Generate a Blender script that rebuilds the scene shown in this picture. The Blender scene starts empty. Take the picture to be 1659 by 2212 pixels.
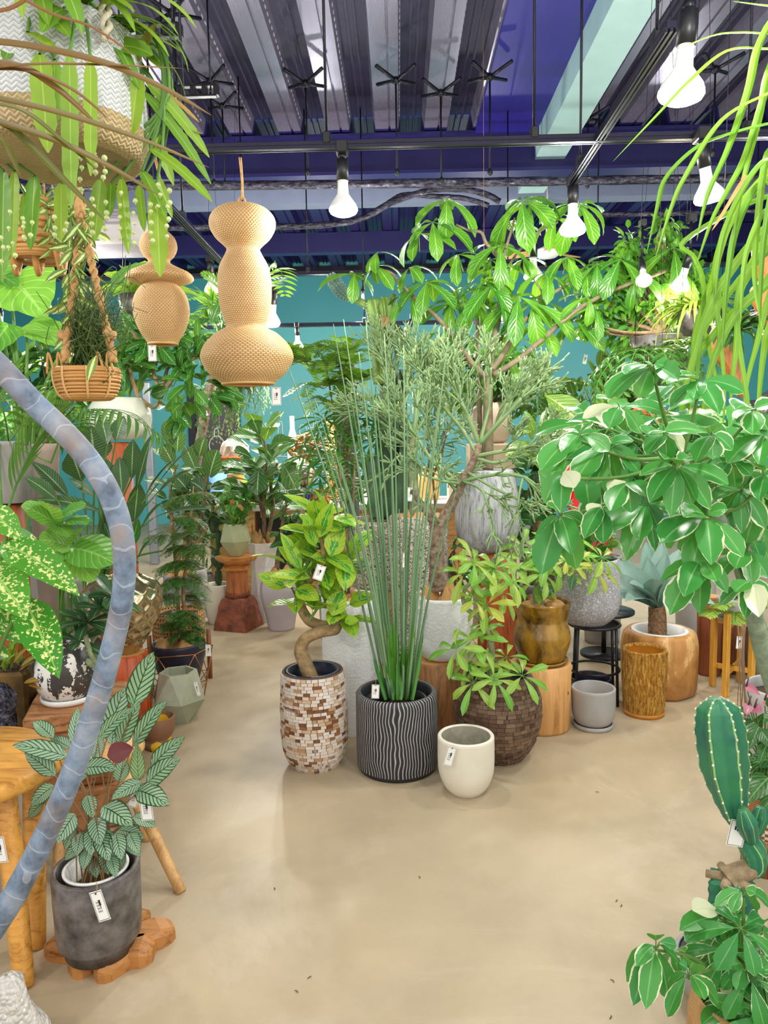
import bpy, math, random
from mathutils import Vector, Matrix
V = Vector
PI = math.pi
scene = bpy.context.scene
COL = scene.collection
rnd = random.Random(7)

# ------------------------------------------------------------------ camera
W, H, F = 1659.0, 2212.0, 1600.0
CAM = V((0, 0, 1.45))
yaw, pitch, roll = math.radians(-1.2), math.radians(-5.9), math.radians(1.0)
FW = V((math.sin(yaw) * math.cos(pitch), math.cos(yaw) * math.cos(pitch), math.sin(pitch)))
R0 = V((math.cos(yaw), -math.sin(yaw), 0))
U0 = R0.cross(FW)
RT = R0 * math.cos(roll) - U0 * math.sin(roll)
UP = U0 * math.cos(roll) + R0 * math.sin(roll)
cd = bpy.data.cameras.new('camera')
cam = bpy.data.objects.new('camera', cd)
COL.objects.link(cam)
cam.matrix_world = Matrix(((RT.x, UP.x, -FW.x, CAM.x), (RT.y, UP.y, -FW.y, CAM.y), (RT.z, UP.z, -FW.z, CAM.z), (0, 0, 0, 1)))
cd.sensor_fit = 'HORIZONTAL'
cd.sensor_width = 36
cd.lens = 36 * F / W
cd.clip_start = 0.05
scene.camera = cam

def ray(px, py):
 return FW + RT * ((px - W / 2) / F) - UP * ((py - H / 2) / F)

def P(px, py, d):
 """the point seen at pixel (px, py), d metres ahead"""
 r = ray(px, py)
 return CAM + r * (d / r.y)

def G(px, py, z=0.0):
 r = ray(px, py)
 return CAM + r * ((z - CAM.z) / r.z)

def S(d):
 return d / F

def S2(px, py, d):
 return d / ray(px, py).y / F

def fdist(py):
 return G(W / 2, py).y

# ------------------------------------------------------------------ materials
def col(h, a=1.0):
 h = h.lstrip('#')
 c = [int(h[i:i + 2], 16) / 255 for i in (0, 2, 4)]
 return tuple((x / 12.92 if x <= .04045 else ((x + .055) / 1.055) ** 2.4) for x in c) + (a,)

class NT:
 def __init__(s, name):
  s.m = bpy.data.materials.new(name)
  s.m.use_nodes = True
  s.t = s.m.node_tree
  s.t.nodes.clear()

 def n(s, typ, ins=None, **props):
  nd = s.t.nodes.new('ShaderNode' + typ)
  for k, v in props.items():
   setattr(nd, k, v)
  for k, v in (ins or {}).items():
   sock = nd.inputs[k]
   if hasattr(v, 'is_output'):
    s.t.links.new(v, sock)
   elif hasattr(v, 'outputs'):
    s.t.links.new(v.outputs[0], sock)
   else:
    sock.default_value = v
  return nd

 def math(s, op, a, b=0.0, c=0.0):
  return s.n('Math', {0: a, 1: b, 2: c}, operation=op).outputs[0]

 def mix(s, f, a, b, bt='MIX'):
  nd = s.n('Mix', {0: f, 6: a, 7: b}, data_type='RGBA', blend_type=bt)
  return nd.outputs[2]

 def ramp(s, f, stops, interp='LINEAR'):
  nd = s.n('ValToRGB', {0: f})
  r = nd.color_ramp
  r.interpolation = interp
  while len(r.elements) < len(stops):
   r.elements.new(0.5)
  for e, (p, c) in zip(r.elements, stops):
   e.position = p
   e.color = c if len(c) == 4 else (*c, 1)
  return nd.outputs[0]

 def uv(s):
  u = s.n('UVMap')
  x = s.n('SeparateXYZ', {0: u.outputs[0]})
  return u.outputs[0], x.outputs[0], x.outputs[1]

 def obj(s):
  return s.n('TexCoord').outputs['Object']

 def noise(s, scale, vec=None, detail=4, rough=.6, dist=0.0):
  ins = {'Scale': scale, 'Detail': detail, 'Roughness': rough, 'Distortion': dist}
  if vec is not None:
   ins['Vector'] = vec
  return s.n('TexNoise', ins).outputs[0]

 def mapv(s, vec, scale=(1, 1, 1), rot=(0, 0, 0)):
  return s.n('Mapping', {0: vec, 2: rot, 3: scale}).outputs[0]

 def bump(s, h, strength=.3, dist=.01):
  return s.n('Bump', {'Strength': strength, 'Distance': dist, 'Height': h}).outputs[0]

 def out(s, color, rough=.5, metal=0.0, normal=None, spec=.5, trans=0.0, tcol=None, coat=0.0, emis=None, estr=0.0):
  ins = {'Base Color': color, 'Roughness': rough, 'Metallic': metal, 'Specular IOR Level': spec, 'Coat Weight': coat}
  if normal is not None:
   ins['Normal'] = normal
  if emis is not None:
   ins['Emission Color'] = emis
   ins['Emission Strength'] = estr
  b = s.n('BsdfPrincipled', ins)
  sh = b.outputs[0]
  if trans:
   tr = s.n('BsdfTranslucent', {0: tcol if tcol is not None else color})
   sh = s.n('MixShader', {0: trans, 1: sh, 2: tr.outputs[0]}).outputs[0]
  s.n('OutputMaterial', {0: sh})
  return s.m

MATS = {}

def plain(h, rough=.5, metal=0.0, var=.12, scale=6.0, bump=0.0, bscale=60.0, coat=0.0, spec=.5, dark=None):
 key = ('p', h, rough, metal, var, scale, bump, bscale, coat, spec, dark)
 if key in MATS:
  return MATS[key]
 t = NT('surface_%d' % len(MATS))
 c = col(h)
 d = col(dark) if dark else tuple(x * (1 - var * 1.6) for x in c[:3]) + (1,)
 l = tuple(min(1, x * (1 + var)) for x in c[:3]) + (1,)
 o = t.obj()
 nz = t.noise(scale, o, 5)
 cc = t.ramp(nz, [(.3, d), (.7, l)])
 nm = t.bump(t.noise(bscale, o, 3), bump, .01) if bump else None
 MATS[key] = t.out(cc, rough, metal, nm, spec=spec, coat=coat)
 return MATS[key]

def emit(h, s, name):
 t = NT(name)
 e = t.n('Emission', {0: col(h), 1: s})
 t.n('OutputMaterial', {0: e.outputs[0]})
 return t.m

def leafmat(name, c1, c2, rough=.38, trans=.28, vein=.0, tcol=None, pattern=None, vc=None, spec=.5, veins=0):
 if name in MATS:
  return MATS[name]
 t = NT(name)
 uvv, u, v = t.uv()
 r = t.n('NewGeometry').outputs['Random Per Island']
 dk = lambda h: tuple(x * .58 for x in col(h)[:3]) + (1,)
 base = t.mix(r, dk(c1), dk(c2))
 nz = t.noise(9.0, t.obj(), 3)
 base = t.mix(t.math('MULTIPLY', nz, .35), base, dk(c2))
 e = t.math('ABSOLUTE', t.math('SUBTRACT', u, .5))  # 0 midrib .. .5 edge
 hgt = t.math('MULTIPLY', e, 2.0)
 if veins:
  sv = t.math('FRACT', t.math('SUBTRACT', t.math('MULTIPLY', v, float(veins)), t.math('MULTIPLY', e, 5.0)))
  sv = t.math('ABSOLUTE', t.math('SUBTRACT', sv, .5))
  vn = t.math('LESS_THAN', sv, .06)
  base = t.mix(t.math('MULTIPLY', vn, .35), base, col(vc or '#b8d890'))
  hgt = t.math('ADD', hgt, t.math('MULTIPLY', sv, 1.5))
 if pattern:
  base = pattern(t, base, uvv, u, v, e)
 if vein:
  m = t.math('LESS_THAN', e, .03)
  base = t.mix(t.math('MULTIPLY', m, vein), base, col(vc or '#b8d890'))
 nm = t.bump(hgt, .25, .01)
 MATS[name] = t.out(base, rough, 0, nm, spec=spec, trans=trans * .8, tcol=t.mix(.35, base, col(tcol or '#a8d020')))
 return MATS[name]

def pat_calathea(t, base, uvv, u, v, e):
 s = t.math('FRACT', t.math('SUBTRACT', t.math('MULTIPLY', v, 9.0), t.math('MULTIPLY', e, 5.0)))
 s = t.math('ABSOLUTE', t.math('SUBTRACT', s, .5))
 light = t.math('GREATER_THAN', s, t.math('ADD', .12, t.math('MULTIPLY', e, .12)))
 edge = t.math('LESS_THAN', e, .44)
 mid = t.math('GREATER_THAN', e, .025)
 f = t.math('MULTIPLY', t.math('MULTIPLY', light, edge), mid)
 return t.mix(f, base, col('#8fae8c'))

def pat_dieff(t, base, uvv, u, v, e):
 n1 = t.noise(85.0, t.obj(), 3, .6)
 thr = t.math('ADD', .51, t.math('MULTIPLY', e, .22))
 f = t.math('GREATER_THAN', n1, thr)
 f = t.math('MULTIPLY', f, t.math('GREATER_THAN', e, .02))
 return t.mix(f, base, col('#e4ea9a'))

def pat_varieg(t, base, uvv, u, v, e):
 n1 = t.noise(11.0, t.obj(), 4, .65)
 f = t.math('GREATER_THAN', t.math('ADD', e, t.math('MULTIPLY', n1, .55)), .75)
 r = t.n('NewGeometry').outputs['Random Per Island']
 al = t.math('GREATER_THAN', r, .95)
 f = t.math('MAXIMUM', f, al)
 return t.mix(f, base, col('#e6e8c4'))

def pat_altissima(t, base, uvv, u, v, e):
 n1 = t.noise(16.0, t.obj(), 4, .7)
 f = t.math('LESS_THAN', t.math('ADD', e, t.math('MULTIPLY', n1, .9)), .56)
 return t.mix(f, base, col('#3f9a2a'))

def pat_stripe(t, base, uvv, u, v, e):
 f = t.math('LESS_THAN', e, .16)
 return t.mix(f, base, col('#d8e88a'))

def wood(name, c1, c2, rough=.5, axis=2, scale=5.0, bump=.15):
 if name in MATS:
  return MATS[name]
 t = NT(name)
 sc = [14, 14, 14]
 sc[axis] = 1.2
 vec = t.mapv(t.obj(), tuple(sc))
 n1 = t.noise(scale * .5, vec, 6, .65, .8)
 n1 = t.math('ADD', t.math('MULTIPLY', n1, .72), t.math('MULTIPLY', t.noise(scale * 2.2, vec, 5, .7, 1.5), .28))
 cc = t.ramp(n1, [(.38, col(c2)), (.5, col(c1)), (.62, tuple(min(1, x * 1.15) for x in col(c1)[:3]))])
 MATS[name] = t.out(cc, rough, 0, t.bump(n1, bump, .01))
 return MATS[name]

# ------------------------------------------------------------------ mesh builder
class MB:
 def __init__(s):
  s.v, s.f, s.uv = [], [], []

 def add(s, vs, fs, uvs=None):
  k = len(s.v)
  s.v.extend(vs)
  s.f.extend([tuple(i + k for i in f) for f in fs])
  s.uv.extend(uvs if uvs else [(0.5, 0.5)] * len(vs))

 def box(s, c, size, rot=None, bev=0.0):
  x, y, z = [a / 2 for a in size]
  c = V(c)
  b = min(bev, x * .9, y * .9, z * .9)
  if b <= 0:
   vs = [V((i, j, k)) for k in (-z, z) for j in (-y, y) for i in (-x, x)]
   fs = [(0, 2, 3, 1), (4, 5, 7, 6), (0, 1, 5, 4), (2, 6, 7, 3), (0, 4, 6, 2), (1, 3, 7, 5)]
  else:
   vs, fs = [], []
   for k, ins in ((-z, b), (-z + b, 0), (z - b, 0), (z, b)):
    for (i, j) in ((-1, -1), (1, -1), (1, 1), (-1, 1)):
     xx, yy = x - ins, y - ins
     if i * j > 0:
      vs += [V((i * xx, j * (yy - b), k)), V((i * (xx - b), j * yy, k))]
     else:
      vs += [V((i * (xx - b), j * yy, k)), V((i * xx, j * (yy - b), k))]
   for r in range(3):
    for q in range(8):
     a, bb = r * 8 + q, r * 8 + (q + 1) % 8
     fs.append((a, bb, bb + 8, a + 8))
   fs.append(tuple(range(7, -1, -1)))
   fs.append(tuple(range(24, 32)))
  if rot is not None:
   vs = [rot @ p for p in vs]
  s.add([p + c for p in vs], fs, [(p.x * .5 + .5, p.z * .5 + .5) for p in vs])

 def lathe(s, c, prof, n=40, wob=None, capb=True, capt=False, ph=0.0):
  """prof: list of (r, z) bottom to top; c: axis foot"""
  vs, fs, uv = [], [], []
  L = [0]
  for i in range(1, len(prof)):
   L.append(L[-1] + math.hypot(prof[i][0] - prof[i - 1][0], prof[i][1] - prof[i - 1][1]))
  T = L[-1] or 1
  for i, (r, z) in enumerate(prof):
   for k in range(n + 1):
    a = 2 * PI * k / n + ph
    rr = r + (wob(a, z, r) if wob else 0)
    vs.append(V((c[0] + rr * math.cos(a), c[1] + rr * math.sin(a), c[2] + z)))
    uv.append((k / n, L[i] / T))
  m = n + 1
  for i in range(len(prof) - 1):
   for k in range(n):
    a = i * m + k
    fs.append((a, a + 1, a + 1 + m, a + m))
  if capb:
   fs.append(tuple(range(n - 1, -1, -1)))
  if capt:
   o = (len(prof) - 1) * m
   fs.append(tuple(range(o, o + n)))
  s.add(vs, fs, uv)

 def tube(s, pts, rad, n=8, cap=True, smooth=0, twist=0.0, sect=None):
  pts = [V(p) for p in pts]
  if not isinstance(rad, (list, tuple)):
   rad = [rad] * len(pts)
  if smooth:
   pts, rad = spline(pts, rad, smooth)
  vs, fs, uv = [], [], []
  nrm = None
  m = len(pts)
  ln = 0
  for i, p in enumerate(pts):
   t = (pts[min(i + 1, m - 1)] - pts[max(i - 1, 0)])
   t = t.normalized() if t.length > 1e-9 else V((0, 0, 1))
   if nrm is None:
    nrm = t.orthogonal().normalized()
   else:
    nrm = (nrm - t * nrm.dot(t))
    nrm = nrm.normalized() if nrm.length > 1e-6 else t.orthogonal().normalized()
   b = t.cross(nrm)
   if i:
    ln += (p - pts[i - 1]).length
   for k in range(n):
    a = 2 * PI * k / n + twist * i
    r = rad[i] * (sect(k, n, i) if sect else 1)
    vs.append(p + nrm * (r * math.cos(a)) + b * (r * math.sin(a)))
    uv.append((k / n, ln))
  for i in range(m - 1):
   for k in range(n):
    a, b2 = i * n + k, i * n + (k + 1) % n
    fs.append((a, b2, b2 + n, a + n))
  if cap:
   fs.append(tuple(range(n - 1, -1, -1)))
   fs.append(tuple(range((m - 1) * n, m * n)))
  s.add(vs, fs, uv)

 def sphere(s, c, r, n=10, m=6, sc=(1, 1, 1)):
  vs, fs = [], []
  c = V(c)
  for i in range(m + 1):
   a = PI * i / m
   for k in range(n):
    b = 2 * PI * k / n
    vs.append(c + V((r * sc[0] * math.sin(a) * math.cos(b), r * sc[1] * math.sin(a) * math.sin(b), -r * sc[2] * math.cos(a))))
  for i in range(m):
   for k in range(n):
    a, b = i * n + k, i * n + (k + 1) % n
    fs.append((a, b, b + n, a + n))
  s.add(vs, fs)

 def leaf(s, pts, wid, prof, nref, fold=.15, wave=0.0, across=2, seed=0):
  """leaf blade along a polyline"""
  m = len(pts)
  vs, fs, uv = [], [], []
  side = None
  for i, p in enumerate(pts):
   t = i / (m - 1)
   d = pts[min(i + 1, m - 1)] - pts[max(i - 1, 0)]
   sd = d.cross(nref)
   if sd.length < 1e-7:
    sd = d.orthogonal()
   sd.normalize()
   if side is not None and sd.dot(side) < 0:
    sd = -sd
   side = sd
   nn = sd.cross(d)
   if nn.length > 1e-9:
    nn.normalize()
   w = wid * prof(t) / 2
   for k in range(across + 1):
    x = 2 * k / across - 1
    wv = wave * wid * abs(x) * math.sin(i * 2.1 + seed + (2 if x > 0 else 0)) if wave else 0
    vs.append(p + sd * (x * w) + nn * (abs(x) * fold * w + wv))
    uv.append(((x + 1) / 2, t))
  q = across + 1
  for i in range(m - 1):
   for k in range(across):
    a = i * q + k
    fs.append((a, a + 1, a + 1 + q, a + q))
  s.add(vs, fs, uv)

 def build(s, name, mat, parent=None, smooth=True, off=None, sub=0):
  if not s.v:
   return None
  o3 = V((0, 0, 0))
  if parent is not None:
   o3 = WORLD.get(parent.name, V((0, 0, 0)))
  elif off is not None:
   o3 = V(off)
  me = bpy.data.meshes.new(name)
  me.from_pydata([tuple(p - o3) for p in s.v], [], s.f)
  ul = me.uv_layers.new(name='UVMap')
  flat = []
  for lo in me.loops:
   flat.extend(s.uv[lo.vertex_index])
  ul.data.foreach_set('uv', flat)
  me.polygons.foreach_set('use_smooth', [smooth] * len(me.polygons))
  me.update()
  o = bpy.data.objects.new(name, me)
  COL.objects.link(o)
  if isinstance(mat, (list, tuple)):
   for q in mat:
    me.materials.append(q)
  else:
   me.materials.append(mat)
  if parent is not None:
   o.parent = parent
   WORLD[o.name] = o3
  else:
   o.location = o3
   WORLD[o.name] = o3
  if sub:
   md = o.modifiers.new('sub', 'SUBSURF')
   md.levels = md.render_levels = sub
  return o

WORLD = {}

def spline(pts, rad, k):
 out, ro = [], []
 m = len(pts)
 for i in range(m - 1):
  p0, p1, p2, p3 = pts[max(i - 1, 0)], pts[i], pts[i + 1], pts[min(i + 2, m - 1)]
  for j in range(k):
   t = j / k
   out.append(.5 * ((2 * p1) + (p2 - p0) * t + (2 * p0 - 5 * p1 + 4 * p2 - p3) * t * t + (3 * p1 - p0 - 3 * p2 + p3) * t ** 3))
   ro.append(rad[i] * (1 - t) + rad[i + 1] * t)
 out.append(pts[-1])
 ro.append(rad[-1])
 return out, ro

def thing(name, label, cat, loc=(0, 0, 0), group=None):
 o = bpy.data.objects.new(name, None)
 COL.objects.link(o)
 o.empty_display_size = .1
 o.location = loc
 WORLD[o.name] = V(loc)
 tag(o, label, cat, group)
 return o

def tag(o, label=None, cat=None, group=None, kind=None):
 if label:
  o['label'] = label
 if cat:
  o['category'] = cat
 if group:
  o['group'] = group
 if kind:
  o['kind'] = kind
 return o

def struct(name, mb, mat, label=None, smooth=False, parent=None):
 o = mb.build(name, mat, parent, smooth)
 if parent is None:
  o['kind'] = 'structure'
  if label:
   o['label'] = label
   o['category'] = name.split('_')[0]
 return o

# ------------------------------------------------------------------ leaf profiles
def prof_pts(tab):
 def f(t):
  for (a, b), (c, d) in zip(tab, tab[1:]):
   if t <= c:
    k = (t - a) / (c - a) if c > a else 0
    k = k * k * (3 - 2 * k) if False else k
    return b + (d - b) * k
  return tab[-1][1]
 return f

LANCE = prof_pts([(0, .04), (.12, .42), (.3, .86), (.45, 1), (.65, .84), (.82, .48), (.94, .16), (1, .01)])
OVATE = prof_pts([(0, .1), (.08, .5), (.22, .92), (.36, 1), (.58, .9), (.78, .6), (.92, .26), (1, .01)])
OBOV = prof_pts([(0, .05), (.15, .3), (.4, .75), (.65, 1), (.82, .88), (.94, .5), (1, .08)])
ELLIP = prof_pts([(0, .06), (.1, .45), (.25, .82), (.5, 1), (.75, .82), (.9, .45), (1, .04)])
STRAP = prof_pts([(0, .8), (.2, 1), (.6, .9), (.85, .55), (1, .03)])
HEART = prof_pts([(0, .7), (.06, .95), (.2, 1.05), (.4, .95), (.62, .7), (.82, .36), (1, .01)])
EPI = prof_pts([(0, .3), (.1, .8), (.17, 1), (.2, .84), (.35, 1), (.38, .84), (.55, 1), (.58, .82), (.72, .9), (.75, .72), (.88, .6), (1, .08)])
NEEDLE = prof_pts([(0, .6), (.3, 1), (.8, .7), (1, .05)])
ROUND = prof_pts([(0, .3), (.1, .65), (.3, .97), (.5, 1), (.7, .93), (.88, .62), (1, .15)])

def bez(a, c, b, n):
 return [a * (1 - t) ** 2 + c * (2 * t * (1 - t)) + b * t * t for t in [i / n for i in range(n + 1)]]

def leaf2(mb, a, b, wid, prof=ELLIP, arch=.12, seg=6, nref=None, fold=.18, wave=0.0, across=2, r=rnd, jit=.35):
 """leaf from point a to point b, arched upwards, its face turned to the light and the aisle"""
 d = b - a
 L = d.length
 c = (a + b) / 2 + V((0, 0, 1)) * (arch * L)
 pts = bez(a, c, b, seg)
 if nref is None:
  tc = (CAM - a).normalized()
  nref = tc * .7 + V((0, 0, .75)) + V((r.uniform(-1, 1), r.uniform(-1, 1), r.uniform(-1, 1))) * jit
 mb.leaf(pts, wid, prof, nref, fold, wave, across, r.uniform(0, 6))

def lpx(mb, bx, by, tx, ty, d, wpx, dz=0.0, **k):
 """leaf between two pixels; dz moves the tip towards (-) or away (+)"""
 leaf2(mb, P(bx, by, d), P(tx, ty, d + dz), wpx * S(d + dz / 2), **k)

def leafdir(mb, p, d, up, L, w, prof=ELLIP, droop=.5, seg=5, fold=.2, wave=0.0, across=2, r=rnd):
 d = d.normalized()
 sd = d.cross(up)
 if sd.length < 1e-5:
  sd = d.orthogonal()
 sd.normalize()
 up = sd.cross(d).normalized()
 pts, q = [p.copy()], p.copy()
 for i in range(seg):
  a = droop * (i + .5) / seg
  q = q + (d * math.cos(a) - up * math.sin(a)) * (L / seg)
  pts.append(q.copy())
 mb.leaf(pts, w, prof, up, fold, wave, across, r.uniform(0, 6))
 return pts[-1]

def rdir(r, zlo=-1, zhi=1):
 a = r.uniform(0, 2 * PI)
 z = r.uniform(zlo, zhi)
 q = math.sqrt(max(0, 1 - z * z))
 return V((q * math.cos(a), q * math.sin(a), z))

def palm_cluster(mb, sm, c, axis, n, L, w, r, prof=OBOV, el=.15, droop=.9, pet=None, fold=.25, stalk=.0, seg=5):
 """palmate whorl of n leaflets about an axis"""
 axis = axis.normalized()
 x = axis.orthogonal().normalized()
 y = axis.cross(x)
 ph = r.uniform(0, 6)
 for k in range(n):
  a = 2 * PI * k / n + ph + r.uniform(-.15, .15)
  d = x * math.cos(a) + y * math.sin(a) + axis * (el + r.uniform(-.15, .15))
  d.normalize()
  l = L * r.uniform(.75, 1.1)
  b = c + d * (stalk * l)
  leafdir(mb, b, d, axis, l, w * r.uniform(.85, 1.1), prof, droop * r.uniform(.6, 1.3), seg, fold, r=r)
  if stalk and sm is not None:
   sm.tube([c, b], [.0016, .0012], 4, False)

def frond(mb, sm, pts, n, L, w, r, prof=LANCE, ang=1.0, droop=.5, lprof=None, sr=.003, seg=3, lift=.2):
 """pinnate frond along a rachis polyline"""
 ps, _ = spline([V(p) for p in pts], [1] * len(pts), 8)
 m = len(ps)
 if sm is not None:
  sm.tube(ps, [sr * (1 - .8 * i / m) for i in range(m)], 5, False)
 for k in range(n):
  t = (k + .8) / (n + .3)
  t = .12 + .88 * t
  i = min(m - 2, int(t * (m - 1)))
  p = ps[i] + (ps[i + 1] - ps[i]) * (t * (m - 1) - i)
  tg = (ps[i + 1] - ps[i]).normalized()
  up = V((0, 0, 1)) - tg * tg.z
  up = up.normalized() if up.length > 1e-3 else tg.orthogonal().normalized()
  sd = tg.cross(up).normalized()
  l = L * (lprof(t) if lprof else math.sin(PI * min(.97, .15 + .85 * t)) ** .6)
  for sg in (-1, 1):
   d = tg * math.cos(ang) + sd * (sg * math.sin(ang)) + up * lift
   leafdir(mb, p, d, up, l * r.uniform(.9, 1.08), w, prof, droop, seg, .15, r=r)

def blob_leaves(mb, blobs, n, L, w, r, prof=ELLIP, droop=.6, seg=4, fold=.2, down=.2, shell=.45, upb=.5, wave=0.0):
 """n leaves spread over ellipsoids [(centre, rx, ry, rz)], pointing outwards"""
 tot = sum(b[1] * b[3] for b in blobs)
 for c, rx, ry, rz in blobs:
  for _ in range(max(1, round(n * rx * rz / tot))):
   d = rdir(r)
   k = r.uniform(shell, 1) ** .6
   p = V((c.x + d.x * rx * k, c.y + d.y * ry * k, c.z + d.z * rz * k))
   o = d * .7 + rdir(r) * .6 + V((0, 0, -down))
   leafdir(mb, p, o, V((0, 0, 1)) * upb + rdir(r) * .5 + d * .4 + V((0, -.3, 0)), L * r.uniform(.7, 1.15), w * r.uniform(.8, 1.15), prof, droop * r.uniform(.4, 1.3), seg, fold, wave, r=r)

def bpx(lst, d, thick=.6):
 """pixel ellipses (cx, cy, half width, half height[, depth]) -> ellipsoids"""
 o = []
 for b in lst:
  dd = b[4] if len(b) > 4 else d
  o.append((P(b[0], b[1], dd), b[2] * S(dd), max(b[2], b[3]) * S(dd) * thick, b[3] * S(dd)))
 return o

def twigs(sm, root, blobs, n, r, r0=.012, r1=.003):
 """branches from root into the ellipsoids"""
 for c, rx, ry, rz in blobs:
  for _ in range(n):
   e = c + V((rx * r.uniform(-.7, .7), ry * r.uniform(-.7, .7), rz * r.uniform(-.5, .8)))
   m = (root * .45 + e * .55) + V((r.uniform(-.05, .05), r.uniform(-.05, .05), -.04))
   sm.tube([root, m, e], [r0, (r0 + r1) / 2, r1], 6, False, 4)

# ------------------------------------------------------------------ pots
def pot_prof(prof, t=.012, deep=.06):
 """outer (r, z) profile -> outer + rounded rim + inner wall"""
 r, z = prof[-1]
 return list(prof) + [(r - t * .3, z + t * .35), (r - t * .7, z + t * .35), (r - t, z), (max(.01, r - t * 1.1), z - deep)]

def px_prof(cx, d, lst, z0=None):
 """[(py, half width px)] -> [(r, z)] about the axis through cx at depth d; z relative to the foot"""
 o = []
 for py, hw in lst:
  o.append([hw * S2(cx, py, d), P(cx, py, d).z])
 if z0 is not None:
  o[0][1] = z0
 base = o[0][1]
 c = P(cx, lst[0][0], d)
 return V((c.x, d, base)), [(a, b - base) for a, b in o]

def smoothprof(prof, k=5):
 ps, _ = spline([V((a, b, 0)) for a, b in prof], [1] * len(prof), k)
 return [(p.x, p.y) for p in ps]

def disc(mb, c, r, n=28, bumpy=0.0, rr=rnd, rings=4):
 vs, fs, uv = [V(c)], [], [(.5, .5)]
 for j in range(1, rings + 1):
  for k in range(n):
   a = 2 * PI * k / n
   q = r * j / rings
   vs.append(V((c[0] + q * math.cos(a), c[1] + q * math.sin(a), c[2] + (rr.uniform(-1, 1) * bumpy if j < rings else -bumpy * .5))))
   uv.append((.5 + .5 * j / rings * math.cos(a), .5 + .5 * j / rings * math.sin(a)))
 for k in range(n):
  fs.append((0, 1 + k, 1 + (k + 1) % n))
 for j in range(rings - 1):
  for k in range(n):
   a, b = 1 + j * n + k, 1 + j * n + (k + 1) % n
   fs.append((a, a + n, b + n, b))
 mb.add(vs, fs, uv)

def burlap(c, r, root, h=.03, seed=1):
 """folded sacking over the soil"""
 q = random.Random(seed)
 ph = [q.uniform(0, 6) for _ in range(6)]
 vs, fs, uv = [], [], []
 n, m = 48, 8
 for j in range(m + 1):
  t = j / m
  for k in range(n):
   a = 2 * PI * k / n
   z = h * (math.sin(t * PI) ** .7) * (.6 + .35 * math.sin(3 * a + ph[0] + 2 * t) + .3 * math.sin(5 * a + ph[1] - 3 * t) + .22 * math.sin(9 * a + ph[2] + 5 * t))
   rr = r * t * (1 + .02 * math.sin(7 * a + ph[3]))
   vs.append(V((c[0] + rr * math.cos(a), c[1] + rr * math.sin(a), c[2] + z)))
   uv.append((k / n, t))
 for j in range(m):
  for k in range(n):
   a, b = j * n + k, j * n + (k + 1) % n
   fs.append((a, b, b + n, a + n))
 mb = MB()
 mb.add(vs, fs, uv)
 return mb.build('burlap_cover', M_BURLAP, root)

def pot_part(root, name, foot, prof, mat, t=.012, deep=.06, n=44, soil=True, smooth=True, wob=None, k=5, soilmat=None, sp=True):
 mb = MB()
 pr = smoothprof(prof, k) if sp else prof
 mb.lathe(foot, pot_prof(pr, t, deep), n, wob)
 o = mb.build(name, mat, root, smooth)
 if soil:
  s = MB()
  r, z = prof[-1]
  disc(s, (foot.x, foot.y, foot.z + z - deep + .003), r - t * .9, 28, .006)
  s.build('soil', soilmat or M_SOIL, root if root is not None else o)
 return o

def card(label, px, py, d, wpx, hpx, tilt=0.0, yaw_=0.0, pitch_=0.0, string=None, border=True, cat='price tag', lines=3, big=False):
 """paper price tag hung on a string"""
 c = P(px, py, d)
 w, h = wpx * S(d), hpx * S(d)
 root = thing('price_tag', label, cat, c, 'white paper price tags')
 R = Matrix.Rotation(yaw_, 3, 'Z') @ Matrix.Rotation(tilt, 3, 'Y') @ Matrix.Rotation(pitch_, 3, 'X')
 m = MB()
 m.box(c, (w, .0008, h), R)
 cd_ = m.build('card', M_PAPER, root, False)
 q = MB()
 e = R @ V((0, -.0007, 0))

 def bar(x0, x1, z0, z1):
  q.box(c + e + R @ V(((x0 + x1) / 2 * w, 0, (z0 + z1) / 2 * h)), (abs(x1 - x0) * w, .0003, abs(z1 - z0) * h), R)
 if border:
  for b in ((-.44, .44, .455, .47), (-.44, .44, -.47, -.455), (-.45, -.425, -.47, .47), (.425, .45, -.47, .47)):
   bar(*b)
 if big:
  for i in range(3):
   bar(-.2 + .15 * i, -.1 + .15 * i, .12 - .03 * i, .26 - .03 * i)
 else:
  bar(-.02, .14, .02, .2)
  bar(.02, .08, -.06, .02)
  for i in range(lines):
   x = -.22 + i * .12
   for j in range(4):
    bar(x, x + .05, .1 - j * .1, .16 - j * .1)
 q.build('print', M_INK, cd_, False)
 h2 = MB()
 tp = c + R @ V((0, -.001, h * .42))
 h2.sphere(tp, h * .03, 8, 4)
 h2.build('eyelet', M_INK, cd_)
 if string:
  s = MB()
  e1 = P(string[0], string[1], d)
  s.tube([tp, (tp + e1) / 2 + V((.003, 0, 0)), e1], .0009, 4, False, 4)
  s.build('string', M_JUTE, root)
 return root

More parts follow.
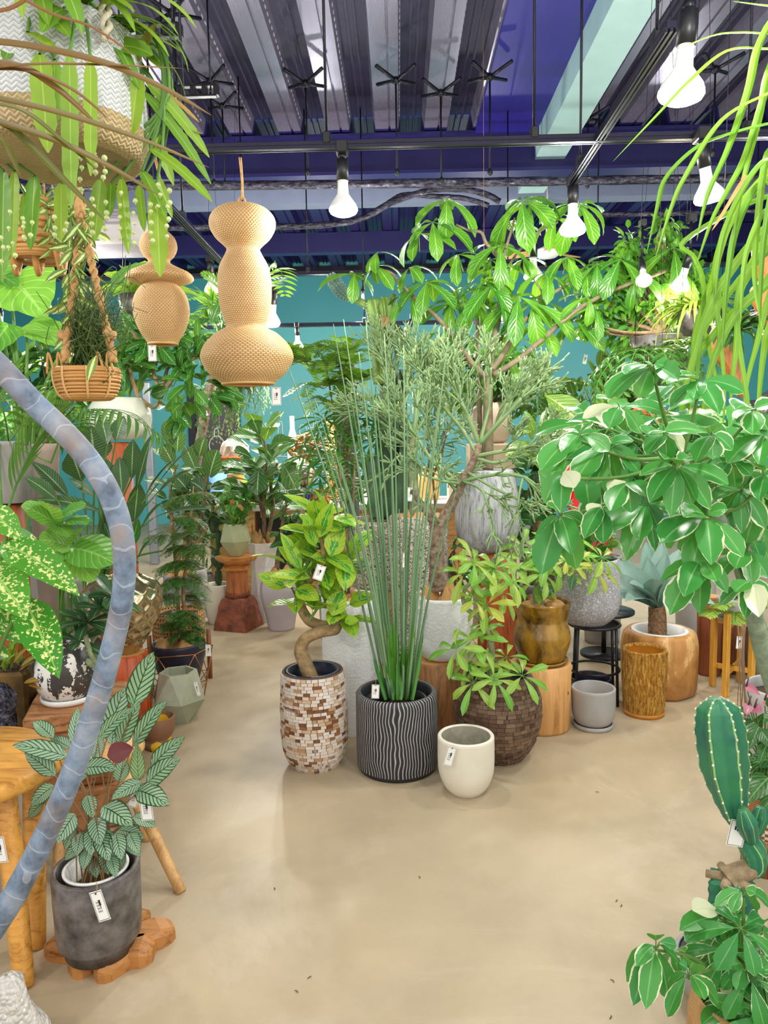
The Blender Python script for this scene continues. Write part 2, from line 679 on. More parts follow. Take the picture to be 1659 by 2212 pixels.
def chips(mb, foot, prof, rows, per, th, r, gap=.06, tilt=.2):
 """small wooden chips laid in courses round a body of revolution"""
 pr = prof
 L = [0]
 for i in range(1, len(pr)):
  L.append(L[-1] + math.hypot(pr[i][0] - pr[i - 1][0], pr[i][1] - pr[i - 1][1]))

 def at(s):
  for i in range(1, len(L)):
   if s <= L[i] or i == len(L) - 1:
    k = (s - L[i - 1]) / (L[i] - L[i - 1])
    return (pr[i - 1][0] + (pr[i][0] - pr[i - 1][0]) * k, pr[i - 1][1] + (pr[i][1] - pr[i - 1][1]) * k)
 T = L[-1]
 for i in range(rows):
  s0, s1 = T * i / rows, T * (i + 1) / rows * (1 - gap * .3 / rows)
  a0 = r.uniform(0, 6)
  k = 0.0
  while k < per - .3:
   w = r.uniform(.7, 1.4)
   w = min(w, per - k)
   t0, t1 = a0 + 2 * PI * (k + gap / 2) / per, a0 + 2 * PI * (k + w - gap / 2) / per
   k += w
   q0, q1 = r.uniform(.3, 1) * th, r.uniform(.3, 1) * th
   b0, b1 = at(s0 + T / rows * .04), at(s1 - T / rows * .04)
   vs = []
   for (rr, z), in ((b0,), (b1,)):
    for tt, q in ((t0, q0), (t1, q1)):
     for ex in (-.004, q):
      vs.append(V((foot.x + (rr + ex) * math.cos(tt), foot.y + (rr + ex) * math.sin(tt), foot.z + z)))
   mb.add(vs, [(1, 3, 7, 5), (0, 1, 5, 4), (2, 6, 7, 3), (0, 2, 3, 1), (4, 5, 7, 6)], [(r.random(), r.random())] * 8)
# ------------------------------------------------------------------ shared materials
def m_burlap():
 t = NT('burlap')
 o = t.obj()
 w1 = t.n('TexWave', {'Vector': o, 'Scale': 130.0, 'Distortion': 1.0}, bands_direction='X').outputs[0]
 w2 = t.n('TexWave', {'Vector': o, 'Scale': 130.0, 'Distortion': 1.0}, bands_direction='Y').outputs[0]
 h = t.math('MULTIPLY', w1, w2)
 c = t.mix(t.noise(8, o), col('#b98a55'), col('#d8ab72'))
 c = t.mix(t.math('MULTIPLY', h, .35), c, col('#8d6539'))
 return t.out(c, .9, 0, t.bump(h, .3, .004))

M_BURLAP = m_burlap()
M_SOIL = plain('#4a3526', .95, var=.4, scale=60, bump=.8, bscale=90)
M_PAPER = plain('#f3f2ee', .6, var=.02)
M_INK = plain('#2a2a2c', .6, var=.02)
M_JUTE = plain('#c79a63', .9, var=.2, scale=60, bump=.4, bscale=200)
M_BLACK = plain('#17171b', .42, var=.1)
M_DKMETAL = plain('#20202a', .35, .6)
M_CHROME = plain('#b9b9c4', .22, .95, var=.04)

def m_floor():
 t = NT('concrete_floor')
 o = t.obj()
 n1 = t.noise(.55, o, 6, .6, .6)
 n2 = t.noise(2.6, o, 8, .65, .3)
 n3 = t.noise(38, o, 4, .6)
 c = t.ramp(n1, [(.3, col('#ab987a')), (.5, col('#b8a688')), (.7, col('#c2b296'))])
 c = t.mix(t.math('MULTIPLY', t.ramp(n2, [(.42, (0, 0, 0)), (.72, (1, 1, 1))]), .30), c, col('#8f8370'))
 c = t.mix(t.math('MULTIPLY', t.ramp(t.noise(1.4, o, 7, .7, 1.5), [(.52, (0, 0, 0)), (.7, (1, 1, 1))]), .4), c, col('#cfc3ad'))
 c = t.mix(t.math('MULTIPLY', n3, .10), c, col('#7c6c54'))
 vo = t.n('TexVoronoi', {'Vector': o, 'Scale': 3.2, 'Randomness': 1.0}).outputs[0]
 sp = t.math('LESS_THAN', vo, .012)
 c = t.mix(t.math('MULTIPLY', sp, .5), c, col('#5d5040'))
 ro = t.math('ADD', .34, t.math('MULTIPLY', n2, .22))
 return t.out(c, ro, 0, t.bump(n3, .05, .003), spec=.45)

FL = MB()
FL.box((0, 5, -.05), (15, 17, .1))
struct('floor', FL, m_floor(), 'polished beige concrete floor with faint stains')

YB = 12.6
CZ = 4.2

def m_wall(h, name):
 t = NT(name)
 o = t.obj()
 c = t.mix(t.noise(1.2, o, 3), col(h), tuple(x * .86 for x in col(h)[:3]) + (1,))
 return t.out(c, .42, 0, None, spec=.4)

M_TEAL = m_wall('#5cb6bb', 'teal_wall_paint')
M_TEAL2 = m_wall('#41959f', 'teal_panel_paint')
wb = MB()
wb.box((0, YB + .1, CZ / 2 + .1), (14.4, .2, CZ + .2))
struct('wall_back', wb, M_TEAL, 'teal painted back wall of the shop')
for nm, x in (('wall_left', -7.1), ('wall_right', 7.1)):
 m = MB()
 m.box((x, 6.2, CZ / 2), (.2, 13, CZ))
 struct(nm, m, M_TEAL)
# upper panel band and the dark lines across the back wall
m = MB()
za = P(860, 703, YB).z
zb = P(860, 592, YB).z
m.box((0, YB - .02, (za + zb) / 2), (14, .04, zb - za))
struct('trim_1', m, M_TEAL2)
m = MB()
m.box((0, YB - .10, zb + .05), (14, .18, .12))
struct('trim_3', m, M_DKMETAL)

# dark door in the back wall
p0, p1 = P(424, 855, YB), P(512, 855, YB)
dr = thing('door_1', 'dark brown door in the teal back wall', 'door', (p0.x, YB - .03, 0))
dr['kind'] = 'structure'
M_DOOR = plain('#4a4148', .45, var=.05)
m = MB()
m.box(((p0.x + p1.x) / 2, YB - .04, p0.z / 2), (p1.x - p0.x, .06, p0.z), bev=.01)
lf_ = m.build('leaf', M_DOOR, dr, False)
m = MB()
w_ = p1.x - p0.x
for x in (p0.x - .07, p1.x + .02):
 m.box((x, YB - .05, p0.z / 2 + .03), (.13 if x < p0.x else .05, .1, p0.z + .06))
m.box(((p0.x + p1.x) / 2, YB - .05, p0.z + .04), (w_ + .2, .1, .08))
m.build('frame', M_BLACK, dr, False)
m = MB()
m.tube([(p1.x - .1, YB - .12, 1.0), (p1.x - .2, YB - .12, 1.0)], .012, 8)
m.build('handle', M_CHROME, lf_)

# line drawings on the wall and the door
M_CHALK = plain('#eef3f2', .7, var=.02)

def drawing(name, label, strokes, d, r=2.2):
 m = MB()
 for st in strokes:
  m.tube([P(x, y, d) for x, y in st], r * S(d) * .5, 5, True, 4)
 o = m.build(name, M_CHALK, None, True, P(strokes[0][0][0], strokes[0][0][1], d))
 tag(o, label, 'wall drawing', 'white line drawings on the back wall and door')
 return o

def oval(cx, cy, a, b, n=12):
 return [(cx + a * math.cos(2 * PI * k / n), cy + b * math.sin(2 * PI * k / n)) for k in range(n + 1)]

drawing('wall_drawing', 'white outline of a round hanging pot drawn on the dark door',
 [oval(468, 962, 16, 20), [(463, 944), (464, 928), (468, 926)], [(472, 943), (472, 930), (468, 926), (470, 922), (473, 926)],
 [(462, 990), (464, 996)], oval(478, 1003, 2, 4, 6), oval(490, 1002, 2, 4, 6)], YB - .085)
drawing('wall_drawing', 'white looped pot drawing on teal wall beside the fiddle leaf fig',
 [[(572, 950), (570, 925), (576, 918), (582, 925), (583, 948)], [(600, 940), (604, 912), (609, 914), (611, 938)], oval(605, 962, 17, 22), [(558, 984), (590, 986), (624, 986)],
 oval(594, 994, 2, 4, 6), oval(601, 977, 2, 4, 6), oval(567, 996, 2, 4, 6)], YB - .015)
drawing('wall_drawing', 'white arched line drawing above the crested plant in the lilac vase',
 [[(648, 945), (648, 922), (655, 918), (662, 925), (664, 945)], [(676, 950), (677, 915), (682, 912), (684, 948)]], YB - .015)
drawing('wall_drawing', 'white looped drawing on teal wall right of the green column cactus',
 [[(1236, 905), (1238, 895), (1246, 893), (1250, 902)], [(1272, 925), (1270, 912), (1277, 905), (1284, 908)], oval(1262, 930, 14, 12), [(1240, 873), (1262, 868)]], YB - .015)
drawing('wall_drawing', 'white small loops drawn on teal wall behind the grey round planter',
 [oval(1146, 985, 4, 6, 8), oval(1160, 1000, 4, 5, 8), oval(1093, 1008, 3, 5, 8), oval(1128, 975, 5, 6, 8)], YB - .015)

# ------------------------------------------------------------------ ceiling: corrugated steel deck
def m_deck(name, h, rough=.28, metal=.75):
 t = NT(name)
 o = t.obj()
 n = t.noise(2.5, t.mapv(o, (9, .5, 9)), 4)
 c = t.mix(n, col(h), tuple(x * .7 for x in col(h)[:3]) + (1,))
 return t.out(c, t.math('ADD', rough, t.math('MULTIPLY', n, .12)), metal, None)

M_DECK = m_deck('galvanised_deck', '#a39cb4', .22, .66)
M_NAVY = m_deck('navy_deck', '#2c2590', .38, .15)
M_NAVY2 = m_deck('navy_steel_and_shade', '#211b5c', .4, .15)

def deck_profile(x0, x1, per=.44):
 pts, x = [], x0
 while x < x1:
  for dx, dz in ((0, 0), (.17, 0), (.175, .018), (.195, .018), (.20, 0), (.30, 0), (.335, .12), (.42, .12), (.425, .10), (.445, .10), (.45, .12), (.5, .12), (.505, .10), (.525, .10), (.53, .12), (.62, .12), (.655, 0)):
   if x + dx * per / .66 < x1:
    pts.append((x + dx * per / .66, dz))
  x += per
 pts.append((x1, 0))
 return pts

def deck(mb, x0, x1, y0, y1, z):
 pts = deck_profile(x0, x1)
 vs, fs = [], []
 for x, dz in pts:
  for y in (y0, y1):
   vs.append(V((x, y, z + dz)))
 for i in range(len(pts) - 1):
  a = i * 2
  fs.append((a, a + 1, a + 3, a + 2))
 k = len(vs)
 vs += [V((x0, y0, z + .2)), V((x0, y1, z + .2)), V((x1, y0, z + .2)), V((x1, y1, z + .2))]
 fs.append((k, k + 2, k + 3, k + 1))
 fs += [(0, k, k + 1, 1), (2 * len(pts) - 2, 2 * len(pts) - 1, k + 3, k + 2)]
 mb.add(vs, fs)

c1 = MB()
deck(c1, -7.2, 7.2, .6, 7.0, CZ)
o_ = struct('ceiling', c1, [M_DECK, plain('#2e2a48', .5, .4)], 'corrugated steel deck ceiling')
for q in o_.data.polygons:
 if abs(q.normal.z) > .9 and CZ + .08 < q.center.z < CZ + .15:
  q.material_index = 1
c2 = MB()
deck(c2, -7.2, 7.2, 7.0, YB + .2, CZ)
o_ = struct('ceiling_deck', c2, M_NAVY2)  # shade behind the beam is put into this bay's navy colour
# dotted punched strips: rows of small slots in the webs of the deck
sl = MB()
x = -7.2
while x < 7:
 for y in [1.5 + .085 * k for k in range(64)]:
  sl.box((x + .212, y, CZ + .06), (.004, .04, .012), Matrix.Rotation(.19, 3, 'Y'))
 x += .44
M_SLOT = plain('#d5d2e2', .3, .3)
struct('trim_4', sl, M_SLOT)
# steel beams across and along, soffit, pale duct
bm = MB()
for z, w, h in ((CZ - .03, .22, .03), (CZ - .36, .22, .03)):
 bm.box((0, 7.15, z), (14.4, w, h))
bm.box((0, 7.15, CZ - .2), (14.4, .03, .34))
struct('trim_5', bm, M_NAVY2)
bm = MB()
bm.box((0, 8.6, CZ - .09), (14.4, .22, .18))
M_PALE = plain('#76809a', .6, var=.05)
struct('trim_6', bm, M_PALE)
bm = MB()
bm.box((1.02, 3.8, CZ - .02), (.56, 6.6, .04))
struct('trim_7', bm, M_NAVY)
bm = MB()
bm.box((1.43, 4.4, CZ - .13), (.27, 7.4, .24))
M_PALE2 = plain('#9fc0c2', .5, var=.04)
struct('trim_8', bm, M_PALE2)
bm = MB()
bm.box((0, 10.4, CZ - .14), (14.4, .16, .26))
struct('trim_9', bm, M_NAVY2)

# ------------------------------------------------------------------ tracks, rods, conduits
M_TRACK = plain('#2c2b3a', .3, .7, var=.1)

def track(label, a, b, rods, w=.035):
 root = thing('lighting_track', label, 'lighting track', a)
 a, b = V(a), V(b)
 m = MB()
 d = (b - a).normalized()
 q = Matrix.Rotation(math.atan2(d.y, d.x), 3, 'Z')
 c = (a + b) / 2
 m.box(c, ((b - a).length, w, .02), q, .003)
 m.box(c + V((0, 0, -.016)), ((b - a).length, w * .25, .012), q)
 m.box(c + q @ V((0, w * .42, -.016)), ((b - a).length, w * .16, .014), q)
 m.box(c + q @ V((0, -w * .42, -.016)), ((b - a).length, w * .16, .014), q)
 m.build('rail', M_TRACK, root, False)
 for t in rods:
  p = a + (b - a) * t
  m = MB()
  m.tube([p + V((0, 0, .01)), V((p.x, p.y, CZ + .02))], .006, 8)
  rd_ = m.build('rod', M_DKMETAL, root)
  m = MB()
  m.box(p + V((0, 0, .02)), (.035, .045, .05), None, .006)
  m.build('clamp', M_BLACK, rd_, False)
 return root

TZ = 2.65
track('black lighting track running across the aisle above the big woven lantern', (-2.6, 3.19, TZ), (3.0, 3.19, TZ), (.31, .415, .567, .722, .9))
track('black lighting track running lengthwise over the pachira tree', (.83, 2.35, TZ), (.845, 3.72, TZ), (.1, .85))
track('black lighting track running lengthwise behind the small woven lantern', (-1.16, 3.6, TZ), (-1.2, 6.6, TZ), (.2, .8))
track('black lighting track across the back of the shop, lower of the two', (-4.6, 6.6, 2.43), (5, 6.6, 2.43), (.1, .45, .58, .8))
track('black lighting track across the back of the shop, upper of the two', (-4.6, 6.6, 2.87), (5, 6.6, 2.87), (.15, .4, .66, .85))

def conduit(label, pts, r, mat, name='conduit'):
 m = MB()
 ps, _ = spline([V(p) for p in pts], [1] * len(pts), 14)
 q = random.Random(3)
 m.tube(ps, [r * (1 + q.uniform(-.09, .09)) for _ in ps], 10)
 return tag(m.build(name, mat, None, True, pts[0]), label, 'pipe')

def m_foil():
 t = NT('foil_wrap')
 n = t.noise(40, t.mapv(t.obj(), (.4, 1, 1)), 4, .7)
 return t.out(t.ramp(n, [(.4, col('#2a2838')), (.62, col('#6a6878')), (.72, col('#c5c4d2'))]), .3, .85, t.bump(n, .9, .02))

M_FOIL = m_foil()
conduit('foil wrapped straight pipe running across under the ceiling beam', [P(-200, 404, 6.2), P(360, 402, 6.2), P(900, 396, 6.2), P(1400, 388, 6.2), P(1900, 380, 6.2)], .035, M_FOIL)
conduit('wavy foil wrapped flexible pipe hanging below the straight pipe', [P(-100, 492, 6.6), P(350, 492, 6.6), P(600, 490, 6.6), P(760, 478, 6.6), P(850, 436, 6.6), P(930, 411, 6.6), P(1000, 409, 6.6), P(1050, 420, 6.6), P(1080, 436, 6.6)], .026, M_FOIL)
conduit('thin foil wrapped pipe looping over the wavy pipe by the beam hanger', [P(836, 440, 6.75), P(872, 421, 6.75), P(930, 424, 6.75), P(1000, 428, 6.75), P(1056, 444, 6.75)], .022, M_FOIL)
conduit('thin foil wrapped pipe running right behind the angled bulb', [P(1290, 464, 6.6), P(1400, 462, 6.6), P(1550, 458, 6.6), P(1800, 450, 6.6)], .02, M_FOIL)

def hanger(label, px, py, d, ybot):
 c = P(px, py, d)
 root = thing('ceiling_hanger', label, 'hanger', c, 'threaded hangers with cross braces under the deck')
 m = MB()
 for a in (.5, 2.64, -.5, -2.64):
  e = c + V((math.cos(a) * .16, math.sin(a) * .30, .02))
  m.tube([c + V((0, 0, .03)), e + V((0, 0, .05))], .014, 6)
 m.sphere(c + V((0, 0, .03)), .03, 8, 6)
 m.build('brace', M_DKMETAL, root)
 m = MB()
 b = P(px + 2, ybot, d)
 m.tube([c + V((0, 0, .03)), V((c.x, c.y, b.z))], .007, 8)
 rd_ = m.build('rod', M_DKMETAL, root)
 m = MB()
 m.sphere((c.x, c.y, b.z), .02, 8, 6, (1, 1, 1.4))
 m.build('nut', M_BLACK, rd_)
 return root

def hd(py):
 return (CZ - .03 - 1.45) * 1600 / (940 - py) * 1.0

for px, py, yb, lb in ((660, 190, 372, 'cross braced ceiling hanger above the round bulb lamp'),
 (855, 183, 372, 'cross braced ceiling hanger mid ceiling, nearest the middle of the deck'),
 (952, 210, 390, 'cross braced ceiling hanger above the pipe loop'),
 (1058, 176, 372, 'cross braced ceiling hanger beside the navy soffit'),
 (454, 185, 395, 'cross braced ceiling hanger next to the slotted steel channels'),
 (372, 40, 200, 'cross braced ceiling hanger nearest the rope basket'),
 (480, 238, 400, 'cross braced ceiling hanger in the dark bay above the lantern rope'),
 (1270, 265, 400, 'cross braced ceiling hanger right of the pale duct'),
 (1545, 160, 330, 'cross braced ceiling hanger behind the near angled bulb')):
 hanger(lb, px, py, hd(py), yb)
# slotted channels beside the rope basket
for lb, px, py, d, L in (('upper slotted black steel channel under the ceiling deck', 316, 68, 4.0, .34),
 ('lower slotted black steel channel under the ceiling deck', 405, 198, 4.8, .36)):
 root = thing('steel_channel', lb, 'steel channel', P(px, py, d))
 m = MB()
 c = P(px, py, d)
 m.box(c + V((0, 0, .03)), (L, .04, .012), None, .003)
 m.box(c - V((0, 0, .03)), (L, .04, .012), None, .003)
 for k in range(6):
  m.box(c + V((-L / 2 + L * k / 5, 0, 0)), (.03, .04, .06))
 m.build('channel', M_BLACK, root, False)
 for s in (-1, 1):
  m = MB()
  m.tube([c + V((s * L * .4, 0, 0)), V((c.x + s * L * .4, c.y, CZ))], .006, 6)
  m.build('rod', M_DKMETAL, root)

# suspended air conditioner
root = thing('air_conditioner', 'grey ceiling hung air conditioner behind the small woven lantern', 'air conditioner', P(260, 505, 5.2))
M_AC = plain('#cfc6cc', .5, var=.03)
c = P(238, 505, 5.2)
m = MB()
m.box(c, (.62, .7, .2), Matrix.Rotation(.08, 3, 'X'), .07)
m.build('housing', M_AC, root)
m = MB()
for k in range(3):
 m.box(c + V((0, -.36, -.03 + .04 * k)), (.5, .02, .012), Matrix.Rotation(.4, 3, 'X'))
m.build('louvre', plain('#9c94a0', .5), root, False)
m = MB()
m.box(c + V((0, -.02, -.105)), (.46, .46, .02), None, .02)
m.build('intake_grille', plain('#a9a2ae', .5), root)
for s in (-1, 1):
 m = MB()
 m.tube([c + V((s * .25, .2, .05)), V((c.x + s * .25, c.y + .2, CZ))], .008, 6)
 m.build('rod', M_DKMETAL, root)

# ceiling fan
c = P(1182, 546, 8.5)
root = thing('ceiling_fan', 'white ceiling fan with wooden blades behind the pachira leaves', 'ceiling fan', c)
M_WHITE = plain('#eeeeea', .4, var=.03)
m = MB()
m.lathe((c.x, c.y, c.z - .06), [(.02, 0), (.1, .01), (.14, .04), (.14, .08), (.06, .12), (.03, .14)], 24, capt=True)
m.build('motor', M_WHITE, root)
m = MB()
m.tube([(c.x, c.y, c.z + .05), (c.x, c.y, CZ - .02)], .016, 8)
m.build('downrod', M_WHITE, root)
M_BLADE = wood('fan_blade_wood', '#c89a55', '#a97a3a', .5, 0)
for a in (2.75, .62, 4.7):
 m = MB()
 d = V((math.cos(a), math.sin(a), 0))
 R = Matrix.Rotation(a, 3, 'Z') @ Matrix.Rotation(.22, 3, 'X')
 m.box(c + d * .30 + V((0, 0, .01)), (.36, .13, .012), R, .004)
 m.build('blade', M_BLADE, root, False)

# ------------------------------------------------------------------ lamps
M_GLOW = emit('#fff6e6', 26.0, 'lamp_glow')
M_OFF = plain('#f4f2ea', .35, var=.02)
LP = .9

def bulb(label, px, py, d, wpx, tilt=(0, 0), on=True, power=60, ztop=None, warm=False):
 """reflector flood bulb hanging from a track socket; (px, py) is the middle of its face"""
 c = P(px, py, d)
 r = wpx * S(d) / 2
 root = thing('flood_bulb', label, 'lamp', c, 'reflector flood bulbs on the tracks')
 ax = V((math.sin(tilt[0]), math.sin(tilt[1]), 1)).normalized()
 q = V((0, 0, 1)).rotation_difference(ax).to_matrix()

 def place(prof, n=24, **k):
  t = MB()
  t.lathe((0, 0, 0), prof, n, **k)
  t.v = [q @ p + c for p in t.v]
  return t
 place([(r * .62, -.10 * r), (r * .9, .04 * r), (r, .22 * r), (r * .98, .38 * r)], capb=True).build('bulb_face', M_GLOW if on else M_OFF, root)
 place([(r * .98, .38 * r), (r * .9, .62 * r), (r * .62, 1.0 * r), (r * .4, 1.32 * r), (r * .36, 1.9 * r), (r * .36, 2.3 * r)], capb=False, capt=True).build('bulb_neck', M_WHITE, root)
 place([(r * .42, 2.2 * r), (r * .42, 3.6 * r), (r * .30, 3.65 * r)], capt=True).build('socket', M_BLACK, root)
 e = c + ax * (3.6 * r)
 zt = max(e.z + .02, TZ - .02 if d < 6.5 else 2.85 if py < 695 else 2.41)
 m = MB()
 m.tube([e, (e + V((e.x, e.y, zt))) / 2, V((e.x, e.y, zt))], r * .15, 8)
 m.sphere(e + V((0, 0, r * .25)), r * .3, 10, 6)
 m.build('swivel_arm', M_DKMETAL, root)
 m = MB()
 m.box((e.x, e.y, zt), (r * .8, r * 1.2, r * .8), None, .004)
 m.build('track_adapter', M_BLACK, root, False)
 if on and power:
  ld = bpy.data.lights.new('flood_or_fill_light', 'POINT')
  ld.energy = power * LP
  ld.color = (1, .96, .9) if not warm else (1, .8, .55)
  ld.shadow_soft_size = .06
  lo = bpy.data.objects.new('flood_or_fill_light', ld)
  COL.objects.link(lo)
  lo.location = c - ax * (r * .6)
 return root

bulb('glowing flood bulb nearest the big woven lantern', 742, 462, 3.19, 60, power=45)
bulb('large glowing flood bulb nearest, behind the arching strap leaves', 1470, 216, 2.1, 92, (.06, -.05), power=30)
bulb('glowing tilted flood bulb below the near one on the right', 1534, 436, 3.19, 62, (-.28, -.2), power=45)
bulb('glowing flood bulb hidden behind the top right pachira leaf whorl', 1237, 505, 3.75, 54, power=50)
bulb('glowing flood bulb right of the big woven lantern waist', 585, 702, 6.6, 40, (.2, -.3), power=110)
bulb('glowing flood bulb left of the big woven lantern among fern fronds', 460, 630, 6.6, 34, (0, -.3), power=110)
bulb('glowing flood bulb behind the middle of the pachira crown', 1152, 603, 5.2, 40, power=70)
bulb('glowing tilted flood bulb right of the flowering column cactus', 863, 738, 6.6, 30, (.7, -.3), power=90)
bulb('small glowing flood bulb above the column cactus with its neck showing', 784, 658, 6.6, 18, power=60)
bulb('glowing flood bulb behind the pachira trunk fork', 1096, 690, 6.6, 34, (0, -.4), power=110)
bulb('warm glowing flood bulb inside the hanging fig on the right', 1466, 625, 4.4, 40, (.2, -.4), power=22, warm=True)
bulb('pale flood bulb below the hanging fig branches, facing down at the wall', 1262, 731, 6.6, 36, power=60)
bulb('unlit white flood bulb facing the aisle under the pachira right branch', 1391, 610, 4.3, 34, (.15, .9), on=False)
bulb('small glowing flood bulb behind the left hanging rope', 103, 664, 5.4, 16, (.2, -.3), power=60)
bulb('small glowing flood bulb at the left edge beside the curved trunk', 3, 712, 5.0, 22, (.2, -.3), power=60)
bulb('small white flood bulb above the feathery trees behind the big lantern', 644, 752, 6.6, 24, (0, -.2), power=80)
bulb('small glowing flood bulb at the right edge below the driftwood', 1650, 722, 4.6, 20, (0, -.2), power=50)
# lamps along the tracks and behind the camera; rear ones added unseen as fill
for i, (x, y) in enumerate(((-1.9, 3.19), (2.5, 3.19), (.83, 1.2), (-2.2, .8), (2.6, .8), (-3.2, 6.6), (3.6, 6.6), (0, -.6), (-3.2, 10), (-1, 10.2), (1.2, 10.2), (3.6, 10))):
 ld = bpy.data.lights.new('flood_or_fill_light', 'POINT')
 ld.energy = 40
 ld.color = (1, .96, .9)
 ld.shadow_soft_size = .06
 lo = bpy.data.objects.new('flood_or_fill_light', ld)
 COL.objects.link(lo)
 lo.location = (x, y, TZ - .25)

# daylight through the open shop front behind the camera
w = bpy.data.worlds.new('daylight')
scene.world = w
w.use_nodes = True
bg = w.node_tree.nodes['Background']
bg.inputs[0].default_value = (1.0, .985, .97, 1)
bg.inputs[1].default_value = 1.5
scene.view_settings.view_transform = 'Standard'
scene.view_settings.look = 'None'
scene.view_settings.exposure = 0.0
scene.view_settings.gamma = 1.0
scene.cycles.max_bounces = 8
scene.cycles.adaptive_threshold = .03
scene.cycles.diffuse_bounces = 4
scene.cycles.glossy_bounces = 3
scene.cycles.transmission_bounces = 4
scene.cycles.sample_clamp_indirect = 8.0
# ------------------------------------------------------------------ centre island
def floorpot(cx, yf, lst):
 """lst [(axis py, half width)], first = foot; returns foot, profile, depth"""
 hw = lst[0][1]
 d = fdist(yf) / (1 - hw / F)
 foot, pr = px_prof(cx, d, lst, 0.0)
 return foot, pr, d

def stem_leaves(mb, sm, pts, n, L, w, prof, r, droop=.6, t0=.1, up=.35, pet=.15, fold=.2, seg=5, out=1.0, wave=0.0, across=2, face=.4, sr=.0018):
 ps, _ = spline([V(p) for p in pts], [1] * len(pts), 10)
 m = len(ps)
 a = r.uniform(0, 6)
 for k in range(n):
  t = t0 + (1 - t0) * (k + .5) / n
  i = min(m - 2, int(t * (m - 1)))
  p = ps[i]
  tg = (ps[i + 1] - ps[i]).normalized()
  x = tg.orthogonal().normalized()
  y = tg.cross(x)
  a += 2.4 + r.uniform(-.3, .3)
  d = (x * math.cos(a) + y * math.sin(a)) * out + tg * r.uniform(.1, .7) + V((0, 0, up))
  d.normalize()
  q = p + d * (L * pet)
  if sm is not None and pet > .05:
   sm.tube([p, q], [sr, sr * .8], 4, False)
  nr = tg * .6 + V((0, 0, .6)) + (CAM - p).normalized() * face + rdir(r) * .25
  leafdir(mb, q, d, nr, L * r.uniform(.75, 1.12), w * r.uniform(.85, 1.12), prof, droop * r.uniform(.3, 1.3), seg, fold, wave, across, r=r)

L_ALT = leafmat('ficus_altissima_leaf', '#d4f83a', '#b4ec3c', .32, .3, .35, pattern=pat_altissima, vc='#e8f59a', veins=7)
L_SCHEF = leafmat('schefflera_leaf', '#74d844', '#d0f064', .34, .3, .5, vc='#d6ea8c')
L_SCHEFY = leafmat('schefflera_yellow_leaf', '#f2f060', '#a4d850', .34, .3, .4, vc='#eef0a0')
L_REED = leafmat('reed_green', '#649c64', '#9cc492', .4, .05)
L_PENCIL = leafmat('pencil_green', '#9ccb84', '#bcdc98', .45, .08)
L_DARK = leafmat('dark_glossy_leaf', '#1f5f2a', '#3a8434', .28, .2, .6, vc='#8fc47a', veins=6)
L_MID = leafmat('mid_green_leaf', '#3c9c36', '#74c84a', .34, .28, .5, vc='#b8dc8a', veins=6)
L_LIME = leafmat('lime_leaf', '#98dc3c', '#d4f45c', .35, .35, .5, vc='#e2f3a0', veins=5)
L_AGAVE = leafmat('agave_leaf', '#94c8b4', '#b8dccc', .5, .08, tcol='#7fb090')
L_FERN = leafmat('feathery_leaf', '#2c7a2a', '#5aa03a', .4, .3)
L_FERNL = leafmat('bright_fern_leaf', '#78cc40', '#b8e85c', .38, .35)
BARK = plain('#8a7458', .85, var=.3, scale=22, bump=.7, bscale=50, dark='#5b4a36')
BARKL = plain('#a58a62', .8, var=.25, scale=25, bump=.6, bscale=60, dark='#7a6340')
BARKG = plain('#8d9a72', .75, var=.25, scale=22, bump=.5, bscale=60, dark='#6b6f4e')
STEMG = plain('#5e8a3c', .6, var=.2)
BARKR = plain('#9a8672', .9, var=.4, scale=40, bump=1.0, bscale=50, dark='#5d4c40')

# -- mosaic chip planter with golden ficus
foot, pr, d1 = floorpot(681, 1668, [(1646, 50), (1622, 63), (1590, 69), (1530, 70), (1475, 68), (1447, 66)])
T = thing('potted_ficus', 'yellow edged ficus with twisted trunk in whitewashed wood chip planter', 'potted plant', foot)
M_CHIPB = plain('#5f4a3a', .8)
pl_ = pot_part(T, 'planter', foot, pr, M_CHIPB, .012, .07, soil=False)

def m_chip(name, stops):
 t = NT(name)
 r = t.n('NewGeometry').outputs['Random Per Island']
 c = t.ramp(r, [(p, col(h)) for p, h in stops], 'CONSTANT')
 o = t.obj()
 n = t.noise(18, t.mapv(o, (1, 1, 5)), 5, .7)
 c = t.mix(t.math('MULTIPLY', n, .5), c, col(stops[0][1]))
 n2 = t.noise(7, o, 3)
 c = t.mix(t.ramp(n2, [(.58, (0, 0, 0)), (.66, (.6, .6, .6))]), c, col(stops[1][1]))
 return t.out(c, .75, 0, t.bump(n, .3, .004))

M_CHIPW = m_chip('whitewashed_chips', [(0, '#7a4e30'), (.1, '#f0e6da'), (.36, '#dcc0a0'), (.5, '#f4eee6'), (.72, '#c9a27a'), (.8, '#f0e2d0'), (.93, '#9a6a42')])
mb = MB()
chips(mb, foot, smoothprof(pr, 6), 30, 32, .007, random.Random(4), .1)
mb.build('wood_chip_cladding', M_CHIPW, pl_, False)
M_LINER = plain('#1e2238', .4, var=.1)
rt, zt = pr[-1]
mb = MB()
mb.lathe((foot.x, foot.y, zt - .09), [(rt * .78, 0), (rt * .82, .08), (rt * .9, .088), (rt * .9, .094), (rt * .8, .094), (rt * .76, .03)], 40, capb=True)
mb.build('nursery_liner', M_LINER, T)
mb = MB()
disc(mb, (foot.x, foot.y, zt - .05), rt * .76, 28, .006)
mb.build('soil', M_SOIL, T)
mb = MB()
tp = [(676, 1475), (658, 1430), (650, 1405), (660, 1380), (690, 1366), (722, 1360), (724, 1352), (700, 1352), (668, 1340), (650, 1310), (650, 1285), (668, 1255), (690, 1232), (698, 1195), (692, 1150)]
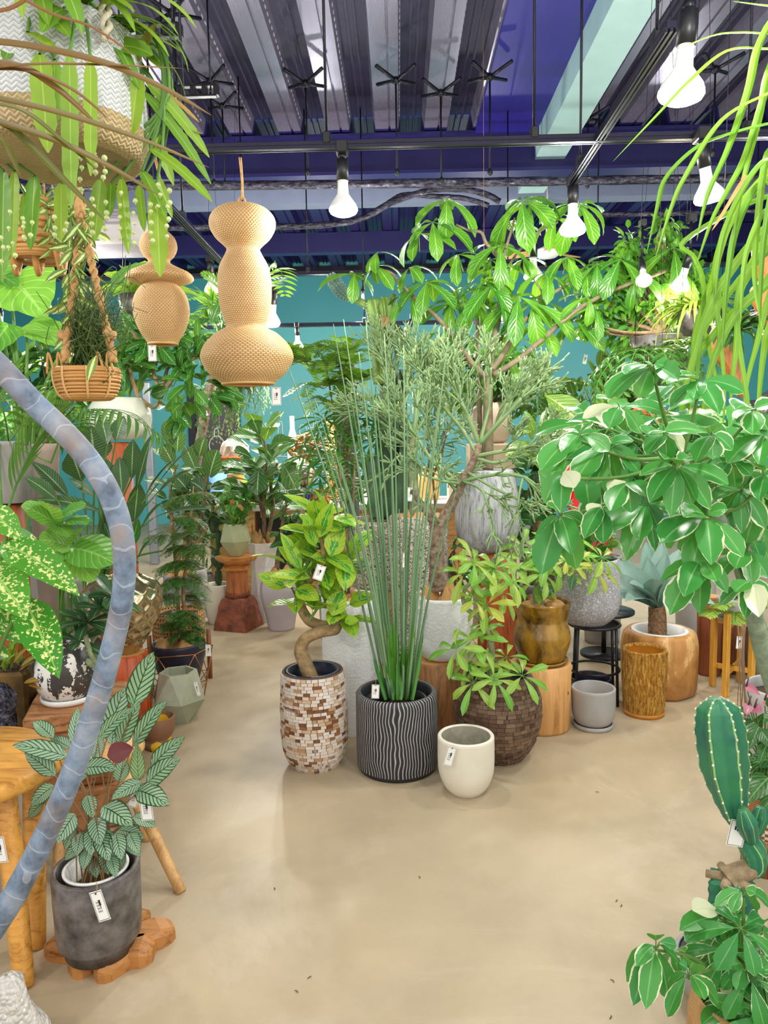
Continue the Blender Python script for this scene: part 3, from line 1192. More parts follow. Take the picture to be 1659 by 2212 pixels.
dz = [0, 0, 0, 0, 0, .02, .05, .08, .08, .07, .05, .03, .01, 0, 0]
tr = [17, 16, 15, 14, 13, 13, 12, 12, 12, 11, 10, 8, 6, 5, 4]
mb.tube([P(x, y, d1 + z) for (x, y), z in zip(tp, dz)], [q * S(d1) for q in tr], 10, True, 6)
mb.build('trunk', BARKL, T)
r = random.Random(11)
mb, sm = MB(), MB()
for pts, n, L, w in (([(650, 1300), (668, 1255), (690, 1232), (700, 1190), (692, 1150), (705, 1110)], 30, .165, .105),
 ([(668, 1262), (640, 1240), (620, 1215)], 8, .15, .095), ([(690, 1232), (725, 1222), (750, 1205)], 7, .15, .09),
 ([(722, 1356), (738, 1335), (745, 1300)], 8, .15, .095), ([(668, 1340), (690, 1310), (715, 1290)], 8, .14, .09), ([(660, 1330), (640, 1290), (628, 1265)], 7, .13, .08)):
 q = [P(x, y, d1 + r.uniform(-.04, .08)) for x, y in pts]
 sm.tube(q, [.006, .003] if len(q) == 2 else [.007 - .005 * i / len(q) for i in range(len(q))], 6, False, 4)
 stem_leaves(mb, sm, q, n, L, w, OVATE, r, .6, .15, .25, .2, .22, 6)
for a in ((718, 1330, 742, 1275, 48), (745, 1345, 775, 1340, 32), (670, 1248, 582, 1245, 30), (650, 1235, 605, 1150, 30), (712, 1200, 745, 1140, 50), (690, 1160, 720, 1085, 40), (680, 1180, 655, 1110, 40), (640, 1220, 600, 1180, 26), (705, 1110, 722, 1092, 30), (700, 1130, 740, 1145, 36)):
 lpx(mb, *a[:4], d1 - .06, a[4], r.uniform(-.05, .05), prof=OVATE, r=r)
sm.build('twigs', STEMG, T)
mb.build('foliage', L_ALT, T)
card('white price tag hanging in the yellow edged ficus', 690, 1237, d1 - .12, 21, 34, .35, 0, 0, (702, 1212))

# -- black grooved planter with tall reeds
foot, pr, d2 = floorpot(859, 1692, [(1660, 84), (1640, 87), (1560, 88), (1495, 88)])
T = thing('potted_reeds', 'tall green reeds in black planter with pale wavy grooves', 'potted plant', foot)

def m_groove():
 t = NT('grooved_black')
 uvv, u, v = t.uv()
 vec = t.n('CombineXYZ', {0: t.math('MULTIPLY', u, 9.0), 1: t.math('MULTIPLY', v, .62), 2: 0.0}).outputs[0]
 n = t.noise(1.0, t.mapv(vec, (.55, 3.2, 1)), 2)
 s = t.math('ADD', t.math('MULTIPLY', u, 78.0), t.math('MULTIPLY', t.math('SUBTRACT', n, .5), 6.0))
 s = t.math('ABSOLUTE', t.math('SUBTRACT', t.math('FRACT', s), .5))
 line = t.ramp(s, [(.26, (0, 0, 0)), (.36, (1, 1, 1))])
 zone = t.math('MULTIPLY', t.math('GREATER_THAN', v, .05), t.math('LESS_THAN', v, .78))
 f = t.math('MULTIPLY', line, zone)
 c = t.mix(t.math('MULTIPLY', f, t.math('ADD', .45, t.math('MULTIPLY', t.noise(30, t.obj(), 3), .7))), col('#26272d'), col('#b9b7b4'))
 return t.out(c, .6, 0, t.bump(f, 1.0, .012))

mb = MB()
prr = [(pr[0][0] * .97, 0)] + [(pr[1][0], .02)] + [(pr[2][0], .08 + .02 * k) for k in range(6)] + [(pr[3][0], pr[3][1] - .02), (pr[3][0], pr[3][1])]
prr = sorted(prr, key=lambda q: q[1])
mb.lathe(foot, pot_prof(prr, .03, .09), 96)
mb.build('planter', m_groove(), T)
rt, zt = pr[-1]
mb = MB()
mb.lathe((foot.x, foot.y, zt - .13), [(rt * .66, 0), (rt * .72, .09), (rt * .78, .1), (rt * .78, .106), (rt * .69, .106), (rt * .66, .05)], 36)
mb.build('nursery_liner', M_BLACK, T)
mb = MB()
disc(mb, (foot.x, foot.y, zt - .075), rt * .66, 28, .01)
mb.build('soil', M_SOIL, T)
r = random.Random(21)
mb = MB()
reeds = [(832, 626, 800), (838, 680, 860), (842, 720, 700), (846, 742, 690), (850, 790, 690), (852, 762, 880), (856, 800, 940), (860, 812, 860), (862, 852, 800), (866, 845, 1010), (868, 872, 745), (872, 880, 860), (875, 905, 930), (878, 920, 1000), (880, 945, 900), (884, 974, 690), (888, 960, 980), (890, 985, 1060), (845, 700, 900), (848, 660, 840), (854, 775, 760), (858, 830, 720), (870, 862, 1100), (876, 930, 830), (843, 735, 1000), (850, 772, 1050)]
for bx, tx, ty in reeds:
 a = P(bx + r.uniform(-4, 4), 1508, d2 + r.uniform(-.06, .06))
 b = P(tx, ty, d2 + r.uniform(-.12, .25))
 m_ = (a + b) / 2 + V(((a.x - b.x) * .06 + r.uniform(-.01, .01), 0, .04))
 mb.tube([a, m_, b], [.0062, .0052, .0016], 6, True, 6)
mb.build('reed_stems', L_REED, T)
mb = MB()
for k in range(20):
 bx = r.uniform(832, 892)
 a = P(bx, 1512, d2 + r.uniform(-.07, .05))
 tx = 860 + (bx - 860) * r.uniform(1.4, 2.2)
 leaf2(mb, a, P(tx, r.uniform(1330, 1440), d2 + r.uniform(-.08, .05)), .017, STRAP, .0, 6, V((r.uniform(-.5, .5), -1, 0)), .6, r=r)
mb.build('sheath_leaves', leafmat('reed_sheath', '#3c9a34', '#6fb83c', .4, .2), T)
card('white price tag on jute twine at the rim of the grooved planter', 811, 1494, d2 - .14, 17, 32, .05, 0, 0, (809, 1462))
card('slim white price tag tied halfway up the reeds', 872, 1210, d2 - .02, 7, 32, .12, 1.1, 0, (880, 1172), False)

# -- cream empty planter in front
foot, pr, d3 = floorpot(1007, 1725, [(1704, 36), (1692, 48), (1668, 58), (1640, 61), (1589, 61)])
M_CREAM = plain('#e6e0cf', .42, var=.05, scale=5, spec=.4)
M_INCONC = plain('#a7a08e', .9, var=.2, scale=14, bump=.3)
mb = MB()
mb.lathe(foot, pot_prof(smoothprof(pr, 6), .016, .001)[:-1], 56)
T = thing('planter', 'small empty cream planter standing in front of the group', 'planter', foot)
mb.build('shell', M_CREAM, T)
rt, zt = pr[-1]
mb = MB()
mb.lathe((foot.x, foot.y, foot.z), [(.001, .03), (rt * .7, .03), (rt * .84, .10), (rt * .87, zt - .02), (rt - .016, zt + .001)], 48, capb=False)
mb.build('inside_wall', M_INCONC, T)
card('white price tag hanging on the small cream planter', 972, 1634, d3 - rt - .004, 20, 46, .28, 0, 0, (978, 1610))

# -- brown woven ball planter with schefflera
foot, pr, d4 = floorpot(1076, 1655, [(1628, 52), (1600, 74), (1560, 88), (1530, 91), (1500, 88), (1470, 76), (1455, 68)])
T = thing('potted_schefflera', 'small green schefflera with bent trunk in round brown woven planter', 'potted plant', foot)
M_BRN = plain('#3f2d22', .7)
pl_ = pot_part(T, 'planter', foot, pr, M_BRN, .012, .05)
M_CHIPB2 = m_chip('brown_woven_chips', [(0, '#4a3426'), (.1, '#7d6450'), (.35, '#6a4f3c'), (.55, '#8d735c'), (.72, '#5d4433'), (.88, '#77604c')])
mb = MB()
chips(mb, foot, smoothprof(pr, 6), 22, 38, .008, random.Random(5), .05)
mb.build('woven_strip_cladding', M_CHIPB2, pl_, False)
mb = MB()
tp = [(1058, 1465, 0), (1062, 1420, 0), (1060, 1385, -.02), (1045, 1350, 0), (1030, 1330, .04), (1008, 1315, .05), (1000, 1290, .04), (1010, 1265, .02), (1035, 1250, 0)]
mb.tube([P(x, y, d4 - .05 + z) for x, y, z in tp], [7.5 * S(d4), 7 * S(d4), 6.5 * S(d4), 6 * S(d4), 6 * S(d4), 5 * S(d4), 4.5 * S(d4), 4 * S(d4), 3 * S(d4)], 9, True, 5)
mb.build('trunk', BARKG, T)
r = random.Random(31)

def schef(T, clusters, d, root_px, L, w, r, mats, n=8, stemr=.003, el=.1, droop=.9):
 sm = MB()
 ms = [MB() for _ in mats]
 for c in clusters:
  x, y = c[0], c[1]
  k = c[2] if len(c) > 2 else 0
  dd = d + (c[3] if len(c) > 3 else r.uniform(-.08, .1))
  p = P(x, y, dd)
  rp = min(root_px, key=lambda q: (q[0] - x) ** 2 + (q[1] - y) ** 2)
  a = P(rp[0], rp[1], d)
  sm.tube([a, (a + p) / 2 + V((0, 0, -.012)), p], [stemr, stemr * .8, stemr * .6], 5, False, 4)
  ax = V((r.uniform(-.5, .5) + (p.x - a.x) * 1.2, -.55 + r.uniform(-.25, .2), .75))
  sc = c[4] if len(c) > 4 else 1
  palm_cluster(ms[k], sm, p, ax, n if isinstance(n, int) else r.randint(*n), L * sc, w * sc, r, OBOV, el, droop, stalk=.14, fold=.2)
 sm.build('twigs', STEMG, T)
 nm = ['foliage', 'pale_foliage']
 for i, m in enumerate(ms):
  o = m.build(nm[i], mats[i], T)

schef(T, [(985, 1400), (1022, 1380), (1012, 1432, 0, -.05, .8), (1022, 1475, 0, -.12), (1068, 1468, 0, -.14), (1128, 1460, 0, -.1), (1040, 1440, 1, .02, .8), (1022, 1214), (1066, 1228), (1036, 1262), (1086, 1280), (1026, 1296, 1, 0, .85), (1052, 1308, 1), (1106, 1256), (1004, 1238), (1050, 1350, 0, .1, .7), (1094, 1420, 0, .1, .8)], d4 - .05,
 [(1062, 1420), (1045, 1350), (1000, 1290), (1035, 1250)], .125, .036, r, [L_SCHEF, L_SCHEFY], 7)

# -- tall white stucco cylinder planter
foot, pr, d5 = floorpot(764, 1592, [(1568, 61), (1540, 63), (1400, 64), (1290, 64)])
M_STUCCO = plain('#f3f4f4', .85, var=.04, scale=4, bump=.5, bscale=70)
T = thing('potted_fern_tree', 'young fern leaved tree in tall white stucco cylinder planter with sacking', 'potted plant', foot)
pot_part(T, 'planter', foot, pr, M_STUCCO, .022, .06, 64, soil=False, k=3)
burlap((foot.x, foot.y, pr[-1][1] - .03), pr[-1][0] - .02, T, .05, 3)
r = random.Random(41)
sm, mb = MB(), MB()
for px, top, off in ((735, 1010, .0), (768, 960, .05), (712, 1090, -.03)):
 pts = [P(748 + (px - 748) * .2, 1285, d5 + off), P(748 + (px - 748) * .6, 1180, d5 + off), P(px, top, d5 + off + .05)]
 sm.tube(pts, [.009, .007, .004], 6, True, 5)
 for k in range(5):
  b = pts[1] + (pts[2] - pts[1]) * (k / 4)
  a = r.uniform(0, 6)
  dr_ = V((math.cos(a), math.sin(a) * .6 - .3, .35)).normalized()
  frond(mb, sm, [b, b + dr_ * .12 + V((0, 0, .03)), b + dr_ * .26 - V((0, 0, .02))], 11, .065, .014, r, LANCE, 1.0, .4, sr=.002)
for px, py in ((760, 1225), (790, 1245), (735, 1240)):
 b = P(px, py, d5)
 for k in range(3):
  a = r.uniform(0, 6)
  dr_ = V((math.cos(a), math.sin(a) * .6, .4)).normalized()
  frond(mb, sm, [b, b + dr_ * .08, b + dr_ * .16 - V((0, 0, .02))], 6, .06, .018, r, LANCE, 1.0, .5, sr=.0015)
sm.build('stems', BARK, T)
mb.build('foliage', L_FERN, T)

# -- white bowl planter on a wooden stump, pencil cactus
foot, pr, d6 = floorpot(948, 1588, [(1565, 54), (1425, 55)])
M_STUMP = wood('stump_wood', '#9c6a3c', '#5f3a1e', .6, 2, 6)
M_STUMPR = wood('red_stump_wood', '#b0562a', '#6b2c14', .5, 2, 6)
M_STUMPL = wood('light_stump_wood', '#cf9a5c', '#a8713a', .45, 2, 3)

def stump(label, cx, yf, lst, mat, seed=1, name='wooden_stump', top=None):
 foot, pr, d = floorpot(cx, yf, lst)
 q = random.Random(seed)
 ph = [q.uniform(0, 6) for _ in range(3)]
 mb = MB()
 zt = pr[-1][1]
 p2 = [(pr[0][0] * .97, 0)] + [(a, b) for a, b in pr] + [(pr[-1][0] - .012, zt + .008)]
 p2 = [p2[0]] + [(p2[1][0], .015)] + p2[2:]

 def wob(a, z, rr):
  return rr * (.018 * math.sin(2 * a + ph[0]) + .012 * math.sin(3 * a + ph[1]) + .006 * math.sin(7 * a + ph[2]))
 mb.lathe(foot, p2, 48, wob)
 T = thing(name, label, 'stump', foot)
 mb.build('body', mat, T)
 m2 = MB()
 vs = MB()
 vs.lathe((foot.x, foot.y, foot.z), [(pr[-1][0] - .012, zt + .008), (pr[-1][0] * .6, zt + .0085), (.004, zt + .009)], 48, wob, False, True)
 vs.build('cut_top', top or M_STUMPTOP, T)
 return foot, zt + .009, d

def m_rings(name='cut_wood_rings'):
 t = NT(name)
 uvv, u, v = t.uv()
 n = t.noise(8, t.obj(), 3)
 s = t.math('FRACT', t.math('ADD', t.math('MULTIPLY', v, 14.0), t.math('MULTIPLY', n, 2.0)))
 c = t.mix(s, col('#d9a868'), col('#b47c42'))
 return t.out(c, .6)

M_STUMPTOP = m_rings()
foot6, z6, d6 = stump('brown wooden stump under the white stucco bowl planter', 948, 1588, [(1565, 54), (1520, 55), (1425, 55)], M_STUMP, 2)
c, pr = px_prof(956, d6, [(1412, 30), (1404, 44), (1380, 58), (1340, 65), (1300, 67), (1278, 66)])
c.z = z6
pr = [(a, b) for a, b in pr]
T = thing('potted_pencil_cactus', 'big pencil cactus with forked rough trunk in white stucco bowl planter', 'potted plant', c)
pot_part(T, 'planter', c, pr, M_STUCCO, .02, .05, 64, soil=False)
burlap((c.x, c.y, c.z + pr[-1][1] - .03), pr[-1][0] - .02, T, .075, 5)
mb = MB()
mb.tube([P(944, 1275, d6), P(944, 1220, d6), P(943, 1160, d6), P(946, 1120, d6)], [20 * S(d6), 17 * S(d6), 16 * S(d6), 18 * S(d6)], 12, True, 5)
mb.tube([P(944, 1140, d6), P(922, 1105, d6), P(904, 1080, d6 + .05), P(890, 1060, d6 + .1)], [.026, .02, .016, .012], 9, True, 5)
mb.tube([P(948, 1140, d6), P(975, 1090, d6), P(1000, 1040, d6 - .03), P(1028, 985, d6 - .05), P(1035, 958, d6 - .05)], [.03, .026, .022, .018, .014], 9, True, 5)
mb.build('trunk', BARKR, T)
r = random.Random(51)

def pencil(mb, p, d, L, rad, lev, r, up=.25, spread=.55):
 e = p + d * L
 m = (p + e) / 2 + rdir(r) * (L * .06)
 mb.tube([p, m, e], [rad, rad * .92, rad * .85], 5, True, 2)
 if lev <= 0:
  return
 n = r.choice((2, 3, 3, 4)) if lev > 1 else r.choice((2, 2, 3, 3))
 for _ in range(n):
  q = (d + rdir(r) * spread + V((0, -.05, up))).normalized()
  pencil(mb, e if r.random() < .75 else m, q, L * r.uniform(.7, 1.05), max(.0038, rad * .74), lev - 1, r, up, spread)

mb = MB()

def limb(pts, rad, lev, L, n, up, spread=.6):
 q = [P(*a) for a in pts]
 mb.tube(q, [rad * (1 - .35 * i / len(q)) for i in range(len(q))], 7, True, 4)
 for i in range(1, len(q)):
  for _ in range(n if i == len(q) - 1 else max(1, n - 1)):
   d = ((q[i] - q[i - 1]).normalized() + rdir(r) * spread + V((0, 0, up))).normalized()
   pencil(mb, q[i], d, L * r.uniform(.8, 1.15), rad * .55, lev, r, up * .5, spread)

D = d6 - .05
limb([(1035, 960, D), (1012, 905, D), (992, 860, D)], .012, 3, .085, 3, .5)
limb([(1035, 960, D), (1085, 905, D - .05), (1125, 860, D - .05)], .012, 3, .085, 3, .35)
limb([(1035, 962, D), (1055, 880, D + .1), (1060, 830, D + .1)], .01, 3, .075, 2, .5)
limb([(1030, 985, D), (1085, 975, D - .1), (1140, 965, D - .1)], .01, 3, .07, 3, .12)
limb([(1000, 1040, D), (1070, 1025, D - .15), (1130, 1030, D - .2), (1165, 1055, D - .2)], .009, 2, .08, 3, -.1)
limb([(975, 1030, D), (930, 990, D), (905, 950, D)], .01, 3, .075, 2, .4)
limb([(1000, 1040, D), (1042, 1060, D - .2), (1060, 1120, D - .25), (1075, 1170, D - .25)], .007, 2, .07, 2, -.35)
limb([(995, 1045, D), (960, 1040, D - .1), (925, 1030, D - .1)], .008, 3, .065, 2, .2)
limb([(1130, 1030, D - .2), (1120, 1080, D - .25), (1125, 1130, D - .25)], .006, 2, .065, 2, -.3)
limb([(948, 1130, D), (930, 1090, D - .1), (940, 1060, D - .1)], .006, 2, .06, 2, .1)
limb([(1030, 980, D), (1000, 930, D + .1), (960, 880, D + .1), (940, 840, D + .1)], .01, 3, .08, 3, .5)
limb([(1035, 960, D), (1070, 920, D + .1), (1100, 890, D + .15)], .01, 3, .08, 3, .4)
limb([(1030, 990, D), (1070, 1000, D - .1), (1110, 985, D - .1), (1170, 960, D - .1)], .009, 3, .07, 2, .2)
limb([(985, 1060, D), (950, 1010, D + .1), (930, 940, D + .1)], .009, 3, .08, 2, .4)
limb([(1010, 1020, D), (1060, 1050, D - .15), (1110, 1075, D - .2)], .008, 3, .06, 2, -.1)
mb.build('pencil_branches', L_PENCIL, T)
card('white price tag on the rim of the white stucco bowl planter', 910, 1302, d6 - pr[-1][0] * .93, 18, 34, .05, -.3, 0, (908, 1284))

# -- second pencil cactus behind, its pot hidden
foot, pr, d7 = floorpot(893, 1475, [(1455, 45), (1400, 55), (1200, 56), (1110, 54)])
M_SPECK0 = plain('#8e857a', .85)

def m_speck(name, base, dk, lt, s=110):
 t = NT(name)
 o = t.obj()
 vo = t.n('TexVoronoi', {'Vector': o, 'Scale': float(s)}).outputs[1]
 r_ = t.n('SeparateColor', {0: vo}).outputs[0]
 c = t.ramp(r_, [(0, col(dk)), (.22, col(base)), (.7, col(base)), (.82, col(lt))], 'CONSTANT')
 return t.out(c, .7, 0, t.bump(t.noise(90, o, 3), .2, .004))

M_SPECK = m_speck('speckled_stone', '#a39a8c', '#4f463f', '#cfc8bc', 150)
M_TERR = m_speck('grey_terrazzo', '#a5a5a9', '#97979b', '#d0d0d2', 190)

d7 = 4.5
T = thing('potted_pencil_cactus', 'second pencil cactus rising between the reeds, green trunk with tag', 'potted plant', P(905, 1300, d7))
c = V((P(905, 1150, d7).x, d7, 0))
hz = P(905, 1115, d7).z
pot_part(T, 'planter', c, [(.16, 0), (.17, .05), (.18, hz)], M_SPECK, .02, .05)
burlap((c.x, c.y, hz - .02), .15, T, .05, 6)
mb = MB()
mb.tube([P(896, 1118, d7), P(893, 1040, d7), P(892, 975, d7), P(893, 938, d7)], [.032, .03, .027, .024], 10, True, 4)
mb.build('trunk', BARKG, T)
mb = MB()
r = random.Random(57)
limb([(893, 940, d7), (868, 880, d7), (850, 825, d7)], .013, 3, .10, 3, .4)
limb([(893, 940, d7), (900, 870, d7), (905, 815, d7)], .013, 3, .10, 3, .6)
limb([(893, 940, d7), (925, 890, d7), (945, 830, d7)], .012, 3, .10, 3, .4)
limb([(893, 945, d7), (850, 930, d7 - .1), (815, 905, d7 - .1)], .011, 3, .09, 3, .2)
limb([(893, 950, d7), (930, 940, d7 - .1), (950, 920, d7)], .01, 3, .085, 2, .2)
limb([(892, 1000, d7), (862, 985, d7 - .1), (840, 1010, d7 - .1)], .008, 2, .085, 2, -.05)
limb([(893, 960, d7), (930, 985, d7 - .1), (960, 1010, d7 - .1)], .008, 3, .075, 2, .3)
limb([(893, 940, d7), (860, 850, d7 + .1), (830, 790, d7 + .1)], .011, 3, .1, 3, .5)
limb([(893, 940, d7), (915, 850, d7 + .1), (960, 790, d7 + .1)], .011, 3, .1, 3, .5)
limb([(893, 945, d7), (870, 905, d7 - .1), (880, 850, d7 - .1)], .01, 3, .09, 3, .5)
mb.build('pencil_branches', L_PENCIL, T)
card('white price tag on twine round the second pencil cactus trunk', 886, 1068, d7 - .06, 14, 30, .1, 0, 0, (890, 1035))

# -- big speckled stone planter with the column cactus
d8 = 4.75
zb8 = P(834, 1262, d8).z
T8c = V((P(834, 1262, d8).x, d8, zb8))
root = thing('wooden_crate', 'wooden crate with diagonal boards behind the tall white planter', 'crate', (T8c.x, d8 + .05, 0))
M_CRATE = wood('crate_boards', '#b08a60', '#7d5a38', .6, 0, 4)
mb = MB()
cw = .62
mb.box((T8c.x, d8 + .05, zb8 / 2), (cw, .5, zb8))
mb.build('box', M_CRATE, root, False)
for s in (-1, 1):
 mb = MB()
 mb.box((T8c.x + s * (cw / 2 - .03), d8 - .21, zb8 / 2), (.06, .02, zb8), None, .003)
 mb.build('corner_batten', M_CRATE, root, False)
for k in range(9):
 mb = MB()
 x = -.24 + .06 * k
 mb.box((T8c.x + x, d8 - .205, zb8 / 2), (.05, .012, min(zb8 * .96, .5)), Matrix.Rotation(.5, 3, 'Y'), .003)
 mb.build('diagonal_board', M_CRATE, root, False)
c, pr = px_prof(834, d8, [(1262, 70), (1240, 73), (1180, 76), (1122, 79)])
T = thing('potted_tall_cactus', 'dark green column cactus in big speckled stone planter', 'potted plant', c)
pot_part(T, 'planter', c, pr, M_SPECK, .02, .04, 56, k=3)

def ribbed(mb, pts, rads, ribs=6, depth=.28, n=48, sp=5):
 def sect(k, nn, i):
  a = (k / nn * ribs) % 1
  return 1 - depth * (.5 - .5 * math.cos(2 * PI * a)) ** .6
 mb.tube(pts, rads, n, True, sp, 0, sect)

def areoles(mb, pts, rads, ribs, per, r=.003, ph=0.0):
 ps, rr = spline([V(p) for p in pts], rads, per)
 for i, (p, q) in enumerate(zip(ps, rr)):
  t = (ps[min(i + 1, len(ps) - 1)] - ps[max(i - 1, 0)]).normalized()
  x = t.orthogonal().normalized()
  y = t.cross(x)
  for k in range(ribs):
   a = 2 * PI * k / ribs
   mb.sphere(p + x * (q * math.cos(a)) + y * (q * math.sin(a)), r, 5, 4)

M_CACT = plain('#3f5f3c', .5, var=.25, scale=9, dark='#2c4530')
M_CACTG = plain('#7f9f4c', .5, var=.2, scale=9)
M_CACTB = plain('#2f7358', .42, var=.25, scale=5, dark='#1f5a55')
M_AREO = plain('#e6e2cc', .9)
mb = MB()
ribbed(mb, [P(840, 1120, d8), P(840, 1020, d8), P(845, 930, d8), P(850, 860, d8), P(848, 800, d8)], [.098, .102, .10, .095, .075], 6)
ribbed(mb, [P(818, 1120, d8 - .06), P(812, 1060, d8 - .06), P(805, 1000, d8 - .06), P(803, 985, d8 - .06)], [.06, .062, .055, .02], 6)
ribbed(mb, [P(868, 1120, d8 - .05), P(872, 1040, d8 - .05), P(876, 960, d8 - .05), P(876, 945, d8 - .05)], [.05, .06, .05, .02], 6)
mb.build('stem', M_CACT, T)
mb = MB()
ribbed(mb, [P(826, 830, d8), P(824, 770, d8), P(822, 712, d8)], [.058, .062, .06], 6, .5)
ribbed(mb, [P(824, 722, d8), P(814, 690, d8), P(806, 655, d8), P(804, 646, d8)], [.03, .058, .056, .03], 6, .5)
ribbed(mb, [P(824, 725, d8), P(834, 690, d8 - .02), P(832, 660, d8 - .02), P(828, 645, d8)], [.02, .04, .046, .03], 5, .5)
ribbed(mb, [P(812, 672, d8), P(786, 656, d8), P(762, 645, d8)], [.02, .026, .018], 5, .25, 30)
ribbed(mb, [P(834, 690, d8), P(846, 660, d8 + .02), P(852, 636, d8 + .02)], [.016, .03, .018], 5, .25, 30)
mb.build('upper_arms', M_CACTG, T)
mb = MB()
ribbed(mb, [P(755, 646, d8), P(738, 630, d8), P(722, 608, d8), P(714, 592, d8)], [.018, .042, .046, .022], 8, .2, 48)
mb.build('blue_arm', plain('#5f8078', .55, var=.15), T)
mb = MB()
areoles(mb, [P(755, 646, d8), P(738, 630, d8), P(722, 608, d8), P(714, 592, d8)], [.018, .042, .046, .022], 8, 4, .0025)
areoles(mb, [P(826, 830, d8), P(824, 770, d8), P(822, 712, d8)], [.058, .062, .06], 6, 7, .003)
areoles(mb, [P(824, 722, d8), P(814, 690, d8), P(806, 655, d8)], [.03, .058, .056], 6, 5, .003)
tag(mb.build('spine_dots', M_AREO, T), kind='stuff')
mb = MB()
for cx, cy, rad, ax in ((832, 684, .034, V((0, -.3, 1))), (862, 705, .04, V((.5, -.4, .75)))):
 p = P(cx, cy, d8 - .06)
 ax.normalize()
 x = ax.orthogonal().normalized()
 y = ax.cross(x)
 vs = [p]
 for k in range(12):
  q = rad * (1 if k % 2 else .6)
  vs.append(p + x * (q * math.cos(k * PI / 6)) + y * (q * math.sin(k * PI / 6)) - ax * .004)
 for k in range(12):
  q = rad * (1 if k % 2 else .6) * .75
  vs.append(p - ax * .06 + x * (q * math.cos(k * PI / 6)) + y * (q * math.sin(k * PI / 6)))
 mb.add(vs, [(0, 1 + k, 1 + (k + 1) % 12) for k in range(12)] + [(1 + k, 13 + k, 13 + (k + 1) % 12, 1 + (k + 1) % 12) for k in range(12)])
mb.build('cut_ends', plain('#c99a72', .8, var=.2), T, False)
mb = MB()
ribbed(mb, [P(838, 750, d8 - .03), P(850, 728, d8 - .06), P(866, 708, d8 - .06)], [.02, .036, .04], 5, .35, 30)
mb.build('side_arm', plain('#5f6f48', .55, var=.2), T)

# -- grey brushed round planter on the tall stump, holding the pachira tree
foot, pr, d9 = floorpot(1073, 1452, [(1432, 40), (1340, 39), (1196, 38)])
foot, z9, d9 = stump('tall reddish brown stump carrying the large grey brushed planter', 1073, 1452, [(1432, 41), (1340, 40), (1270, 39), (1194, 39)], M_STUMPR, 7)
c, pr = px_prof(1053, d9, [(1184, 30), (1172, 52), (1145, 66), (1110, 70), (1060, 66), (1010, 56)])
c.z = z9

def m_brush():
 t = NT('grey_brushed_fibre')
 n = t.noise(60, t.mapv(t.obj(), (1, 1, .1)), 4, .75)
 c_ = t.ramp(n, [(.32, col('#5f6468')), (.46, col('#a2a6a8')), (.7, col('#c6c8c8'))])
 return t.out(c_, .7, 0, t.bump(n, .3, .006))

M_BRUSH = m_brush()
T = thing('potted_pachira', 'tall pachira tree with branching grey trunk in large grey brushed planter', 'potted plant', c)
pot_part(T, 'planter', c, pr, M_BRUSH, .02, .05, 56)
dp = d9
mb = MB()

def lim(pts, r0, r1):
 q = [P(x, y, dp + (z[0] if z else 0)) for x, y, *z in pts]
 k = len(q) - 1
 mb.tube(q, [r0 + (r1 - r0) * i / k for i in range(k + 1)], 9, True, 5)

lim([(1054, 1015), (1055, 960), (1054, 880), (1056, 815)], .033, .028)
lim([(1056, 818), (1062, 760), (1076, 690), (1084, 620), (1088, 580)], .024, .013)
lim([(1050, 815), (1020, 785), (985, 735), (948, 690), (905, 652), (862, 610), (845, 590), (815, 582)], .018, .008)
lim([(1040, 1010, .1), (1036, 900, .1), (1034, 800, .1), (1032, 720, .1), (1030, 650, .1)], .017, .011)
lim([(1062, 800), (1090, 760), (1115, 715), (1140, 685)], .02, .014)
lim([(1066, 810, -.05), (1115, 780, -.05), (1170, 735, -.05), (1220, 690, -.05), (1270, 655, -.05), (1330, 625, -.1), (1400, 600, -.1), (1440, 585, -.1)], .019, .009)
lim([(1080, 650, .08), (1092, 690, .08), (1080, 740, .08)], .008, .012)
lim([(1140, 690, .05), (1165, 650, .05), (1200, 630, .05), (1240, 605, .05), (1262, 590, .05)], .013, .008)
lim([(1086, 580), (1072, 550), (1050, 525), (1040, 502), (1015, 498), (985, 485)], .013, .006)
lim([(1088, 590), (1086, 560), (1104, 500), (1112, 470)], .011, .006)
lim([(1095, 580, .1), (1130, 530, .1), (1165, 500, .1), (1205, 480, .1)], .009, .006)
lim([(1165, 650, .05), (1170, 630, .05), (1150, 600, .05)], .008, .005)
mb.build('trunk', plain('#7f7358', .75, var=.3, scale=16, bump=.5, bscale=50, dark='#5c5340'), T)
r = random.Random(61)
L_PACH = leafmat('pachira_leaf', '#2c8c28', '#6cba30', .3, .36, .7, vc='#a8dc7a', veins=8)
mb, sm = MB(), MB()
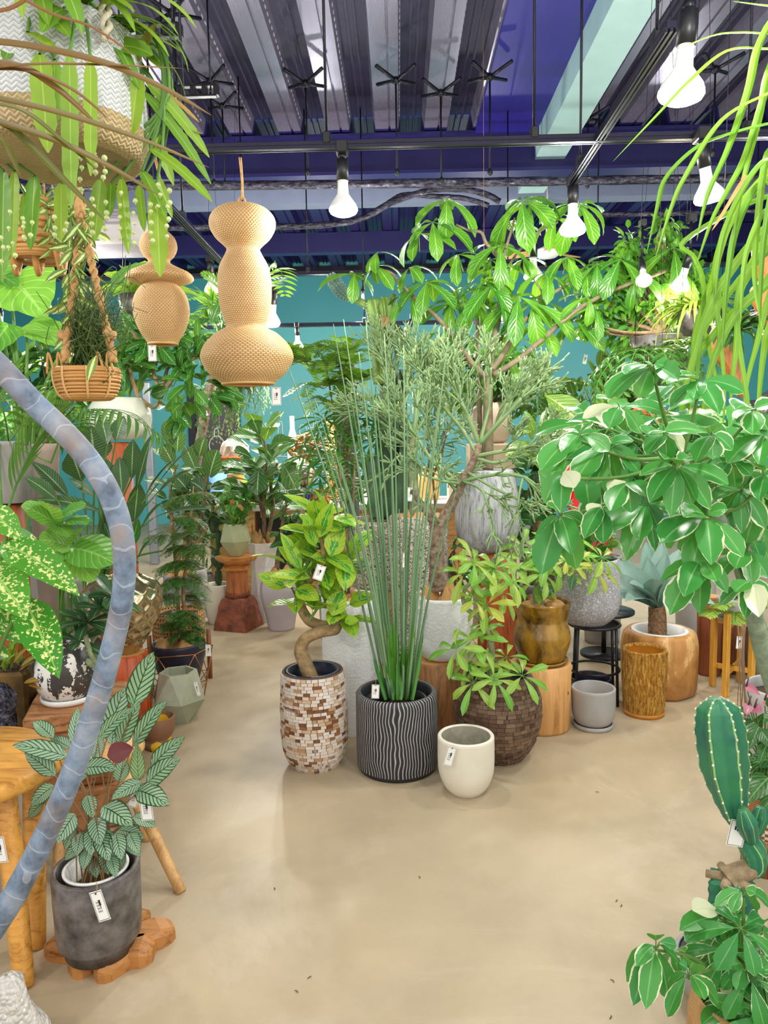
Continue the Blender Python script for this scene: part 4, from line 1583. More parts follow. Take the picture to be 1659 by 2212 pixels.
for x, y, n, L, dd in ((965, 430, 6, .24, 0), (935, 480, 5, .24, -.03), (905, 505, 4, .2, .05), (1128, 432, 7, .27, 0), (1145, 440, 5, .2, .1), (1200, 470, 5, .22, .1), (1252, 440, 7, .27, .1), (1080, 530, 5, .24, -.05), (1100, 480, 5, .2, .1), (1085, 575, 5, .2, .05),
 (812, 575, 4, .17, 0), (815, 545, 3, .15, .05), (765, 592, 4, .2, 0), (885, 578, 5, .16, 0), (922, 610, 6, .23, -.03), (1000, 620, 5, .22, .1), (1045, 605, 5, .22, 0), (1060, 620, 5, .25, -.05), (1028, 650, 6, .2, .1), (975, 655, 6, .2, .1), (1120, 640, 6, .26, -.04), (1150, 655, 6, .28, -.02),
 (1180, 590, 6, .2, .05), (1225, 555, 5, .2, .05), (1262, 580, 6, .2, .05), (1290, 570, 6, .2, -.05), (1340, 560, 6, .22, -.1), (1270, 640, 5, .17, -.05), (1285, 665, 4, .18, -.05), (1455, 535, 6, .26, -.1), (1480, 590, 5, .22, -.1), (1380, 590, 5, .18, -.1), (1130, 560, 5, .18, .1), (1060, 560, 5, .18, .1), (885, 640, 5, .18, .05), (1095, 770, 5, .24, .1), (950, 720, 5, .16, .1), (990, 550, 5, .18, .1), (1240, 690, 4, .22, .05), (1160, 700, 4, .24, .1)):
 p = P(x, y, dp + dd)
 ax = V((r.uniform(-.35, .35), -.5 + r.uniform(-.3, .2), .8))
 palm_cluster(mb, sm, p, ax, n, L * 1.15, L * .4, r, OBOV, -.25, 1.15, stalk=.06, fold=.28, seg=6)
 sm.tube([p, p + V((r.uniform(-.05, .05), .05, -.09))], [.003, .004], 5, False)
tag(sm.build('leaf_stalks', STEMG, T), kind='stuff')
mb.build('foliage', L_PACH, T)

# -- light cut log with the mustard pot
foot, z10, d10 = stump('pale cut log with knots under the mustard glazed pot', 1167, 1595, [(1570, 61), (1520, 62), (1432, 64)], M_STUMPL, 9)
mb = MB()
for z_, a_, s_ in ((.2, -.62, .02), (.23, -.58, .012), (.29, -.6, .014), (.16, -.66, .01)):
 q_ = V((math.cos(a_), math.sin(a_), 0))
 mb.sphere(foot + q_ * (61 * S(d10) * 1.02) + V((0, 0, z_)), s_, 10, 6, (.35, .7, 1.2))
mb.build('knots', plain('#4a2c14', .8, var=.4), bpy.data.objects[[o.name for o in COL.objects if o.get('label', '').startswith('pale cut log')][0]])
mb = MB()
c = V((P(1170, 1430, d10).x, d10, z10))
M_MUST = None

def m_must():
 t = NT('mustard_glaze')
 o = t.obj()
 n = t.noise(9, t.mapv(o, (1, 1, .6)), 6, .7, .4)
 c_ = t.ramp(n, [(.36, col('#3b2a10')), (.5, col('#8a6418')), (.68, col('#b98a28'))])
 return t.out(c_, .25, 0, t.bump(n, .25, .008), coat=.3)

M_MUST = m_must()
mb.lathe(c, [(52 * S(d10), 0), (57 * S(d10), .012), (57 * S(d10), .018), (50 * S(d10), .014), (.01, .014)], 44)
tag(mb.build('saucer', M_MUST, None, True, c), 'mustard glazed saucer on the pale cut log', 'saucer')
c2 = c + V((0, 0, .016))
cc_, pr = px_prof(1170, d10, [(1422, 47), (1405, 54), (1385, 60), (1368, 61), (1345, 55), (1335, 53), (1318, 58), (1300, 62)])
T = thing('potted_schefflera', 'thick trunked schefflera in waisted mustard glazed pot', 'potted plant', c2)
pot_part(T, 'pot', c2, pr, M_MUST, .014, .04, 52)
burlap((c2.x, c2.y, c2.z + pr[-1][1] - .03), pr[-1][0] - .018, T, .035, 8)
mb = MB()
mb.tube([P(1165, 1305, d10), P(1162, 1285, d10), P(1160, 1262, d10), P(1150, 1235, d10)], [.03, .026, .016, .008], 9, True, 4)
mb.tube([P(1162, 1290, d10), P(1185, 1270, d10), P(1200, 1255, d10)], [.014, .009, .006], 7, True, 4)
mb.build('trunk', BARKG, T)
r = random.Random(71)
schef(T, [(1135, 1212), (1178, 1206), (1150, 1258), (1112, 1232), (1172, 1240), (1205, 1225), (1222, 1212, 1, -.05, .7), (1240, 1220, 1, -.02, .7), (1288, 1232, 1, .05), (1300, 1205, 0, .08), (1130, 1182), (1192, 1190), (1262, 1195, 0, .1, .8)], d10 - .03, [(1160, 1262), (1200, 1255), (1150, 1235)], .13, .038, r, [L_SCHEF, L_SCHEFY], 7)
mb = MB()
for a in ((1165, 1272, 1190, 1292, 34), (1190, 1265, 1172, 1295, 28), (1240, 1240, 1232, 1280, 18)):
 lpx(mb, *a[:4], d10 - .1, a[4], -.02, prof=OVATE)
mb.build('dark_leaves', L_DARK, T)

# -- terrazzo pot on black wire stool
dS = 3.92
zs = P(1285, 1347, dS).z
cs = V((P(1284, 1347, dS).x, dS, 0))
rs = 54 * S(dS)
T = thing('wire_stool', 'black wire stool with foot ring under the grey terrazzo planter', 'stool', cs)
mb = MB()
mb.tube([cs + V((rs * math.cos(a), rs * math.sin(a), zs)) for a in [2 * PI * k / 32 for k in range(33)]], .008, 8, False)
for k in range(-4, 5):
 y = k / 5 * rs
 h = math.sqrt(rs * rs - y * y)
 mb.tube([cs + V((-h, y, zs)), cs + V((h, y, zs))], .004, 6)
mb.build('seat', M_BLACK, T)
for a in (.5, 2.2, 3.75, 5.5):
 mb = MB()
 p = cs + V((math.cos(a) * rs * .96, math.sin(a) * rs * .96, zs))
 q = cs + V((math.cos(a) * rs * 1.08, math.sin(a) * rs * 1.08, .0))
 mb.tube([p, q], .008, 8)
 mb.build('leg', M_BLACK, T)
mb = MB()
zr = zs * .42
mb.tube([cs + V((rs * 1.0 * math.cos(a), rs * 1.0 * math.sin(a), zr)) for a in [2 * PI * k / 32 for k in range(33)]], .007, 8, False)
mb.build('foot_ring', M_BLACK, T)
c, pr = px_prof(1262, dS, [(1338, 40), (1322, 58), (1305, 66), (1290, 68), (1240, 68), (1200, 67)])
c = V((P(1268, 1338, dS).x, dS, zs + .006))
T = thing('potted_plant', 'leafy plant in grey white-flecked terrazzo planter on black wire stool', 'potted plant', c)
pot_part(T, 'planter', c, pr, M_TERR, .02, .05, 56)
r = random.Random(81)
mb, sm = MB(), MB()
for k in range(9):
 a = c + V((r.uniform(-.08, .08), r.uniform(-.08, .08), pr[-1][1] - .05))
 b = a + V((r.uniform(-.16, .14), r.uniform(-.12, .12), r.uniform(.14, .32)))
 sm.tube([a, (a + b) / 2 + V((0, 0, .03)), b], [.005, .004, .003], 5, False, 3)
 stem_leaves(mb, sm, [a, (a + b) / 2, b], 7, .13, .06, OVATE, r, .6)
sm.build('stems', STEMG, T)
mb.build('foliage', L_MID, T)

# -- grey pot and saucer beneath the stool
foot, pr, d11 = floorpot(1281, 1587, [(1572, 38), (1572.5, 42)])
M_CONC = plain('#a9a6a3', .6, var=.06, scale=7)
mb = MB()
mb.lathe(foot, [(41 * S(d11), 0), (43 * S(d11), .006), (43 * S(d11), .022), (40.5 * S(d11), .022), (40 * S(d11), .01), (.01, .009)], 44)
tag(mb.build('saucer', M_CONC, None, True, foot), 'round grey saucer on the floor under the grey cup planter', 'saucer')
c, pr = px_prof(1281, d11, [(1562, 28), (1556, 37), (1540, 44), (1520, 46), (1484, 46.5)])
c = V((foot.x, foot.y, .012))
T = thing('planter', 'plain empty grey cup planter on saucer in front of the wire stool', 'planter', c)
pot_part(T, 'shell', c, pr, M_CONC, .012, .14, 52, soilmat=M_INCONC)
foot, pr, dd = floorpot(1276, 1515, [(1500, 36), (1490, 42), (1463, 44)])
T = thing('planter', 'dark navy planter behind the grey cup planter under the wire stool', 'planter', foot)
pot_part(T, 'shell', foot, pr, M_LINER, .012, .08, 40)

# -- textured ochre cylinder on saucer
foot, pr, d12 = floorpot(1390, 1560, [(1546, 40), (1546.5, 44)])

def m_ochre(name='ochre_bark_glaze'):
 t = NT(name)
 o = t.obj()
 n = t.noise(95, t.mapv(o, (1, 1, .22)), 5, .75)
 c_ = t.ramp(n, [(.36, col('#8a5410')), (.5, col('#c98a24')), (.64, col('#f0c868'))])
 return t.out(c_, .5, 0, t.bump(n, .9, .02))

M_OCHRE = m_ochre()
M_OCHRE2 = plain('#b8741c', .35, var=.12)
mb = MB()
mb.lathe(foot, [(43 * S(d12), 0), (44.5 * S(d12), .008), (44.5 * S(d12), .022), (41.5 * S(d12), .022), (41 * S(d12), .012), (.01, .011)], 44)
tag(mb.build('saucer', M_OCHRE2, None, True, foot), 'ochre saucer under the textured ochre cylinder planter', 'saucer')
c, pr = px_prof(1390, d12, [(1540, 41), (1500, 44), (1450, 46), (1408, 46)])
c = V((foot.x, foot.y, .014))
q = random.Random(2)
T = thing('planter', 'ochre cylinder planter with rough bark texture, empty, in front of the barrel', 'planter', c)
mb = MB()
mb.lathe(c, pot_prof(smoothprof(pr, 14), .014, .01), 120, lambda a, z, rr: .0022 * math.sin(a * 47 + math.sin(z * 60) * 1.2) + q.uniform(-.0016, .0016))
mb.build('shell', M_OCHRE, T)
mb = MB()
rt, zt = pr[-1]
mb.lathe(c, [(.001, .12), (rt * .84, .12), (rt * .86, zt - .01)], 40, capb=False)
mb.build('inside_wall', M_OCHRE2, T)

# -- carved wooden barrel planter with agave
foot, pr, d13 = floorpot(1422, 1520, [(1490, 68), (1482, 76), (1440, 79), (1390, 79), (1366, 74)])

def m_carved():
 t = NT('carved_barrel_wood')
 o = t.obj()
 n = t.noise(7, t.mapv(o, (1, 1, .5), (0, .5, 0)), 5, .6, .8)
 c_ = t.ramp(n, [(.3, col('#7a4c20')), (.48, col('#b07a3c')), (.6, col('#c48f4e')), (.63, col('#dcb074')), (.8, col('#d2a466'))])
 return t.out(c_, .45, 0, t.bump(n, .35, .02))

T = thing('potted_agave', 'blue green agave with fibrous trunk in carved wooden barrel planter', 'potted plant', foot)
M_BARREL = m_carved()
pot_part(T, 'barrel', foot, pr, M_BARREL, .05, .05, 64, wob=lambda a, z, rr: .003 * math.sin(8 * a + 9 * z))
rt, zt = pr[-1]
mb = MB()
mb.lathe((foot.x, foot.y, zt - .05), [(rt * .66, -.03), (rt * .72, .05), (rt * .80, .062), (rt * .80, .07), (rt * .70, .07), (rt * .62, .0)], 44)
mb.build('white_inner_pot', M_WHITE, T)
mb = MB()
disc(mb, (foot.x, foot.y, zt - .035), rt * .64, 24, .008)
mb.build('soil', M_SOIL, T)
ct = P(1420, 1358, d13)
mb = MB()
mb.tube([V((ct.x, ct.y, zt - .05)), P(1420, 1335, d13), P(1418, 1310, d13)], [20 * S(d13), 19 * S(d13), 17 * S(d13)], 12, True, 6)
q = random.Random(12)
for k in range(60):
 a = q.uniform(0, 6.3)
 z = q.uniform(0, .11)
 p = V((ct.x + .047 * math.cos(a), ct.y + .047 * math.sin(a), zt - .03 + z))
 mb.tube([p, p + V((.02 * math.sin(a) * q.uniform(-1, 1), .02 * math.cos(a) * q.uniform(-1, 1), q.uniform(-.01, .01)))], .0025, 4)
mb.build('trunk', plain('#8a6a4a', .9, var=.4, scale=60, bump=.8), T)
r = random.Random(91)
mb = MB()
AG = prof_pts([(0, .35), (.15, .45), (.45, .95), (.65, 1), (.85, .6), (.96, .2), (1, .02)])
base = (1418, 1312)
for tx, ty, w, dz_, ar in ((1335, 1205, 50, .1, .0), (1310, 1245, 48, .0, .05), (1320, 1290, 46, -.1, .12), (1395, 1170, 46, .12, 0), (1432, 1168, 44, .05, 0), (1470, 1185, 46, .1, 0), (1505, 1215, 44, .1, .05), (1545, 1305, 38, -.08, .25), (1360, 1260, 44, -.14, .1), (1372, 1225, 40, -.02, 0), (1450, 1240, 44, -.12, .1), (1400, 1205, 38, .0, 0), (1480, 1262, 44, -.1, .15), (1350, 1300, 40, -.18, .2), (1410, 1250, 40, -.16, .05), (1440, 1195, 36, .02, 0), (1500, 1290, 40, .05, .2)):
 leaf2(mb, P(base[0] + r.uniform(-6, 6), base[1] + r.uniform(-4, 6), d13), P(tx, ty, d13 + dz_ * 1.4), w * S(d13), AG, ar, 9, None, .45, 0, 4, r, .15)
mb.build('leaf_rosette', L_AGAVE, T)

# -- dark red stumps and bamboo stand at the right
stump('dark red wooden post behind the carved barrel on the right', 1530, 1470, [(1448, 25), (1380, 25), (1290, 26)], wood('dark_red_wood', '#8a4a2a', '#4f2412', .5, 2, 5), 12)
stump('broad dark brown stump behind the bamboo plant stand', 1582, 1466, [(1446, 34), (1380, 34), (1300, 34)], wood('dark_red_wood2', '#7d4526', '#47220f', .5, 2, 5), 13)
dF = fdist(1512)
T = thing('plant_stand', 'honey coloured wooden plant stand with crossed rails at the right', 'plant stand', P(1580, 1500, dF + .12))
M_BAMB = wood('bamboo_wood', '#d09a3a', '#b07a24', .4, 2, 5)
zt = P(1567, 1338, dF).z
legs = [(1567, dF), (1539, dF + .17), (1622, dF + .05), (1597, dF + .24)]
lp = []
for x, dd in legs:
 g = G(x, 1512)
 p = V((P(x, 1480, dd).x, dd, 0))
 lp.append(p)
 mb = MB()
 mb.box(p + V((0, 0, (zt + .03) / 2)), (.03, .03, zt + .03), Matrix.Rotation(.5, 3, 'Z'), .003)
 mb.build('leg', M_BAMB, T, False)
for z in (zt - .045, .125):
 for a, b in ((0, 3), (1, 2)):
  mb = MB()
  u = lp[b] - lp[a]
  mb.box((lp[a] + lp[b]) / 2 + V((0, 0, z)), (u.length, .018, .028), Matrix.Rotation(math.atan2(u.y, u.x), 3, 'Z'), .002)
  mb.build('rail', M_BAMB, T, False)
cS = sum(lp, V((0, 0, 0))) / 4
c = cS + V((0, 0, zt - .03))
mb = MB()
mb.lathe(c, [(.085, 0), (.105, .012), (.105, .024), (.098, .024), (.09, .01), (.01, .009)], 40)
tag(mb.build('saucer', M_CONC, None, True, c), 'grey saucer on the honey coloured plant stand', 'saucer')
c = c + V((0, 0, .011))
T = thing('potted_philodendron', 'lime cut-leaf philodendron in grey pot on the honey wooden stand', 'potted plant', c)
pot_part(T, 'pot', c, [(.07, 0), (.085, .02), (.09, .11)], M_CONC, .01, .03, 36)
r = random.Random(101)
mb, sm = MB(), MB()
for (x1, y1), (x2, y2) in (((1560, 1322), (1525, 1330)), ((1590, 1318), (1588, 1345)), ((1600, 1310), (1640, 1345)), ((1610, 1300), (1650, 1312)), ((1585, 1310), (1550, 1312)), ((1600, 1290), (1640, 1282)), ((1620, 1310), (1655, 1370))):
 p, q = P(x1, y1, c.y - .05), P(x2, y2, c.y - .12)
 sm.tube([c + V((0, 0, .1)), (c + V((0, 0, .1)) + p) / 2 + V((0, 0, .04)), p], [.003, .003, .002], 5, False, 3)
 frond(mb, sm, [p, (p + q) / 2 + V((0, 0, .02)), q], 9, .085, .03, r, LANCE, .9, .7, sr=.003)
sm.build('stems', STEMG, T)
mb.build('foliage', L_LIME, T)
card('white price tag on string hanging from the honey wooden stand', 1597, 1388, dF - .01, 13, 28, .05, 0, 0, (1598, 1372))
foot, pr, dd = floorpot(1668, 1500, [(1485, 28), (1440, 40), (1365, 44)])
T = thing('planter', 'tapered pale olive planter at the right edge beside the wooden stand', 'planter', foot)
pot_part(T, 'shell', foot, pr, plain('#a2a28e', .7, var=.08), .012, .06, 40)
# ------------------------------------------------------------------ left side, near to far
L_CAL = leafmat('calathea_leaf', '#184a2a', '#265f36', .42, .15, .0, pattern=pat_calathea)
L_DIEF = leafmat('dieffenbachia_leaf', '#38a832', '#74d044', .34, .28, .5, vc='#bfe07a', pattern=pat_dieff)
L_EPI = leafmat('epiphyllum_leaf', '#4fa83a', '#c0e84a', .4, .38, .5, vc='#c8e070')
L_ALO = leafmat('alocasia_leaf', '#5cc048', '#a0e05a', .38, .35, .3, vc='#c8e89a', veins=7)
L_PALM = leafmat('palm_leaf', '#4a9a44', '#8ac858', .36, .25, .4, vc='#a8cc70')
L_STRAPD = leafmat('dark_strap_leaf', '#6f8a34', '#a0582e', .4, .15, .4, vc='#a8622c')
L_RUB = leafmat('rubber_leaf', '#1f7a2a', '#55a834', .26, .25, .6, vc='#b8d890', veins=6)

# curved pale trunk close to the camera
T = thing('curved_trunk', 'thick curved blue grey plant trunk bowing across the left foreground', 'plant trunk', P(260, 1150, .95))

def m_trunk():
 t = NT('pale_scarred_bark')
 o = t.obj()
 n = t.noise(42, o, 4, .6)
 uvv, u, v = t.uv()
 s = t.math('FRACT', t.math('ADD', t.math('MULTIPLY', v, 30.0), t.math('MULTIPLY', t.noise(12, o, 2), 3.0)))
 c_ = t.ramp(t.noise(24, o, 5, .6), [(.32, col('#4a5666')), (.5, col('#74859a')), (.7, col('#9a9ca2'))])
 c_ = t.mix(t.ramp(t.noise(14, o, 3), [(.47, (0, 0, 0)), (.7, (.8, .8, .8))]), c_, col('#86705e'))
 line = t.math('LESS_THAN', s, .07)
 c_ = t.mix(t.math('MULTIPLY', line, .22), c_, col('#dfe3e6'))
 return t.out(c_, .6, 0, t.bump(t.math('ADD', n, t.math('MULTIPLY', line, .4)), .3, .004))

mb = MB()
tp = [(-160, 640, 26), (-60, 735, 26), (10, 805, 26), (70, 868, 25), (130, 925, 25), (185, 985, 25), (228, 1050, 25), (256, 1120, 25), (268, 1190, 24.5), (268, 1260, 24), (256, 1340, 24), (234, 1430, 24.5), (208, 1520, 25), (175, 1620, 25.5), (140, 1710, 26), (100, 1800, 27), (55, 1890, 28), (5, 1975, 29), (-70, 2070, 31), (-230, 2190, 33), (-440, 2330, 36)]
mb.tube([P(x, y, .95) for x, y, _ in tp], [q * S(.95) for _, _, q in tp], 20, True, 8)
mb.build('bark', m_trunk(), T)
e = P(-440, 2330, .95)
mb = MB()
mb.lathe((e.x - .03, e.y, 0), pot_prof([(.14, 0), (.17, .3), (.18, e.z + .05)], .015, .05), 36)
mb.build('pot', M_CONC, T)

# calathea on teak root stand
dC = 1.92
zt = .052
cC = V((P(218, 2050, dC).x, dC, 0))
T = thing('root_stand', 'low teak root stand of splayed wooden chunks under the charcoal calathea pot', 'plant stand', cC)
M_TEAK = wood('teak_root', '#b57a3f', '#7d4a20', .5, 0, 5)
for tx, ty, w in ((104, 2056, .075), (152, 2108, .075), (262, 2108, .11), (334, 2066, .095), (374, 2016, .1), (318, 1985, .06), (150, 1990, .07)):
 g = G(tx, ty)
 d = V((g.x - cC.x, g.y - cC.y, 0))
 L = d.length
 d.normalize()
 sd = V((-d.y, d.x, 0))
 mb = MB()
 vs, fs = [], []
 k_ = [(.25, .7), (.5, .95), (.78, 1), (.93, .8), (1, .5)]
 for t_, q_ in k_:
  h = zt * (1 if t_ < .9 else .8 if t_ < .97 else .6)
  for (s_, z) in ((-1, 0), (-1, h * .7), (-.72, h), (.6, h), (1, h * .75), (1, 0)):
   vs.append(cC + d * (L * t_) + sd * (s_ * q_ * w / 2) + V((0, 0, z)))
 for i in range(4):
  for k in range(6):
   a_, b_ = i * 6 + k, i * 6 + (k + 1) % 6
   fs.append((a_, b_, b_ + 6, a_ + 6))
 fs += [tuple(range(5, -1, -1)), tuple(range(24, 30))]
 mb.add(vs, fs)
 mb.build('wood_chunk', M_TEAK, T, False)
c = cC + V((0, 0, zt + .001))
_, pr = px_prof(218, dC, [(2058, 68), (2045, 72), (2022, 73), (2021, 74), (2018.5, 83), (2017, 85), (2014, 86), (1990, 88), (1930, 90), (1872, 91)], zt)
T = thing('potted_calathea', 'calathea with silver striped leaves in charcoal stone cylinder pot', 'potted plant', c)
M_CHAR = plain('#6e6764', .4, var=.25, scale=22, bump=.15, bscale=40, dark='#38332f')
mb = MB()
mb.lathe(c, pot_prof(pr, .016, .1), 56)
mb.build('pot', M_CHAR, T)
rt, zr = pr[-1]
mb = MB()
mb.lathe(c + V((0, 0, zr - .12)), [(rt * .55, 0), (rt * .66, .08), (rt * .72, .115), (rt * .75, .115), (rt * .75, .121), (rt * .68, .121), (rt * .6, .06)], 40)
mb.build('white_inner_pot', M_WHITE, T)
mb = MB()
disc(mb, c + V((0, 0, zr - .055)), rt * .6, 24, .008)
mb.build('soil', M_SOIL, T)
r = random.Random(5)
mb, sm, red = MB(), MB(), MB()
cal = [(147, 1636, 26, 1610, 36, -.05), (114, 1594, 72, 1558, 30, .05), (119, 1675, 52, 1627, 34, -.02), (152, 1616, 108, 1596, 26, .03), (156, 1608, 170, 1527, 24, .05), (286, 1529, 332, 1408, 46, .0),
 (232, 1592, 272, 1484, 44, .05), (211, 1598, 292, 1530, 28, -.08), (255, 1612, 304, 1516, 38, 0), (287, 1612, 362, 1515, 36, -.04), (326, 1657, 400, 1592, 32, 0), (316, 1694, 390, 1640, 38, -.03), (294, 1706, 366, 1741, 42, -.05),
 (305, 1690, 240, 1727, 28, -.06), (183, 1660, 252, 1664, 34, -.08), (222, 1742, 286, 1786, 46, -.06), (162, 1758, 122, 1822, 40, -.04), (206, 1765, 216, 1828, 36, -.05), (188, 1718, 200, 1768, 30, -.02),
 (116, 1698, 66, 1742, 32, 0), (98, 1732, 60, 1768, 28, .03), (182, 1818, 140, 1858, 28, 0), (230, 1790, 222, 1850, 34, -.04), (256, 1792, 312, 1812, 30, 0), (288, 1764, 338, 1786, 28, .02), (226, 1836, 232, 1890, 30, -.02), (202, 1852, 208, 1898, 26, -.02), (246, 1830, 268, 1870, 28, 0),
 (240, 1610, 255, 1545, 40, .1), (205, 1640, 215, 1590, 30, .1), (258, 1690, 268, 1640, 32, .06), (170, 1690, 182, 1640, 30, .06), (276, 1770, 300, 1830, 26, .05), (190, 1800, 170, 1840, 24, .05), (270, 1820, 305, 1850, 22, 0), (175, 1800, 165, 1850, 30, -.03), (200, 1790, 196, 1850, 32, -.05), (250, 1800, 262, 1858, 32, -.05), (215, 1800, 235, 1862, 34, -.06), (280, 1800, 300, 1845, 28, -.03), (190, 1835, 180, 1880, 26, -.04), (240, 1850, 250, 1896, 26, -.05), (160, 1780, 140, 1835, 28, 0)]
for bx, by, tx, ty, w, dz_ in cal:
 b, tpn = P(bx, by, dC + dz_ * .3), P(tx, ty, dC + dz_ * 1.3)
 leaf2(mb, b, tpn, w * S(dC) * 1.22, OVATE, .1, 9, (CAM - b).normalized() + V((r.uniform(-.3, .3), 0, .35 + r.uniform(-.2, .2))), .16, .015, 4)
 root_ = V((c.x + r.uniform(-.04, .04), c.y + r.uniform(-.04, .04), c.z + zr - .05))
 sm.tube([root_, (root_ + b) / 2 + V(((b.x - root_.x) * -.2, 0, .02)), b], [.0022, .002, .0016], 5, False, 4)
leaf2(red, P(232, 1634, dC - .08), P(289, 1616, dC - .06), 46 * S(dC), OVATE, .05, 8, V((-.3, -1, .3)), .1, 0, 4)
sm.build('leaf_stalks', plain('#8a6a44', .6), T)
mb.build('foliage', L_CAL, T)
red.build('maroon_leaf', leafmat('maroon_leaf', '#6a1420', '#7f1c28', .35, .1), T)
mb = MB()
leaf2(mb, P(299, 1692, dC), P(296, 1606, dC), 36 * S(dC), OVATE, .02, 8, V((0, -1, .2)), .1, 0, 4)
mb.build('olive_leaf', leafmat('calathea_olive', '#5a7a2c', '#6a8a34', .4, .3, pattern=pat_calathea), T)
card('white price tag leaning on the charcoal calathea pot', 216, 1957, dC - rt - .006, 28, 76, -.25, .1, 0, (208, 1905), big=False)
card('white price tag hanging among calathea leaves near the stool leg', 316, 1748, dC - .02, 28, 54, -.08, 0, 0, (306, 1715))
card('white price tag half hidden between calathea stalks', 291, 1722, dC + .03, 22, 50, .35, 0, 0, None)

# round wooden table at the left edge and the stool behind the calathea
M_HONEY = wood('honey_wood', '#d69a45', '#a86a24', .38, 0, 4)

def round_stool(label, name, c, r0, zt, th, legs, mat, cat, wob=.03, lr=.022):
 T = thing(name, label, cat, c)
 mb = MB()
 mb.lathe((c.x, c.y, zt - th), [(r0 * .9, 0), (r0, .012), (r0 * 1.01, th * .5), (r0, th - .012), (r0 * .97, th)], 56, lambda a, z, rr: rr * wob * (math.sin(3 * a + 1) + .5 * math.sin(5 * a)), True, True)
 mb.build('top', mat, T)
 for a, b, rr in legs:
  mb = MB()
  mb.tube([a, (a * .5 + b * .5), b], [rr, rr * 1.05, rr * .9], 12, True, 4)
  mb.build('leg', mat, T)
 return T

c = V((P(-80, 1660, 2.0).x, 2.0, 0))
zl = .55
round_stool('honey coloured round wooden slab table cut off by the left edge', 'side_table', c, .26, zl, .055,
 [(V((c.x + .14, 1.96, zl - .05)), V((G(52, 2130).x, G(52, 2130).y, 0)), .03), (V((c.x + .16, 2.08, zl - .05)), V((G(78, 2045).x, G(78, 2045).y, 0)), .03), (V((c.x - .14, 2.0, zl - .05)), V((c.x - .2, 2.0, 0)), .03)], M_HONEY, 'table')
card('white price tag hanging from the honey wooden table at the left edge', 0, 1836, 1.85, 28, 62, -.12, 0, 0, (4, 1790))
c = V((P(222, 1690, 2.52).x, 2.5, 0))
round_stool('three legged wooden stool hidden behind the calathea leaves', 'wooden_stool', c, .15, .38, .04,
 [(c + V((.08, -.04, .35)), V((G(392, 1928).x, G(392, 1928).y, 0)), .019), (c + V((.06, .06, .35)), V((G(318, 1815).x, G(318, 1815).y, 0)), .018), (c + V((-.09, -.03, .35)), V((G(120, 1905).x, G(120, 1905).y, 0)), .018)], wood('pale_leg_wood', '#d2a468', '#b4844a', .45, 2, 4), 'stool')

# bubble wrapped thing in the corner
c = G(25, 2270)
T = thing('wrapped_parcel', 'bubble wrapped parcel in the bottom left corner of the floor', 'parcel', c)
t = NT('bubble_wrap')
o = t.obj()
vo = t.n('TexVoronoi', {'Vector': o, 'Scale': 90.0}).outputs[0]
M_BUB = t.out(col('#f0ebe4'), .12, 0, t.bump(t.math('SUBTRACT', 1.0, vo), .8, .01), spec=.8, trans=.3)
mb = MB()
q = random.Random(8)
mb.lathe(c, [(.085, 0), (.08, .03), (.075, .06), (.06, .09), (.045, .13), (.04, .17), (.02, .19), (.004, .195)], 40, lambda a, z, rr: rr * (.12 * math.sin(3 * a + 20 * z) + .06 * math.sin(7 * a - 40 * z)) + q.uniform(-.0015, .0015))
mb.build('wrapping', M_BUB, T)

# sage faceted vase on the floor, its twin on the pedestal
M_SAGE = plain('#a3a890', .7, var=.08, scale=12, bump=.25, bscale=120)

def faceted(label, cx, d, foot, rings, mat, ph=.2, n=6, group=None, plant=None):
 """rings [(z, r, half step)]"""
 T = thing('faceted_vase', label, 'vase', foot, group)
 vs, fs = [], []
 for z, rr, hs in rings:
  for k in range(n):
   a = 2 * PI * (k + hs * .5) / n + ph
   vs.append(foot + V((rr * math.cos(a), rr * math.sin(a), z)))
 for i in range(len(rings) - 1):
  h0, h1 = rings[i][2], rings[i + 1][2]
  for k in range(n):
   a, b = i * n + k, i * n + (k + 1) % n
   c_, d_ = (i + 1) * n + k, (i + 1) * n + (k + 1) % n
   if h0 == h1:
    fs.append((a, b, d_, c_))
   elif h1 > h0:
    fs += [(a, b, c_), (b, d_, c_)]
   else:
    fs += [(a, d_, c_), (a, b, d_)]
 fs.append(tuple(range(n - 1, -1, -1)))
 mb = MB()
 mb.add(vs, fs)
 z, rr, hs = rings[-1]
 vs2 = []
 for q_, zz in ((rr, z), (rr - .014, z), (rr * .95, z - .08)):
  for k in range(n):
   a = 2 * PI * (k + hs * .5) / n + ph
   vs2.append(foot + V((q_ * math.cos(a), q_ * math.sin(a), zz)))
 f2 = []
 for i in range(2):
  for k in range(n):
   a, b = i * n + k, i * n + (k + 1) % n
   f2.append((a, b, b + n, a + n))
 f2.append(tuple(range(2 * n, 3 * n)))
 mb.add(vs2, f2)
 mb.build('body', mat, T, False)
 return T

dV = 3.68
foot = V((P(390, 1560, dV).x, dV, 0))
faceted('sage green faceted vase standing on the floor by the copper wire stand', 392, dV, foot, [(0, .06, 0), (.125, .142, 1), (.265, .094, 0)], M_SAGE, .35)
card('slim white price tag stuck to the floor standing faceted vase', 426, 1488, dV - .1, 8, 32, -.25, 0, 0, None, False)

# brown pot with yellow spots
foot, pr, dd = floorpot(342, 1620, [(1604, 30), (1596, 30), (1594, 25), (1588, 30), (1575, 36), (1548, 37)])

